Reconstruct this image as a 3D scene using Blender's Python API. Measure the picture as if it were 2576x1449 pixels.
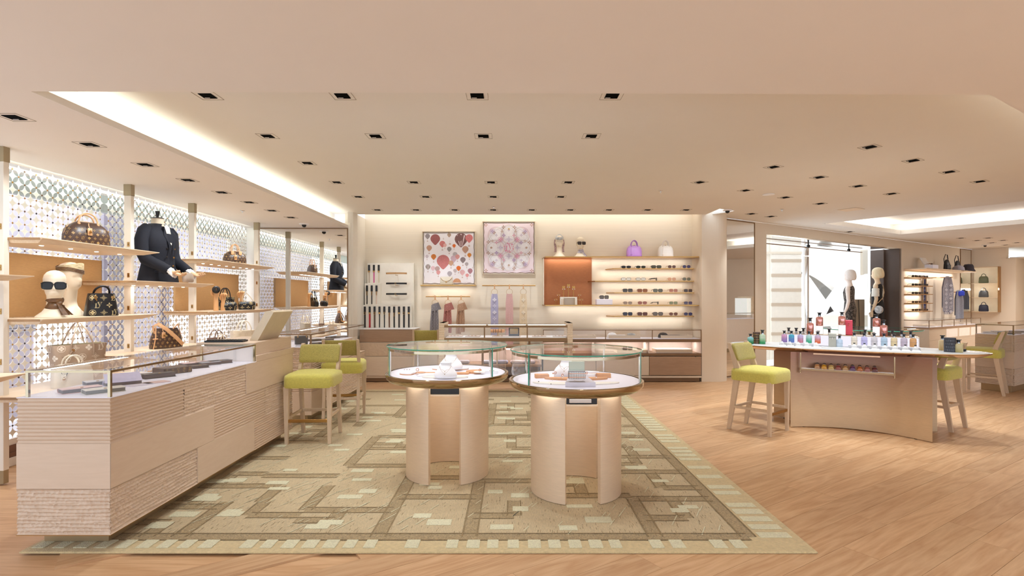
import bpy, bmesh, math, random
from mathutils import Vector, Matrix, Euler

# ---------------------------------------------------------------- camera, world, exposure, large lights
for o in list(bpy.data.objects):
    bpy.data.objects.remove(o)
SC = bpy.context.scene
COL = SC.collection
F, H, HY = 1360.0, 1.4, 750.0            # focal length in pixels of the 2576 frame, eye height, horizon row
cam = bpy.data.objects.new('camera', bpy.data.cameras.new('camera'))
COL.objects.link(cam)
cam.location = (0, 0, H)
cam.rotation_euler = (math.pi / 2, 0, 0)
cam.data.sensor_width = 36
cam.data.lens = 36 * F / 2576
cam.data.shift_y = (HY - 724.5) / 2576
cam.data.clip_end = 200
SC.camera = cam
SC.view_settings.view_transform = 'Standard'
SC.view_settings.look = 'None'
SC.view_settings.gamma = 1
SC.view_settings.use_curve_mapping = False
SC.view_settings.exposure = 0.82
W = bpy.data.worlds.new('world')
SC.world = W
W.use_nodes = True
W.node_tree.nodes['Background'].inputs[0].default_value = (.85, .98, 1.14, 1)
W.node_tree.nodes['Background'].inputs[1].default_value = 1.15

def area_light(name, loc, size, rot, watts, col=(1, .96, .9), sy=None, parent=None, spread=math.pi):
    l = bpy.data.lights.new(name, 'AREA')
    l.energy = watts; l.color = col; l.size = size; l.spread = spread
    if sy:
        l.shape = 'RECTANGLE'; l.size_y = sy
    o = bpy.data.objects.new(name, l)
    o.location = loc; o.rotation_euler = rot
    COL.objects.link(o)
    if parent: o.parent = parent
    return o
# the mall concourse outside the shop window and outside the left glass screen is brightly lit
area_light('concourse_light', (7.0, 18.0, 6.5), 9, (math.radians(-25), 0, 0), 260, (1, .98, .95), 6)
area_light('arcade_light', (-5.7, 5.4, 3.3), .9, (0, 0, 0), 110, (.96, .98, 1), 6.5)

# ---------------------------------------------------------------- helpers
RND = random.Random(11)
PI = math.pi
WA = math.radians(32.8)                     # the right wing is turned by this angle
EX = Vector((math.cos(WA), math.sin(WA), 0)); EY = Vector((-math.sin(WA), math.cos(WA), 0))
P0 = Vector((3.70, 9.43, 0))                # start of the wing wall
def wing(t, s, z=0):                        # t along the wing wall, s out from it into the room
    return P0 + EX * t - EY * s + Vector((0, 0, z))
def at(px, py, z):
    d = F * (H - z) / (py - HY)
    return Vector(((px - 1288) * d / F, d, z))
def atd(px, py, d):
    return Vector(((px - 1288) * d / F, d, H - (py - HY) * d / F))
def lin(h):
    v = [int(h[i:i + 2], 16) / 255 for i in (0, 2, 4)]
    return tuple(c / 12.92 if c <= .04045 else ((c + .055) / 1.055) ** 2.4 for c in v)

MATS = {}
def mat(name, col='cccccc', rough=.5, metal=0, var=.04, scale=12, bump=0, bscale=60, stretch=None, emit=0,
        ecol=None, spec=.5, sheen=0, trans=0, alpha=None, coat=0):
    """principled material whose colour and relief vary by noise"""
    if name in MATS: return MATS[name]
    m = bpy.data.materials.new(name); m.use_nodes = True
    nt = m.node_tree; N = nt.nodes; L = nt.links
    b = N['Principled BSDF']
    c = lin(col) if isinstance(col, str) else col
    tc = N.new('ShaderNodeTexCoord'); mp = N.new('ShaderNodeMapping')
    L.new(tc.outputs['Object'], mp.inputs[0])
    if stretch: mp.inputs['Scale'].default_value = stretch
    nz = N.new('ShaderNodeTexNoise'); nz.inputs['Scale'].default_value = scale; nz.inputs['Detail'].default_value = 4
    L.new(mp.outputs[0], nz.inputs['Vector'])
    mx = N.new('ShaderNodeMix'); mx.data_type = 'RGBA'
    mx.inputs[6].default_value = (*[max(0, x * (1 - var * 2.2)) for x in c], 1)
    mx.inputs[7].default_value = (*[min(1, x * (1 + var * 2.2)) for x in c], 1)
    L.new(nz.outputs[0], mx.inputs[0]); L.new(mx.outputs[2], b.inputs['Base Color'])
    b.inputs['Roughness'].default_value = rough
    b.inputs['Metallic'].default_value = metal
    b.inputs['Specular IOR Level'].default_value = spec
    if coat: b.inputs['Coat Weight'].default_value = coat
    if sheen: b.inputs['Sheen Weight'].default_value = sheen
    if trans: b.inputs['Transmission Weight'].default_value = trans
    if alpha is not None: b.inputs['Alpha'].default_value = alpha
    if bump:
        n2 = N.new('ShaderNodeTexNoise'); n2.inputs['Scale'].default_value = bscale; n2.inputs['Detail'].default_value = 3
        L.new(mp.outputs[0], n2.inputs['Vector'])
        bp = N.new('ShaderNodeBump'); bp.inputs['Strength'].default_value = bump; bp.inputs['Distance'].default_value = .01
        L.new(n2.outputs[0], bp.inputs['Height']); L.new(bp.outputs[0], b.inputs['Normal'])
    if emit:
        b.inputs['Emission Color'].default_value = (*(lin(ecol) if ecol else c), 1)
        b.inputs['Emission Strength'].default_value = emit
    MATS[name] = m
    return m

def glass_mat(name, tint=(1, 1, 1), ior=1.5, rough=0, dens=.04, dcol=(1, 1, 1)):
    """thin pane: clear with fresnel reflection, and a faint film of its own colour"""
    if name in MATS: return MATS[name]
    m = bpy.data.materials.new(name); m.use_nodes = True
    nt = m.node_tree; N = nt.nodes; L = nt.links
    N.remove(N['Principled BSDF']); out = N['Material Output']
    tr = N.new('ShaderNodeBsdfTransparent'); tr.inputs[0].default_value = (*tint, 1)
    gl = N.new('ShaderNodeBsdfGlossy'); gl.inputs['Roughness'].default_value = rough
    fr = N.new('ShaderNodeFresnel'); fr.inputs[0].default_value = ior
    df = N.new('ShaderNodeBsdfDiffuse')
    nz = N.new('ShaderNodeTexNoise'); nz.inputs['Scale'].default_value = 3
    cr = N.new('ShaderNodeMix'); cr.data_type = 'RGBA'
    cr.inputs[6].default_value = (*[x * .96 for x in dcol], 1); cr.inputs[7].default_value = (*dcol, 1)
    L.new(nz.outputs[0], cr.inputs[0]); L.new(cr.outputs[2], df.inputs[0])
    m1 = N.new('ShaderNodeMixShader'); m1.inputs[0].default_value = dens
    L.new(tr.outputs[0], m1.inputs[1]); L.new(df.outputs[0], m1.inputs[2])
    gm = N.new('ShaderNodeNewGeometry'); k1 = N.new('ShaderNodeMath'); k1.operation = 'SUBTRACT'; k1.inputs[0].default_value = 1
    L.new(gm.outputs['Backfacing'], k1.inputs[1])
    k2 = N.new('ShaderNodeMath'); k2.operation = 'MULTIPLY'; L.new(k1.outputs[0], k2.inputs[0]); L.new(fr.outputs[0], k2.inputs[1])
    m2 = N.new('ShaderNodeMixShader'); L.new(k2.outputs[0], m2.inputs[0])
    L.new(m1.outputs[0], m2.inputs[1]); L.new(gl.outputs[0], m2.inputs[2])
    L.new(m2.outputs[0], out.inputs[0])
    MATS[name] = m
    return m

def wood_mat(name, col, dark, rough=.45, gscale=1.0, rnd=.0, axis=0, contrast=.5, bump=.05):
    """long grain: stretched noise and warped rings, shifted per object"""
    if name in MATS: return MATS[name]
    m = bpy.data.materials.new(name); m.use_nodes = True
    nt = m.node_tree; N = nt.nodes; L = nt.links
    b = N['Principled BSDF']; b.inputs['Roughness'].default_value = rough
    tc = N.new('ShaderNodeTexCoord'); oi = N.new('ShaderNodeObjectInfo')
    add = N.new('ShaderNodeVectorMath'); add.operation = 'ADD'
    sc = N.new('ShaderNodeVectorMath'); sc.operation = 'SCALE'; sc.inputs['Scale'].default_value = 37.0
    cb = N.new('ShaderNodeCombineXYZ')
    for i in range(3): L.new(oi.outputs['Random'], cb.inputs[i])
    L.new(cb.outputs[0], sc.inputs[0]); L.new(tc.outputs['Object'], add.inputs[0]); L.new(sc.outputs[0], add.inputs[1])
    mp = N.new('ShaderNodeMapping'); s = [8 * gscale] * 3; s[axis] = .8 * gscale
    mp.inputs['Scale'].default_value = s
    L.new(add.outputs[0], mp.inputs[0])
    big = N.new('ShaderNodeTexNoise'); big.inputs['Scale'].default_value = .9; big.inputs['Detail'].default_value = 2
    big.inputs['Distortion'].default_value = .6
    L.new(mp.outputs[0], big.inputs['Vector'])
    mu = N.new('ShaderNodeMath'); mu.operation = 'MULTIPLY'; mu.inputs[1].default_value = 14
    L.new(big.outputs[0], mu.inputs[0])
    pp = N.new('ShaderNodeMath'); pp.operation = 'PINGPONG'; pp.inputs[1].default_value = 1.15
    L.new(mu.outputs[0], pp.inputs[0])
    fine = N.new('ShaderNodeTexNoise'); fine.inputs['Scale'].default_value = 9; fine.inputs['Detail'].default_value = 5
    L.new(mp.outputs[0], fine.inputs['Vector'])
    a = N.new('ShaderNodeMath'); a.operation = 'MULTIPLY_ADD'; a.inputs[1].default_value = .45 * contrast; a.inputs[2].default_value = 0
    L.new(pp.outputs[0], a.inputs[0])
    a2 = N.new('ShaderNodeMath'); a2.operation = 'MULTIPLY_ADD'; a2.inputs[1].default_value = .9 * contrast
    L.new(fine.outputs[0], a2.inputs[0]); L.new(a.outputs[0], a2.inputs[2])
    mx = N.new('ShaderNodeMix'); mx.data_type = 'RGBA'
    mx.inputs[6].default_value = (*lin(col), 1); mx.inputs[7].default_value = (*lin(dark), 1)
    L.new(a2.outputs[0], mx.inputs[0])
    last = mx.outputs[2]
    if rnd:
        hv = N.new('ShaderNodeHueSaturation')
        mr = N.new('ShaderNodeMapRange'); mr.inputs[3].default_value = 1 - rnd; mr.inputs[4].default_value = 1 + rnd
        L.new(oi.outputs['Random'], mr.inputs[0]); L.new(mr.outputs[0], hv.inputs['Value']); L.new(last, hv.inputs['Color'])
        last = hv.outputs[0]
    L.new(last, b.inputs['Base Color'])
    if bump:
        bp = N.new('ShaderNodeBump'); bp.inputs['Strength'].default_value = bump; bp.inputs['Distance'].default_value = .004
        L.new(fine.outputs[0], bp.inputs['Height']); L.new(bp.outputs[0], b.inputs['Normal'])
    MATS[name] = m
    return m

def emis(name, col='ffffff', s=4):
    if name in MATS: return MATS[name]
    m = bpy.data.materials.new(name); m.use_nodes = True
    N = m.node_tree.nodes; L = m.node_tree.links
    N.remove(N['Principled BSDF'])
    e = N.new('ShaderNodeEmission'); e.inputs[1].default_value = s
    nz = N.new('ShaderNodeTexNoise'); nz.inputs['Scale'].default_value = 2
    mx = N.new('ShaderNodeMix'); mx.data_type = 'RGBA'
    c = lin(col); mx.inputs[6].default_value = (*[x * .97 for x in c], 1); mx.inputs[7].default_value = (*c, 1)
    L.new(nz.outputs[0], mx.inputs[0]); L.new(mx.outputs[2], e.inputs[0]); L.new(e.outputs[0], N['Material Output'].inputs[0])
    MATS[name] = m
    return m

def V(*a): return Vector(a)

class MB:
    """collects shapes, builds ONE mesh object"""
    def __init__(s): s.v = []; s.f = []; s.m = []
    def add(s, vs, fs, mi=0):
        b = len(s.v); s.v += [tuple(v) for v in vs]
        for f in fs: s.f.append([b + i for i in f]); s.m.append(mi)
        return s
    def box(s, x0, y0, z0, x1, y1, z1, mi=0):
        return s.add([(x0, y0, z0), (x1, y0, z0), (x1, y1, z0), (x0, y1, z0), (x0, y0, z1), (x1, y0, z1), (x1, y1, z1), (x0, y1, z1)],
                     [(3, 2, 1, 0), (4, 5, 6, 7), (0, 1, 5, 4), (1, 2, 6, 5), (2, 3, 7, 6), (3, 0, 4, 7)], mi)
    def rbox(s, x0, y0, z0, x1, y1, z1, r=.004, mi=0):
        """box with chamfered edges"""
        r = min(r, (x1 - x0) / 2.01, (y1 - y0) / 2.01, (z1 - z0) / 2.01)
        rings = []
        for z, i in ((z0, r), (z0 + r, 0), (z1 - r, 0), (z1, r)):
            X0, X1, Y0, Y1 = x0 + i, x1 - i, y0 + i, y1 - i
            c = r
            rings.append([(X0 + c, Y0, z), (X1 - c, Y0, z), (X1, Y0 + c, z), (X1, Y1 - c, z), (X1 - c, Y1, z), (X0 + c, Y1, z), (X0, Y1 - c, z), (X0, Y0 + c, z)])
        return s.loft(rings, mi=mi)
    def prism(s, poly, z0, z1, mi=0, poly1=None):
        n = len(poly); q = poly1 or poly
        vs = [(x, y, z0) for x, y in poly] + [(x, y, z1) for x, y in q]
        fs = [tuple(reversed(range(n))), tuple(range(n, 2 * n))] + [(i, (i + 1) % n, n + (i + 1) % n, n + i) for i in range(n)]
        return s.add(vs, fs, mi)
    def loft(s, rings, cap=True, closed=True, mi=0):
        n = len(rings[0]); vs = [p for r in rings for p in r]; fs = []
        for k in range(len(rings) - 1):
            for i in range(n if closed else n - 1):
                j = (i + 1) % n
                fs.append((k * n + i, k * n + j, (k + 1) * n + j, (k + 1) * n + i))
        if cap:
            fs.append(tuple(reversed(range(n)))); fs.append(tuple(range((len(rings) - 1) * n, len(rings) * n)))
        return s.add(vs, fs, mi)
    def lathe(s, prof, n=24, c=(0, 0), a0=0, a1=None, cap=False, mi=0):
        full = a1 is None
        k = n if full else n + 1
        rings = []
        for r, z in prof:
            ring = []
            for i in range(k):
                a = a0 + ((2 * PI if full else a1 - a0) * i / n)
                ring.append((c[0] + r * math.cos(a), c[1] + r * math.sin(a), z))
            rings.append(ring)
        return s.loft(rings, cap=cap, closed=full, mi=mi)
    def tube(s, pts, r, n=8, cap=True, closed=False, mi=0, flat=1.0):
        pts = [Vector(p) for p in pts]; K = len(pts); rings = []
        rs = r if isinstance(r, (list, tuple)) else [r] * K
        up = None
        for i, p in enumerate(pts):
            a = pts[(i - 1) % K] if (i or closed) else p
            b = pts[(i + 1) % K] if (i < K - 1 or closed) else p
            t = (b - a).normalized()
            if up is None:
                up = Vector((0, 0, 1)) if abs(t.z) < .9 else Vector((1, 0, 0))
            u = (up - t * up.dot(t))
            if u.length < 1e-5: u = t.orthogonal()
            u.normalize(); w = t.cross(u); up = u
            rings.append([p + (u * math.cos(2 * PI * j / n) * flat + w * math.sin(2 * PI * j / n)) * rs[i] for j in range(n)])
        if closed: rings.append(rings[0])
        return s.loft(rings, cap=cap and not closed, mi=mi)
    def ball(s, c, r, n=12, m=8, sc=(1, 1, 1), mi=0):
        rings = []
        for k in range(1, m):
            a = PI * k / m - PI / 2
            rings.append([(c[0] + r * sc[0] * math.cos(a) * math.cos(2 * PI * i / n), c[1] + r * sc[1] * math.cos(a) * math.sin(2 * PI * i / n), c[2] + r * sc[2] * math.sin(a)) for i in range(n)])
        return s.loft(rings, mi=mi)
    def grid(s, fn, nu, nv, mi=0, flip=False):
        vs = [fn(i / nu, j / nv) for j in range(nv + 1) for i in range(nu + 1)]
        fs = []
        for j in range(nv):
            for i in range(nu):
                a = j * (nu + 1) + i
                q = (a, a + 1, a + nu + 2, a + nu + 1)
                fs.append(tuple(reversed(q)) if flip else q)
        return s.add(vs, fs, mi)
    def quad(s, a, b, c, d, mi=0): return s.add([a, b, c, d], [(0, 1, 2, 3)], mi)
    def xf(s, M, i0=0):
        s.v[i0:] = [tuple(M @ Vector(v)) for v in s.v[i0:]]
        return s
    def mesh(s, name, mats, smooth=False):
        me = bpy.data.meshes.new(name)
        me.from_pydata(s.v, [], s.f)
        for m in (mats if isinstance(mats, (list, tuple)) else [mats]): me.materials.append(m)
        if any(s.m): me.polygons.foreach_set('material_index', s.m)
        me.update()
        if smooth:
            me.polygons.foreach_set('use_smooth', [True] * len(me.polygons))
            try: me.set_sharp_from_angle(angle=math.radians(smooth if smooth is not True else 40))
            except Exception: pass
        return me
    def build(s, name, mats, parent=None, smooth=False, loc=None, rz=0):
        o = bpy.data.objects.new(name, s.mesh(name, mats, smooth))
        COL.objects.link(o)
        if parent: o.parent = parent
        if loc is not None: o.location = loc
        if rz: o.rotation_euler[2] = rz
        return o

def tag(o, label, cat, group=None, kind=None):
    if label: o['label'] = label
    if cat: o['category'] = cat
    if group: o['group'] = group
    if kind: o['kind'] = kind
    return o
def thing(name, label, cat, loc=(0, 0, 0), rz=0, group=None):
    o = bpy.data.objects.new(name, None); COL.objects.link(o)
    o.empty_display_size = .1
    o.location = loc; o.rotation_euler = (0, 0, rz)
    return tag(o, label, cat, group)
def struct(o, kind='structure'):
    o['kind'] = kind
    return o
def kids(o): return [c for c in bpy.data.objects if c.parent is o]
KID = {}
def dup(root, loc, rz=0, label=None, group=None, scale=None):
    """copy a thing with its parts and sub-parts"""
    if root.name not in KID:
        ch = kids(root); KID[root.name] = [(c, kids(c)) for c in ch]
    r = root.copy(); COL.objects.link(r)
    r.location = loc; r.rotation_euler = (0, 0, rz)
    if scale: r.scale = (scale,) * 3
    if label: r['label'] = label
    if group: r['group'] = group
    for c, gs in KID[root.name]:
        k = c.copy(); COL.objects.link(k); k.parent = r
        for g in gs:
            q = g.copy(); COL.objects.link(q); q.parent = k
    return r
def arc(cx, cy, r, a0, a1, n):
    return [(cx + r * math.cos(a0 + (a1 - a0) * i / n), cy + r * math.sin(a0 + (a1 - a0) * i / n)) for i in range(n + 1)]
def superell(w, d, n=3.0, k=28, cx=0, cy=0):
    out = []
    for i in range(k):
        a = 2 * PI * i / k; c, s_ = math.cos(a), math.sin(a)
        out.append((cx + w / 2 * math.copysign(abs(c) ** (2 / n), c), cy + d / 2 * math.copysign(abs(s_) ** (2 / n), s_)))
    return out
ORD = ['first', 'second', 'third', 'fourth', 'fifth', 'sixth', 'seventh', 'eighth', 'ninth', 'tenth', 'eleventh', 'twelfth', 'thirteenth', 'fourteenth']

# ---------------------------------------------------------------- common materials
PAINT = mat('ceiling_paint', 'ebe4da', .85, var=.01, scale=2)
SOFF = mat('soffit_paint', 'efe6dc', .85, var=.01, scale=2)
CREAMW = mat('cream_wall', 'efe3d0', .8, var=.03, scale=3, stretch=(.4, .4, 40), bump=.08, bscale=9)
PILLAR = mat('pillar_paint', 'e9dbc7', .8, var=.015, scale=2, bump=.03, bscale=200)
WHITEP = mat('white_paint', 'f0ebe4', .7, var=.01)
BRASS = mat('polished_brass', 'b3a081', .1, 1, var=.02)
GOLD = mat('satin_gold', 'b98f55', .28, 1, var=.04)
BRONZE = mat('brown_bronze', '8a6b4a', .4, .55, var=.05, scale=30, stretch=(.3, 1, 4))
STEEL = mat('brushed_steel', 'cfcac4', .2, 1, var=.03)
GLASS = glass_mat('clear_glass')
GLASSG = mat('green_glass_edge', '2f8f78', .15, var=.1, spec=.8, emit=.06)
MIRROR = mat('mirror_silver', 'f2f2f0', .01, 1, var=.003)
WOODC = wood_mat('pale_limed_wood', 'e0c9b2', 'd0b49a', .55, 2.2, .01, 1, .4, .05)
WOODCX = wood_mat('pale_limed_wood_end_shaded', 'd9c1aa', 'cab096', .55, 2.2, .01, 0, .4, .05)  # end copy: grain turned, colour darkened to offset the strong front light
WOODS = wood_mat('oak_shelf', 'eedbc0', 'd2b391', .5, 2.0, .05, 1, .55)
WOODE = wood_mat('oak_end_grain', 'c79f72', '8f6a44', .55, 3, .03, 0, .8)
WOODB = wood_mat('taupe_wood', 'b39479', '98795f', .5, 2.2, .02, 0, .5)
WOODF = wood_mat('floor_oak', 'dcb78e', 'b3845a', .42, 1.0, .07, 0, .75, .04)
STOOLW = wood_mat('ash_wood', 'dcc4a8', 'c4a789', .5, 3, .02, 2, .5)
LIME = mat('lime_weave', 'd0c560', .9, var=.09, scale=60, bump=.35, bscale=350, sheen=.3)
BOUC = mat('lime_boucle', 'b8a858', .95, var=.3, scale=160, bump=.8, bscale=260, sheen=.3)
OCHRE = mat('ochre_fabric', 'c79e6c', .8, var=.07, scale=120, stretch=(1, .25, 2), bump=.2, bscale=160)
BLACK = mat('black_leather', '17161a', .38, var=.1, scale=40, bump=.1, bscale=120)
BLACKP = mat('black_plastic', '0d0d0e', .35, var=.05)
TAN = mat('natural_leather', 'd9a87a', .45, var=.05, scale=30)
CANVAS = mat('brown_canvas', '4a342a', .36, var=.1, scale=40, bump=.06, bscale=200)
CANPR = mat('gold_print', 'b08d55', .4, var=.05)
CREAML = mat('cream_leather', 'e9dfcc', .42, var=.03, bump=.05, bscale=150)
SKINM = mat('mannequin_skin', 'efe0c8', .5, var=.01)
WARMSK = mat('wood_hand', 'dda873', .45, var=.04)
LITW = mat('lit_white_glass', 'e6e2ec', .4, var=.004, emit=.06)
WHITEG = mat('white_lacquer', 'f4f1f0', .3, var=.006)
# ================================================================ THE SETTING
ZU, ZL = 2.80, 2.543                        # upper and lower ceiling
# ---- floor: oak planks laid along the wing direction
fl = MB().prism([(-4.27, -3), (17, -3), (17, 17), (13.6, 15.8), (3.9, 9.6), (-4.27, 9.6)], -.06, -.0125).build('floor', WOODF)
struct(fl)
def clip(poly, n, d):
    out = []
    for i in range(len(poly)):
        a, b = poly[i], poly[(i + 1) % len(poly)]
        da = a[0] * n[0] + a[1] * n[1] - d; db = b[0] * n[0] + b[1] * n[1] - d
        if da >= 0: out.append(a)
        if (da >= 0) != (db >= 0):
            t = da / (da - db); out.append((a[0] + (b[0] - a[0]) * t, a[1] + (b[1] - a[1]) * t))
    return out
PW = .19
def in_rug(p): return -2.5 < p[0] < 1.5 and 3.1 < p[1] < 8.0
planks = []
rr = random.Random(5)
for j in range(-30, 60):
    v0 = j * PW
    u = -9 + rr.random() * 2
    while u < 17:
        ln = rr.choice((1.5, 1.8, 2.1, 2.4, 2.4)); u1 = u + ln
        q = []
        for (a, b) in ((u + .0008, v0 + .0008), (u1 - .0008, v0 + .0008), (u1 - .0008, v0 + PW - .0008), (u + .0008, v0 + PW - .0008)):
            p = EX * a - EY * b + V(3.7, 9.43, 0); q.append((p.x, p.y))
        cx = sum(p[0] for p in q) / 4; cy = sum(p[1] for p in q) / 4
        u = u1
        q = clip(q, (1, 0), -4.25)
        q = clip(q, (0, 1), 1.9)
        if not q: continue
        if cx < 3.4 and any((p[0] - 3.7) * -EY.x + (p[1] - 9.43) * -EY.y < 0 for p in q): q = clip(q, (0, -1), -9.02)
        else: q = clip(q, (-EY.x, -EY.y), -EY.x * 3.7 - EY.y * 9.43)
        if len(q) < 3: continue
        A = abs(sum(q[i][0] * q[(i + 1) % len(q)][1] - q[(i + 1) % len(q)][0] * q[i][1] for i in range(len(q)))) / 2
        if A < .01: continue
        vis = False
        smp = [(a[0] + (b[0] - a[0]) * i / 8, a[1] + (b[1] - a[1]) * i / 8) for a, b in zip(q, q[1:] + q[:1]) for i in range(8)]
        for p in smp + [(cx, cy)]:
            if p[1] > 2.4 and abs(p[0]) / p[1] < 1.02 and not in_rug(p): vis = True
        if not vis or cy > 13.5: continue
        planks.append((cy, q, Vector((cx, cy, 0))))
planks.sort(key=lambda t: t[0])
for k, (cy, q, c) in enumerate(planks[:300]):
    loc = []
    for p in q:
        d = V(p[0], p[1], 0) - c
        loc.append((d.dot(EX), d.dot(EY)))
    a2 = sum(loc[i][0] * loc[(i + 1) % len(loc)][1] - loc[(i + 1) % len(loc)][0] * loc[i][1] for i in range(len(loc)))
    if a2 < 0: loc.reverse()
    z = rr.uniform(-.0006, 0)
    o = MB().prism(loc, -.0125, z).build('plank', WOODF, fl, loc=c, rz=WA)
if planks[300:]:
    mb = MB()
    for cy, q, c in planks[300:]: mb.prism(q, -.0125, -.0003)
    struct(mb.build('plank_field', WOODF, fl), 'stuff')

# ---- ceilings
ce = MB().box(-3.0, 2.55, ZU, 3.25, 9.05, ZU + .03)
def wbox(mb, t0, t1, s0, s1, z0, z1, mi=0):
    q = [wing(t0, s1), wing(t1, s1), wing(t1, s0), wing(t0, s0)]
    return mb.prism([(p.x, p.y) for p in q], z0, z1, mi)
for t0, t1, s0, s1 in ((-.5, 18, 0, .56), (-9, 2.24, .56, 3.86), (5.39, 18, .56, 3.86), (-12, 18, 3.86, 12)):
    wbox(ce, t0, t1, s0, s1, ZU + .002, ZU + .032)
struct(ce.build('ceiling', PAINT))
# coffer of the wing
cf = MB(); wbox(cf, 1.9, 5.75, .25, 4.2, 3.06, 3.09)
for a in ((1.9, 1.93, .25, 4.2), (5.72, 5.75, .25, 4.2), (1.9, 5.75, .25, .28), (1.9, 5.75, 4.17, 4.2)): wbox(cf, *a, ZU + .03, 3.07)
for a in ((2.22, 2.25, .55, 3.87), (5.38, 5.41, .55, 3.87), (2.22, 5.41, .54, .57), (2.22, 5.41, 3.85, 3.88)): wbox(cf, *a, ZU + .001, ZU + .09)
struct(cf.build('ceiling_coffer', WHITEP))
area_light('coffer_light', wing(3.8, .42, 2.86), 3.1, (PI, 0, WA), 7, (1, .98, .93), .12)
area_light('coffer_light.001', wing(2.08, 2.2, 2.86), .12, (PI, 0, WA), 7, (1, .98, .93), 3.1)
area_light('coffer_light.002', wing(5.56, 2.2, 2.86), .12, (PI, 0, WA), 7, (1, .98, .93), 3.1)
# lower soffit, with the cove along its edge
k = math.tan(WA)
so = MB().prism([(-4.62, -3), (11, -3), (11, 3.04 + k * (11 - 2.69)), (2.69, 3.04), (-2.66, 2.99), (-2.66, 8.9), (-4.62, 8.9)], ZL, ZL + .042)
struct(so.build('ceiling_soffit', SOFF))
cv = MB().box(-2.98, 2.62, ZL + .04, -2.95, 9.0, ZU + .02).box(-2.98, 2.60, ZL + .04, 2.9, 2.63, ZU + .02)
cv.prism([(2.86, 2.62), (11, 2.62 + k * 8.14), (11, 2.65 + k * 8.14), (2.86, 2.65)], ZL + .04, ZU + .02)
struct(cv.build('trim_1', WHITEP))
COVE = (.97, 1, .93)
area_light('cove_light', (-2.80, 5.9, ZL + .07), .1, (PI, math.radians(-25), 0), 5.5, COVE, 5.9)
area_light('cove_light.001', (0, 2.80, ZL + .07), 5.2, (PI, 0, 0), 2.5, COVE, .1)
area_light('cove_light.002', (4.6, 4.05, ZL + .07), 4.4, (PI, 0, WA), 6, COVE, .1)

# ---- left side: base of the glass screen
st = MB().box(-4.42, 2.2, .10, -4.22, 8.72, .16, 1).box(-4.42, 2.2, .06, -4.21, 8.72, .10, 0).box(-4.42, 2.2, -.01, -4.20, 8.72, .06, 2)
st.box(-4.42, 2.2, .16, -4.23, 8.72, .21, 2)
struct(st.build('baseboard_left', [mat('brown_stone', '7d5b4a', .5), mat('brown_stone', '7d5b4a'), WHITEP]))
struct(MB().box(-4.62, 2.2, 2.36, -4.55, 8.72, 2.60).box(-4.62, 2.2, 2.55, -4.20, 8.72, 2.60).build('trim_2', mat('bulkhead_paint', 'b4beb9', .6)))
area_light('screen_top_light', (-4.15, 5.45, 2.535), .05, (0, math.radians(28), 0), 9, (.86, 1, .98), 6.4)

# ---- glass screens with four-petal tracery: three panes
P = .115; hp = P / 2
TILE = mat('grey_enamel', 'ebe7dc', .55, var=.03); RIM = mat('white_enamel', 'f3f0ea', .5, var=.01)
STUD = [mat('gold_enamel', 'b98f4c', .3, .7), mat('brown_enamel', '6f4f36', .4), mat('dark_enamel', '2c211f', .4), mat('amber_enamel', 'a77a48', .4, .4)]
def diamond_poly(s, b):
    """concave diamond with corners on the lattice nodes, sides bowed in by b"""
    c = [(0, s), (s, 0), (0, -s), (-s, 0)]; out = []
    for i in range(4):
        (x0, z0), (x1, z1) = c[i], c[(i + 1) % 4]
        for j in range(5):
            t = j / 5; mx, mz = (x0 + x1) / 2, (z0 + z1) / 2
            L_ = math.hypot(mx, mz); w = b * 4 * t * (1 - t)
            out.append((x0 + (x1 - x0) * t - mx / L_ * w, z0 + (z1 - z0) * t - mz / L_ * w))
    return out
o_ = diamond_poly(hp * .94, .0175); i_ = diamond_poly(hp * .76, .0160)
tm = MB(); n = len(o_)
vs = [(0, y, z) for y, z in o_] + [(.003, y, z) for y, z in o_] + [(.0032, y, z) for y, z in i_]
tm.add(vs, [(i, (i + 1) % n, n + (i + 1) % n, n + i) for i in range(n)] + [(n + i, n + (i + 1) % n, 2 * n + (i + 1) % n, 2 * n + i) for i in range(n)], 1)
tm.add([v for v in vs[2 * n:]], [tuple(range(n))], 0); tm.add([v for v in vs[:n]], [tuple(reversed(range(n)))], 0)
tm = [tm.mesh('diamond_tile', [TILE, RIM])]
smesh = []
for m in STUD:
    s = .0105
    smesh.append(MB().add([(.002, 0, s), (.002, s, 0), (.002, 0, -s), (.002, -s, 0), (.006, 0, s * .7), (.006, s * .7, 0), (.006, 0, -s * .7), (.006, -s * .7, 0)],
                          [(4, 5, 6, 7), (0, 1, 5, 4), (1, 2, 6, 5), (2, 3, 7, 6), (3, 0, 4, 7)]).mesh('node_stud', m))
SX = -4.25
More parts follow.
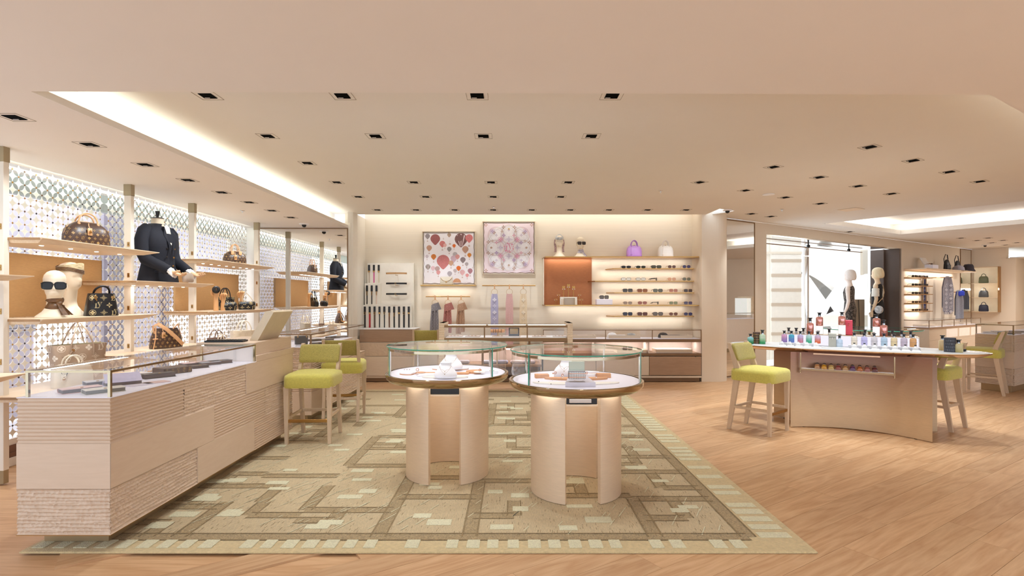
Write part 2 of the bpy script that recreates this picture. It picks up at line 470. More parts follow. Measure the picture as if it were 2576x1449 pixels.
for w, (ya, yb) in enumerate(((4.07, 5.63), (5.63, 7.16), (7.16, 8.68))):
    e = MB().box(SX - .012, ya + .002, .21, SX - .002, yb - .002, 2.55).build(f'window_{w + 1}', GLASS)
    tag(e, ['clear glass screen pane with tracery nearest the camera, behind the mannequin heads', 'clear glass screen pane with tracery behind the navy blazer bust', 'clear glass screen pane with tracery beside the wall mirror'][w], None, None, 'structure')
    jy0 = math.ceil((ya + hp * .9) / hp); jy1 = math.floor((yb - hp * .9) / hp)
    for jy in range(math.ceil(ya / hp), math.floor(yb / hp) + 1):
        for jz in range(4, 44):
            z = .20 + (jz - 3) * hp
            if z > 2.54 or z < .24: continue
            y = jy * hp
            if (jy + jz) % 2 == 0:
                if y - hp < ya - .03 or y + hp > yb + .03 or z + hp > 2.56: continue
                o = bpy.data.objects.new('diamond_tile', tm[0])
            else:
                if y < ya + .01 or y > yb - .01: continue
                o = bpy.data.objects.new('node_stud', smesh[RND.choice((0, 0, 1, 1, 1, 3, 3, 2))])
            COL.objects.link(o); o.parent = e; o.location = (SX - .002, y, z)

# ---- arcade outside the screen
LIL = mat('lilac_wall', 'bdb6c2', .7, var=.05); LITP = emis('lit_shopfront', 'fbf8ff', 1.25)
bk = thing('arcade_wall', 'pale lilac wall of the arcade outside the glass screen', 'wall', (-5.75, 3.5, 0)); struct(bk)
MB().box(-.1, -1.5, 0, 0, 9.5, 3.6).build('wall_face', LIL, bk)
for y0, y1, z0, z1 in ((3.0, 3.75, .2, 1.95), (3.0, 3.4, 1.98, 2.3), (5.45, 6.2, .2, 1.25), (6.4, 9.2, .2, 1.5)):
    MB().box(-.01, y0, z0, .03, y1, z1).build('lit_panel', LITP, bk)
MB().box(0, 4.12, 0, .12, 4.34, 3.5).build('pillar', mat('dark_stone', '77707b', .4), bk)
MB().box(0, 5.35, 0, .08, 5.45, 3.5).build('pillar', mat('dark_stone', '77707b'), bk)
BRK = mat('grey_brick', 'a9a5ac', .8, var=.15, scale=25, stretch=(1, 1, 4), bump=.3)
br = MB()
for r_ in range(14):
    for c_ in range(6):
        br.box(.0, 2.4 + c_ * .1 + (r_ % 2) * .05, 1.0 + r_ * .055, .03, 2.4 + c_ * .1 + (r_ % 2) * .05 + .094, 1.0 + r_ * .055 + .048)
struct(br.build('brick_facing', BRK, bk), 'stuff')
MB().tube([(.05, 2.4, 1.79), (.05, 2.95, 1.79)], .02).build('green_sign', emis('green_sign', '10d088', 1.2), bk)
struct(MB().box(-5.75, 1, -.05, -4.43, 13, -.02).build('floor_arcade', mat('arcade_floor', 'd5d2d6', .3)))

# ---- end of the left side: mirrored wall
wm = MB().box(-4.62, 8.76, 0, -2.62, 8.9, 2.62).prism([(-2.66, 8.76), (-2.585, 8.80), (-2.56, 8.95), (-2.59, 9.06), (-2.59, 9.6), (-2.75, 9.6), (-2.75, 8.9), (-2.66, 8.9)], 0, ZU)
struct(wm.build('wall_left', mat('wall_white', 'efe8dc', .75, var=.01)))
def mirror(name, label, w, h, loc, rz):
    t = thing(name, label, 'mirror', loc, rz)
    f = MB()
    for a in ((0, .014, 0, h), (w - .014, w, 0, h)): f.box(a[0], -.012, a[2], a[1], 0, a[3])
    f.box(.014, -.012, 0, w - .014, 0, .014).box(.014, -.012, h - .014, w - .014, 0, h)
    f.build('mirror_frame', BRONZE, t)
    MB().box(.0145, -.005, .0145, w - .0145, 0, h - .0145).build('mirror_glass', MIRROR, t)
    return t
mirror('wall_mirror', 'wide wall mirror at the end of the bag shelves', 1.52, 2.515, (-4.175, 8.757, .02), 0)
mirror('wall_mirror', 'tall narrow wall mirror beside the shop window', .875, 2.76, wing(.005, .004, .02), WA)
mirror('wall_mirror', 'slim mirror strip at the far end of the right-hand shelf', .8, 2.76, wing(10.5, .004, .02), WA)

# ---- back wall alcove
wb = MB().box(-2.6, 9.55, 0, 3.2, 9.65, 3.12)
struct(wb.build('wall_back', CREAMW))
struct(MB().box(-2.75, 9.05, 3.10, 3.2, 9.65, 3.14).box(-2.75, 9.03, ZU + .03, 3.2, 9.05, 3.12).build('trim_3', WHITEP))
area_light('alcove_light', (.3, 9.28, 3.02), 5.6, (math.radians(30), 0, 0), 7, (1, .97, .9), .12)
pil = arc(3.42, 9.32, .27, -PI / 2, -PI / 2 + .95, 6)
struct(MB().prism([(3.176, 9.62), (3.176, 9.05)] + pil + [(3.70, 9.43), (3.62, 9.62)], 0, 3.13).build('wall_pillar', PILLAR))
struct(MB().box(3.0, 9.545, 0, 3.176, 9.56, ZU).build('trim_4', CREAMW))

# ---- wing wall with the shop window
wr = MB()
for a in ((-.02, 1.26, -.25, 0, 0, ZU), (1.26, 6.87, -.25, 0, 2.605, ZU), (6.87, 11.4, -.25, 0, 0, ZU), (1.26, 6.87, -.25, 0, -.02, .08)): wbox(wr, *a)
wbox(wr, 11.4, 11.6, -.2, .75, 0, ZU)
struct(wr.build('wall_right', PILLAR))
wf = MB(); wbox(wf, 11.4, 16, .75, .95, 0, 2.5); wbox(wf, 11.4, 16, .6, .75, 2.5, 2.52)
struct(wf.build('wall_far', PILLAR))
wfs = MB(); wbox(wfs, 11.62, 16, .76, 1.7, 2.5, 2.54)
struct(wfs.build('ceiling_far_soffit', SOFF))
area_light('wing_far_light', wing(9.5, 2.5, ZU - .02), .15, (0, 0, WA), 25, (1, .98, .95), .15)
area_light('far_cove_light', wing(13.5, 1.4, 2.58), 4, (PI, 0, WA), 2, (1, .98, .93), .12)
w4 = thing('window_4', 'large shop window with mirrored head behind the perfume counter', None, wing(1.26, 0), WA); struct(w4)
CHROME = mat('chrome', 'dcd9d5', .06, 1, var=.02)
MB().box(0, .62, .08, 5.6, .632, 2.6).build('pane', GLASS, w4)
MB().box(0, .02, 2.58, 4.9, .62, 2.604).build('mirror_head', CHROME, w4)
MB().box(0, .60, 2.52, 5.0, .64, 2.535).build('transom_bar', BRONZE, w4)
MB().tube([(2.62, .7, 0), (2.62, .7, 2.6)], .07, 16).build('chrome_post', CHROME, w4, smooth=True)
MB().box(0, .02, -.02, 5.6, .62, .12).build('window_platform', WHITEP, w4)
dk = MB().box(5.5, .0, .12, 5.56, .64, 2.6).box(5.40, .30, .12, 5.5, .32, 2.6)
dk.build('side_panel', mat('dark_brown_panel', '584940', .6), w4)
for x in (2.0, 3.7):
    MB().tube([(x, .3, 2.58), (x, .3, 2.52)], .012).ball((x, .3, 2.50), .035).build('spot_fitting', BLACKP, w4, smooth=True)

wo = MB().box(14.6, -3, 0, 14.8, 15.4, ZU)
struct(wo.build('wall_east', PILLAR))
# ---- concourse outside the shop window
STONE = mat('pale_stone', 'f0e6d6', .7, var=.04, bump=.06); BAND = mat('granite_band', 'c7b29a', .7, var=.2, scale=90)
tw = thing('stone_tower', 'pale stone stair tower with granite bands outside the shop window', 'tower', (6.82, 14.2, 0))
MB().box(0, 0, -.5, .78, 1.2, 4.5).build('shaft', STONE, tw)
MB().box(-.26, .1, -.5, -.002, 1.2, 4.5).build('side_pier', STONE, tw)
for k_ in range(6):
    MB().box(-.002, -.012, .42 + k_ * .385, .782, .03, .50 + k_ * .385).build('granite_band', BAND, tw)
MB().box(-.26, -.03, 2.56, .79, .02, 2.62).build('ledge', CHROME, tw)
cw = thing('concourse_wall', 'bright white concourse wall seen through the shop window', 'wall', (0, 21, 0)); struct(cw)
CWH = mat('concourse_white', 'f4efe8', .8, var=.01); GREY = mat('vault_grey', '8d8880', .7, var=.02)
z_ = lambda py, d=20.5: H - (py - HY) * d / F
x_ = lambda px, d=20.5: (px - 1288) * d / F
top = [(x_(1900), z_(560)), (x_(2420), z_(560)), (x_(2420), z_(700)), (x_(2130), z_(742))]
arcp = [(x_(2105 - i * 11.5), z_(722 - 43 * (1 - (1 - i / 8) ** 1.9))) for i in range(9)]
mb = MB(); pl = top + arcp + [(x_(1900), z_(679))]
mb.prism(pl, -.1, .3); mb.xf(Matrix.Rotation(PI / 2, 4, 'X')); mb.build('upper_wall', CWH, cw)
mb = MB().prism([(x_(1900), z_(900)), (x_(2420), z_(900)), (x_(2420), z_(757)), (x_(1900), z_(757))], -.1, .3)
mb.xf(Matrix.Rotation(PI / 2, 4, 'X')); mb.build('lower_wall', CWH, cw)
for pts in (((2010, 690), (2024, 700), (2082, 782), (2040, 800), (2000, 760)), ((2062, 792), (2074, 768), (2112, 716), (2165, 690), (2165, 792))):
    mb = MB().prism([(x_(a), z_(b)) for a, b in pts], .3, .9)
    mb.xf(Matrix.Rotation(PI / 2, 4, 'X')); mb.build('slanted_beam', CWH, cw)
MB().grid(lambda u, v: (x_(1990) + u * 3.2, 1.2 + 1.4 * math.cos((u - .5) * PI) * math.cos((v - .5) * 2), z_(790) + v * 2.4), 16, 12).build('vault', GREY, cw, smooth=True)
MB().box(x_(2160), -.75, -.3, x_(2172), -.6, 4.5).build('post', mat('taupe_post', 'b3a795', .5), cw)
struct(MB().prism([(4.9, 10.6), (12.5, 15.5), (14, 30), (2, 30)], -.3, -.25).build('floor_concourse', mat('concourse_floor', 'efe8de', .3)))

# ---- recessed downlights
DLF = mat('downlight_trim', 'e0cfbb', .6); DLB = mat('downlight_black', '040404', .9, spec=.05)
def dl_proto():
    t = thing('downlight', '', 'downlight', (0, 0, ZU))
    f = MB()
    a, b = .075, .0735
    for x0, y0, x1, y1 in ((-a, -a, a, -b), (-a, b, a, a), (-a, -b, -b, b), (b, -b, a, b)): f.box(x0, y0, -.002, x1, y1, 0)
    f.build('shadow_line', mat('shadow_gap', '8f7d6a', .8), t)
    MB().add([(-.045, -.045, -.0035), (.045, -.045, -.0035), (.045, .045, -.0035), (-.045, .045, -.0035), (-.04, -.04, -.0015), (.04, -.04, -.0015), (.04, .04, -.0015), (-.04, .04, -.0015)],
             [(0, 4, 5, 1), (1, 5, 6, 2), (2, 6, 7, 3), (3, 7, 4, 0)]).build('aperture_rim', DLB, t)
    MB().box(-.045, -.045, -.0012, .045, .045, 0).build('baffle', DLB, t)
    MB().box(-.040, .032, -.0026, -.005, .039, -.0012).build('reflector', mat('reflector_white', 'f3ece2', .3), t)
    return t
DLP = dl_proto(); DLUSED = [False]
def downlight(p, label, rz=0, group='recessed ceiling downlights', watts=0, aim=None, size=75):
    if not DLUSED[0]:
        t = DLP; t.location = p; t.rotation_euler[2] = rz; t['label'] = label; t['group'] = group; KID[t.name] = [(c, []) for c in kids(t)]; DLUSED[0] = True
    else: t = dup(DLP, p, rz, label, group)
    if watts:
        l = bpy.data.lights.new('downlight_beam', 'SPOT'); l.energy = watts; l.color = (.92, .99, 1.04); l.spot_size = math.radians(size); l.spot_blend = .7; l.shadow_soft_size = .04
        o = bpy.data.objects.new('downlight_beam', l); COL.objects.link(o)
        o.location = Vector(p) - V(0, 0, .02)
        if aim: o.rotation_euler = (Vector(aim) - o.location).to_track_quat('-Z', 'Y').to_euler()
    return t
S = .932
rows = [(3.74, 'front'), (3.74 + S, 'second'), (3.74 + 3 * S, 'third'), (3.74 + 4 * S, 'fourth')]
for r_, (y, nm) in enumerate(rows):
    for c_ in range(4):
        x = -2.105 + c_ * S - r_ * .006
        downlight((x, y, ZU), f'square downlight, {ORD[c_]} from the left in the {nm} row of the main ceiling', watts=26)
downlight((-2.12, 3.74 + 2 * S, ZU), 'single square downlight between the second and third rows of the main ceiling', watts=24)
for c_ in range(9):
    downlight((-2.135 + c_ * .612, 8.58, ZU), f'square downlight, {ORD[c_]} from the left in the row along the back alcove', watts=17, aim=(-2.135 + c_ * .612, 9.5, 1.2), size=60)
for c_ in range(8):
    downlight((-3.145 + .002 * c_, 3.417 + .606 * c_, ZL), f'square downlight, {ORD[c_]} from the camera in the row over the bag shelves', watts=20, aim=(-4.1, 3.5 + .606 * c_, 1.2), size=85)
WR = ['near', 'middle', 'far']
for r_ in range(3):
    for c_ in range(4):
        p = V(3.315, 5.01, ZU) + EX * (.912 * c_) + (V(-.525, .76, 0) * r_)
        downlight(p, f'square downlight, {ORD[c_]} from the left in the {WR[r_]} slanting row on the right', WA, watts=46)
for c_ in range(3):
    p = [at(1890, 538, ZU), at(1939, 544.6, ZU), at(2137, 583, ZU)][c_]
    downlight(p, f'square downlight, {ORD[c_]} from the left beside the right wing wall', WA, watts=26)
for c_ in range(8):
    p = wing(7.4 + c_ * .5, 1.0 + (c_ % 2) * .35, ZU)
    downlight(p, f'small far downlight, {ORD[c_]} from the left over the right-hand shelf', WA, watts=22)
for r_ in range(2):  # unseen downlights, added out of view to brighten the front floor and counter
    for c_ in range(7):
        downlight((-2.6 + c_ * 1.3, .5 + r_ * 1.35, ZL), f'square downlight, {ORD[c_]} from the left in the {["rear", "nearer"][r_]} row of the front soffit', watts=3 if c_ < 2 else 9 if c_ < 4 else 42, size=90)
# dome cameras and ceiling fittings
def dome(p, label):
    t = thing('dome_camera', label, 'camera', p)
    MB().lathe([(0, 0), (.075, 0), (.07, -.012), (.05, -.016), (0, -.016)], 20).build('mount', WHITEG, t, smooth=True)
    MB().ball((0, 0, -.022), .034).build('dome', BLACKP, t, smooth=True)
dome(at(765, 563, ZL), 'dome camera on the low ceiling above the left wall mirror')
dome(at(1830, 528, ZU), 'dome camera on the ceiling above the narrow mirror')
dome(at(2478, 616, ZU), 'small dome camera on the far right ceiling')
t = thing('ceiling_speaker', 'round white speaker grille on the ceiling near the pillar', 'speaker', at(1933, 489, ZU))
MB().lathe([(0, -.004), (.05, -.004), (.06, -.008), (.075, -.006), (.08, 0)], 24).build('grille', WHITEG, t, smooth=True)
t = thing('access_panel', 'pale square access panel flush in the ceiling before the shop window', 'panel', at(2141, 527, ZU), WA)
MB().rbox(-.14, -.14, -.004, .14, .14, 0, .002).build('panel', mat('panel_paint', 'f0dfc8', .7), t)
for px, py, zz, lb in ((1242, 520, ZU, 'small sprinkler on the main ceiling above the framed scarves'), (1662, 480, ZU, 'small sprinkler on the main ceiling to the right of the downlight grid'), (610, 530, ZL, 'small sprinkler on the low ceiling above the bag shelves'), (1967, 527, ZU, 'small sprinkler on the ceiling near the access panel')):
    t = thing('sprinkler', lb, 'sprinkler', at(px, py, zz))
    MB().lathe([(0, 0), (.03, 0), (.028, -.006), (.008, -.008), (.006, -.025), (.014, -.03), (0, -.03)], 12).build('rosette', STEEL, t, smooth=True)
# ================================================================ LEFT SIDE: posts, shelves, counters, stools, rug
POSTM = mat('post_cream', 'e9dfd0', .5, var=.01)
CAPM = mat('khaki_metal', 'a99a7d', .4, .5)
XF, XB = -3.56, -4.10
for y, lb in ((4.09, 'cream shelf post with metal cap nearest the camera at the left edge'), (5.45, 'cream shelf post between the mannequin heads and the navy blazer bust'), (6.53, 'cream shelf post right of the navy blazer bust'), (8.18, 'cream shelf post beside the wide mirror')):
    t = thing('shelf_post', lb, 'post', (-3.86, y, 0), 0, 'cream shelf posts')
    MB().rbox(-.035, -.024, .10, .035, .024, 2.43, .002).build('shaft', POSTM, t)
    MB().rbox(-.038, -.027, 2.43, .038, .027, ZL, .001).build('cap', CAPM, t)
    MB().rbox(-.033, -.022, 0, .033, .022, .10, .001).build('foot', CAPM, t)
    for z in (1.30, .92, 1.94, 1.63):
        b = MB().rbox(.0, -.0285, z - .022, .022, -.0245, z + .022, .001).build('bracket_plate', GOLD, t)
        MB().tube([(.011, -.0295, z), (.011, -.0285, z)], .005).build('screw', BLACKP, b)
LED = emis('shelf_led', 'fff4e2', 9)
def plank(name, label, y0, y1, z, spots, xb=XB):
    """shelf with undercut front and ends"""
    t = thing(name, label, 'shelf', (0, 0, z), 0, 'oak shelves of the bag display')
    top = [(xb, y0), (XF, y0), (XF, y1), (xb, y1)]
    bot = [(xb, y0 + .02), (XF - .05, y0 + .02), (XF - .05, y1 - .16), (xb, y1 - .16)]
    MB().prism(bot, -.042, -.006, poly1=top).prism(top, -.006, 0).build('board', WOODS, t)
    MB().box(xb, y0 - .0015, -.02, XF - .02, y0, -.002).build('end_grain', WOODE, t)
    for i in range(spots):
        y = y0 + .22 + i * (y1 - y0 - .5) / max(1, spots - 1)
        MB().lathe([(0, -.0445), (.013, -.0445), (.016, -.042)], 12, (-3.76, y)).build('spot', LED, t)
    if y0 > 4: area_light('shelf_light', (-3.76, (y0 + y1) / 2, z - .047), .05, (0, 0, 0), 1.6, (1, .97, .92), (y1 - y0) * .75)
    return t
plank('display_shelf', 'high oak shelf carrying the large monogram handbag at far left', 4.10, 5.46, 1.862, 4)
plank('display_shelf', 'oak shelf cut off by the left edge at eye level', 2.6, 4.03, 1.566, 0)
plank('display_shelf', 'oak shelf carrying the two mannequin heads and the black bucket bag', 4.10, 5.44, 1.241, 3)
plank('display_shelf', 'oak shelf carrying the navy blazer bust', 5.15, 6.46, 1.568, 5)
plank('display_shelf', 'high oak shelf carrying the small domed monogram bag', 6.36, 8.12, 1.862, 8)
plank('display_shelf', 'oak shelf carrying the black bags and wooden hands', 6.36, 8.12, 1.241, 5)
plank('display_shelf', 'low oak shelf cut off by the left edge beside the glass counter', 2.6, 3.98, .85, 0)
plank('display_shelf', 'low oak shelf carrying the taupe tote and the cream bag', 4.0, 5.40, .665, 0)
plank('display_shelf', 'low oak shelf carrying the slouchy monogram shoulder bag', 5.02, 6.46, .862, 4)
plank('display_shelf', 'low oak shelf carrying the pale totes behind the desk', 6.36, 8.12, .70, 0)
for y0, y1, z0, z1, lb in ((4.10, 5.41, 1.242, 1.775, 'ochre fabric back panel behind the mannequin heads'), (6.60, 8.12, 1.242, 1.75, 'ochre fabric back panel behind the black bags')):
    t = thing('back_panel', lb, 'panel', (-4.12, y0, z0))
    MB().rbox(-.012, 0, 0, .012, y1 - y0, z1 - z0, .003).build('fabric_board', OCHRE, t)
    MB().box(-.014, y1 - y0, 0, .013, y1 - y0 + .004, z1 - z0).build('edge_trim', WOODE, t)

# ---- textured wood cladding
def ribs(y0, y1, z0, z1, n, amp=.009, rough=0, seed=1, step=.006, m0=False, m1=False):
    """horizontal flutes on the plane x=0 facing +x; rough adds hand-carved scallops"""
    r2 = random.Random(seed); nv = n * 5; nu = max(2, int((y1 - y0) / (step if rough else 10)))
    ph = [r2.uniform(0, 6) for _ in range(n + 1)]; fr = [r2.uniform(88, 125) for _ in range(n + 1)]
    noise = [[r2.random() for _ in range(nu + 2)] for _ in range(n + 2)]
    def fn(u, v):
        y = y0 + (y1 - y0) * u
        vz = v
        if rough: vz = v + (.16 / n) * math.sin(y * 9 + ph[int(v * n) % (n + 1)]) * (0 < v < 1)
        z = z0 + (z1 - z0) * v
        w = (vz * n) % 1.0 if v < 1 else 0
        x = -amp * math.sin(PI * w) ** .7 if w > 0 else 0
        edge = (m0 and u == 0) or (m1 and u == 1)
        if edge: return (x, y0 - x if u == 0 else y1 + x, z)
        if rough:
            i = int(min(n - 1, v * n)); j = int(u * nu)
            jj = j // 8
            x = -amp * (math.sin(PI * w) ** .7 if w > 0 else 0) * (.30 + .70 * abs(math.sin(y * fr[i] + ph[i])) ** .7) * (.75 + .5 * noise[i][min(jj, nu)])
        return (x, y, z)
    return MB().grid(fn, nu, nv, flip=False)
def clad(parent, name, kind, y0, y1, z0, z1, place, seed=1, m0=False, m1=False, wood=None):
    if kind == 's': mb = MB().rbox(-.02, y0 + .0006, z0 + .0006, .0, y1 - .0006, z1 - .0006, .0015)
    else:
        mb = ribs(y0 + (0 if m0 else .001), y1 - (0 if m1 else .001), z0, z1, int((z1 - z0) / .0195), .010 if kind == 'r' else .014, kind == 'c', seed, m0=m0, m1=m1)
        mb.box(-.03, y0 + (.03 if m0 else 0), z0, -.0185, y1 - (.03 if m1 else 0), z1)
    mb.xf(place)
    return mb.build({'s': 'smooth_panel', 'r': 'ribbed_panel', 'c': 'carved_panel'}[kind], wood or WOODC, parent, smooth=50 if kind != 's' else False)
I4 = Matrix.Identity(4)
SIDE = Matrix.Identity(4)
def END(w):                                   # cladding for the end that faces -y: local y runs along x
    return Matrix(((0, 1, 0, 0), (-1, 0, 0, 0), (0, 0, 1, 0), (0, 0, 0, 1)))

def case_glass(t, x0, x1, y0, y1, z0, z1, posts, fr=.0075, metal=BRASS, back=True, names=None):
    """glass display case: panes, metal corner posts and top rails; local coordinates"""
    MB().box(x0, y0, z1 - .006, x1, y1, z1).build('glass_top', GLASS, t)
    MB().box(x0 + .002, y0 + .001, z0, x1 - .002, y0 + .006, z1 - .006).build('glass_pane', GLASS, t)
    MB().box(x1 - .006, y0 + .006, z0, x1 - .001, y1 - .006, z1 - .006).build('glass_pane', GLASS, t)
    if back: MB().box(x0 + .001, y0 + .006, z0, x0 + .006, y1 - .006, z1 - .006).build('glass_pane', GLASS, t)
    for x, y in posts: MB().box(x - fr, y - fr, z0, x + fr, y + fr, z1 - .006 - fr * 1.6).build('corner_post', metal, t)
    r = fr
    for a in ((x0, y0, x1, y0 + r * 1.4), (x1 - r * 1.4, y0 + r * 1.4, x1, y1 - r * 1.4), (x0, y0 + r * 1.4, x0 + r * 1.4, y1 - r * 1.4), (x0, y1 - r * 1.4, x1, y1)):
        MB().box(a[0], a[1], z1 - .006 - r * 1.6, a[2], a[3], z1 - .0062).build('top_rail', metal, t)

# ---- long glass counter with the till
CX0, CX1, CY0, CY1 = -2.713, -2.196, 2.957, 5.42
c1 = thing('glass_counter', 'long pale wood counter with glass case and carved cladding in the left foreground', 'counter', (CX1, CY0, 0))
Wd = CX1 - CX0; Ln = CY1 - CY0
MB().box(-Wd + .032, .032, .10, -.032, Ln - .02, .85).build('carcass', WOODC, c1)
MB().rbox(-Wd + .05, .12, .016, -.10, Ln - .05, .0995, .002).build('plinth', mat('champagne_plinth', 'b59f7d', .35, .7), c1)
MB().box(-Wd, 0, .0995, -.0, Ln, .1035).build('base_edge', GOLD, c1)
Z = (.104, .354, .604, .852)
for (a, b, kd, r_) in ((2.957, 3.78, 'c', 0), (3.78, 4.61, 's', 0), (4.61, 5.42, 'r', 0), (2.957, 3.99, 's', 1), (3.99, 4.825, 'r', 1), (4.825, 5.42, 'c', 1), (2.957, 3.63, 'r', 2), (3.63, 4.47, 'c', 2), (4.47, 5.42, 's', 2)):
    clad(c1, '', kd, a - CY0, b - CY0, Z[r_], Z[r_ + 1], SIDE, RND.randint(0, 999), m0=a == 2.957)
for kd, r_ in (('c', 0), ('s', 1), ('r', 2)):
    clad(c1, '', kd, -Wd, 0, Z[r_], Z[r_ + 1], END(0), 77 + r_, m1=True, wood=WOODCX)
MB().rbox(-Wd, 0, .852, 0, 4.645 - CY0, .8565, .001).build('display_deck', LITW, c1)
GY = 4.645 - CY0
case_glass(c1, -.47, -.004, .004, GY, .8565, 1.009, ((-.463, .013), (-.013, .013), (-.463, GY - .012), (-.013, GY - .01)))
MB().rbox(-Wd, GY, .852, 0, Ln + .03, .905, .002).build('till_base', WOODC, c1)
MB().rbox(-Wd, GY + .002, .905, -.018, Ln, 1.016, .002).build('till_block', WOODC, c1)
MB().box(-.47, GY - .004, .857, -.006, GY - .001, 1.0).build('case_end', mat('case_end_white', 'f0ebe8', .6), c1)
# till screen housing and keyboard
sh = thing('till_screen', 'slanted pale wood till screen housing on the counter end', 'screen', (-2.30, 4.89, 1.0165))
prof = [(-.075, 0), (0, 0), (.143, .256), (.120, .272), (.066, .262)]
MB().loft([[(x, y, z) for x, z in prof] for y in (0, .43)]).build('housing', mat('housing_lacquer', 'd8c7ab', .5), sh)
MB().loft([[(x, y, z) for x, z in ((-.077, .006), (-.0755, .005), (.0625, .253), (.061, .254))] for y in (.012, .418)]).build('screen_face', BLACKP, sh)
kb = thing('keyboard', 'black keyboard lying before the till screen', 'keyboard', (-2.50, 4.68, 1.0165), .1)
MB().rbox(-.16, 0, 0, .16, .13, .016, .004).build('case', BLACKP, kb)
for r_ in range(4):
    for c_ in range(12): MB().rbox(-.148 + c_ * .0248, .012 + r_ * .028, .016, -.148 + c_ * .0248 + .021, .012 + r_ * .028 + .024, .02, .002).build('key', BLACK, kb)

# ---- second glass counter behind it
C2Y0 = 5.975
c2 = thing('glass_counter', 'second glass counter with white deck behind the two lime stools', 'counter', (CX1 - .02, C2Y0, 0))
MB().box(-.488, .032, .10, -.032, 1.52, .85).build('carcass', WOODC, c2)
MB().rbox(-.45, .1, .016, -.08, 2.1, .0995, .002).build('plinth', MATS['champagne_plinth'], c2)
for (a, b, kd, r_) in ((0, .7, 's', 0), (.7, 1.53, 'r', 0), (1.53, 2.18, 'c', 0), (0, .55, 'r', 1), (.55, 1.53, 'r', 1), (1.53, 2.18, 'r', 1), (0, .3, 'c', 2), (.3, 1.53, 's', 2)):
    clad(c2, '', kd, a, b, Z[r_], Z[r_ + 1], SIDE, RND.randint(0, 999), m0=a == 0)
for kd, r_ in (('s', 0), ('r', 1), ('c', 2)): clad(c2, '', kd, -.52, 0, Z[r_], Z[r_ + 1], END(0), 87 + r_, m1=True)
MB().box(-.488, 1.53, .10, -.032, 2.17, .60).rbox(-.52, 1.531, .604, 0, 2.18, .612, .002).build('low_block', WOODC, c2)
MB().rbox(-.52, 0, .852, 0, 1.53, .8565, .001).build('display_deck', LITW, c2)
case_glass(c2, -.50, -.004, .004, 2.12, .8565, 1.009, ((-.013, .013), (-.49, .013)), metal=BRONZE)

# ---- counter stools
def stool_proto():
    t = thing('counter_stool', '', 'stool', (0, 0, 0), 0, 'lime upholstered counter stools')
    # faces -y; back at +y
    def leg(x, y, back):
        mb = MB()
        if back:
            prof = [(0, .05, .018), (.30, .0, .026), (.60, -.045, .032), (.68, -.04, .03), (.92, .045, .02)]
            rings = []
            for z, dy, h in prof: rings.append([(x - .015, y + dy - h, z), (x + .015, y + dy - h, z), (x + .015, y + dy + h, z), (x - .015, y + dy + h, z)])
            mb.loft(rings)
        else:
            mb.loft([[(x - .014, y - .014, 0), (x + .014, y - .014, 0), (x + .014, y + .014, 0), (x - .014, y + .014, 0)], [(x - .025, y - .022, .545), (x + .025, y - .022, .545), (x + .025, y + .022, .545), (x - .025, y + .022, .545)]])
        return mb.build('leg', STOOLW, t)
    for x in (-.20, .20):
        l = leg(x, -.20, False); MB().lathe([(0, 0), (.012, 0), (.012, .006), (0, .006)], 10, (x, -.20)).build('glide', BLACKP, l)
        l = leg(x * .93, .19, True); MB().lathe([(0, 0), (.012, 0), (.012, .006), (0, .006)], 10, (x * .93, .24)).build('glide', BLACKP, l)
    MB().rbox(-.19, -.213, .205, .19, -.193, .235, .002).build('foot_rail', GOLD, t)
    for x in (-.197, .177): MB().rbox(x, -.19, .235, x + .02, .19, .262, .002).build('side_rail', STOOLW, t)
    MB().rbox(-.175, .17, .235, .175, .19, .262, .002).build('back_rail', STOOLW, t)
    # seat cushion, softly domed
    rings = []
    for z, i in ((.535, .004), (.548, 0), (.62, 0), (.645, .006), (.66, .03), (.668, .09)):
        w = .466 - 2 * i; d = .47 - 2 * i
        rings.append([(x, y, z + (0 if z < .6 else .004 * (1 - (2 * x / .47) ** 2))) for x, y in superell(w, d, 7, 40, 0, -.015)])
    MB().loft(rings).build('seat', LIME, t, smooth=60)
    # backrest pad, leaning
    rings = []
    for v, i in ((0, .02), (.06, .004), (.2, 0), (.8, 0), (.94, .004), (1, .02)):
        z = .735 + .175 * v; yy = .165 + .06 * v
        sec = superell(.40 - 2 * i, .06 - i, 5, 36, 0, 0)
        rings.append([(x, y + yy + .10 * (x / .4) ** 2 * -1, z) for x, y in sec])
    MB().loft(rings).build('backrest', BOUC, t, smooth=60)
    return t
s0 = stool_proto()
s0.location = (-1.945, 5.33, .016); s0.rotation_euler[2] = math.radians(3); s0['label'] = 'lime counter stool nearest the long glass counter, facing the camera'
dup(s0, (-1.95, 6.28, .016), math.radians(188), 'lime counter stool seen from behind at the second glass counter')
dup(s0, (-1.33, 8.44, 0), math.radians(185), 'lime stool mostly hidden behind the round case, only its backrest showing')
dup(s0, (2.625, 5.74, 0), math.radians(40), 'lime counter stool at the left end of the perfume counter')
dup(s0, (4.62, 5.95, 0), math.radians(212), 'lime counter stool half hidden behind the right end of the perfume counter')
dup(s0, (7.0, 8.02, 0), math.radians(222), 'lime counter stool before the ribbed counter at far right')

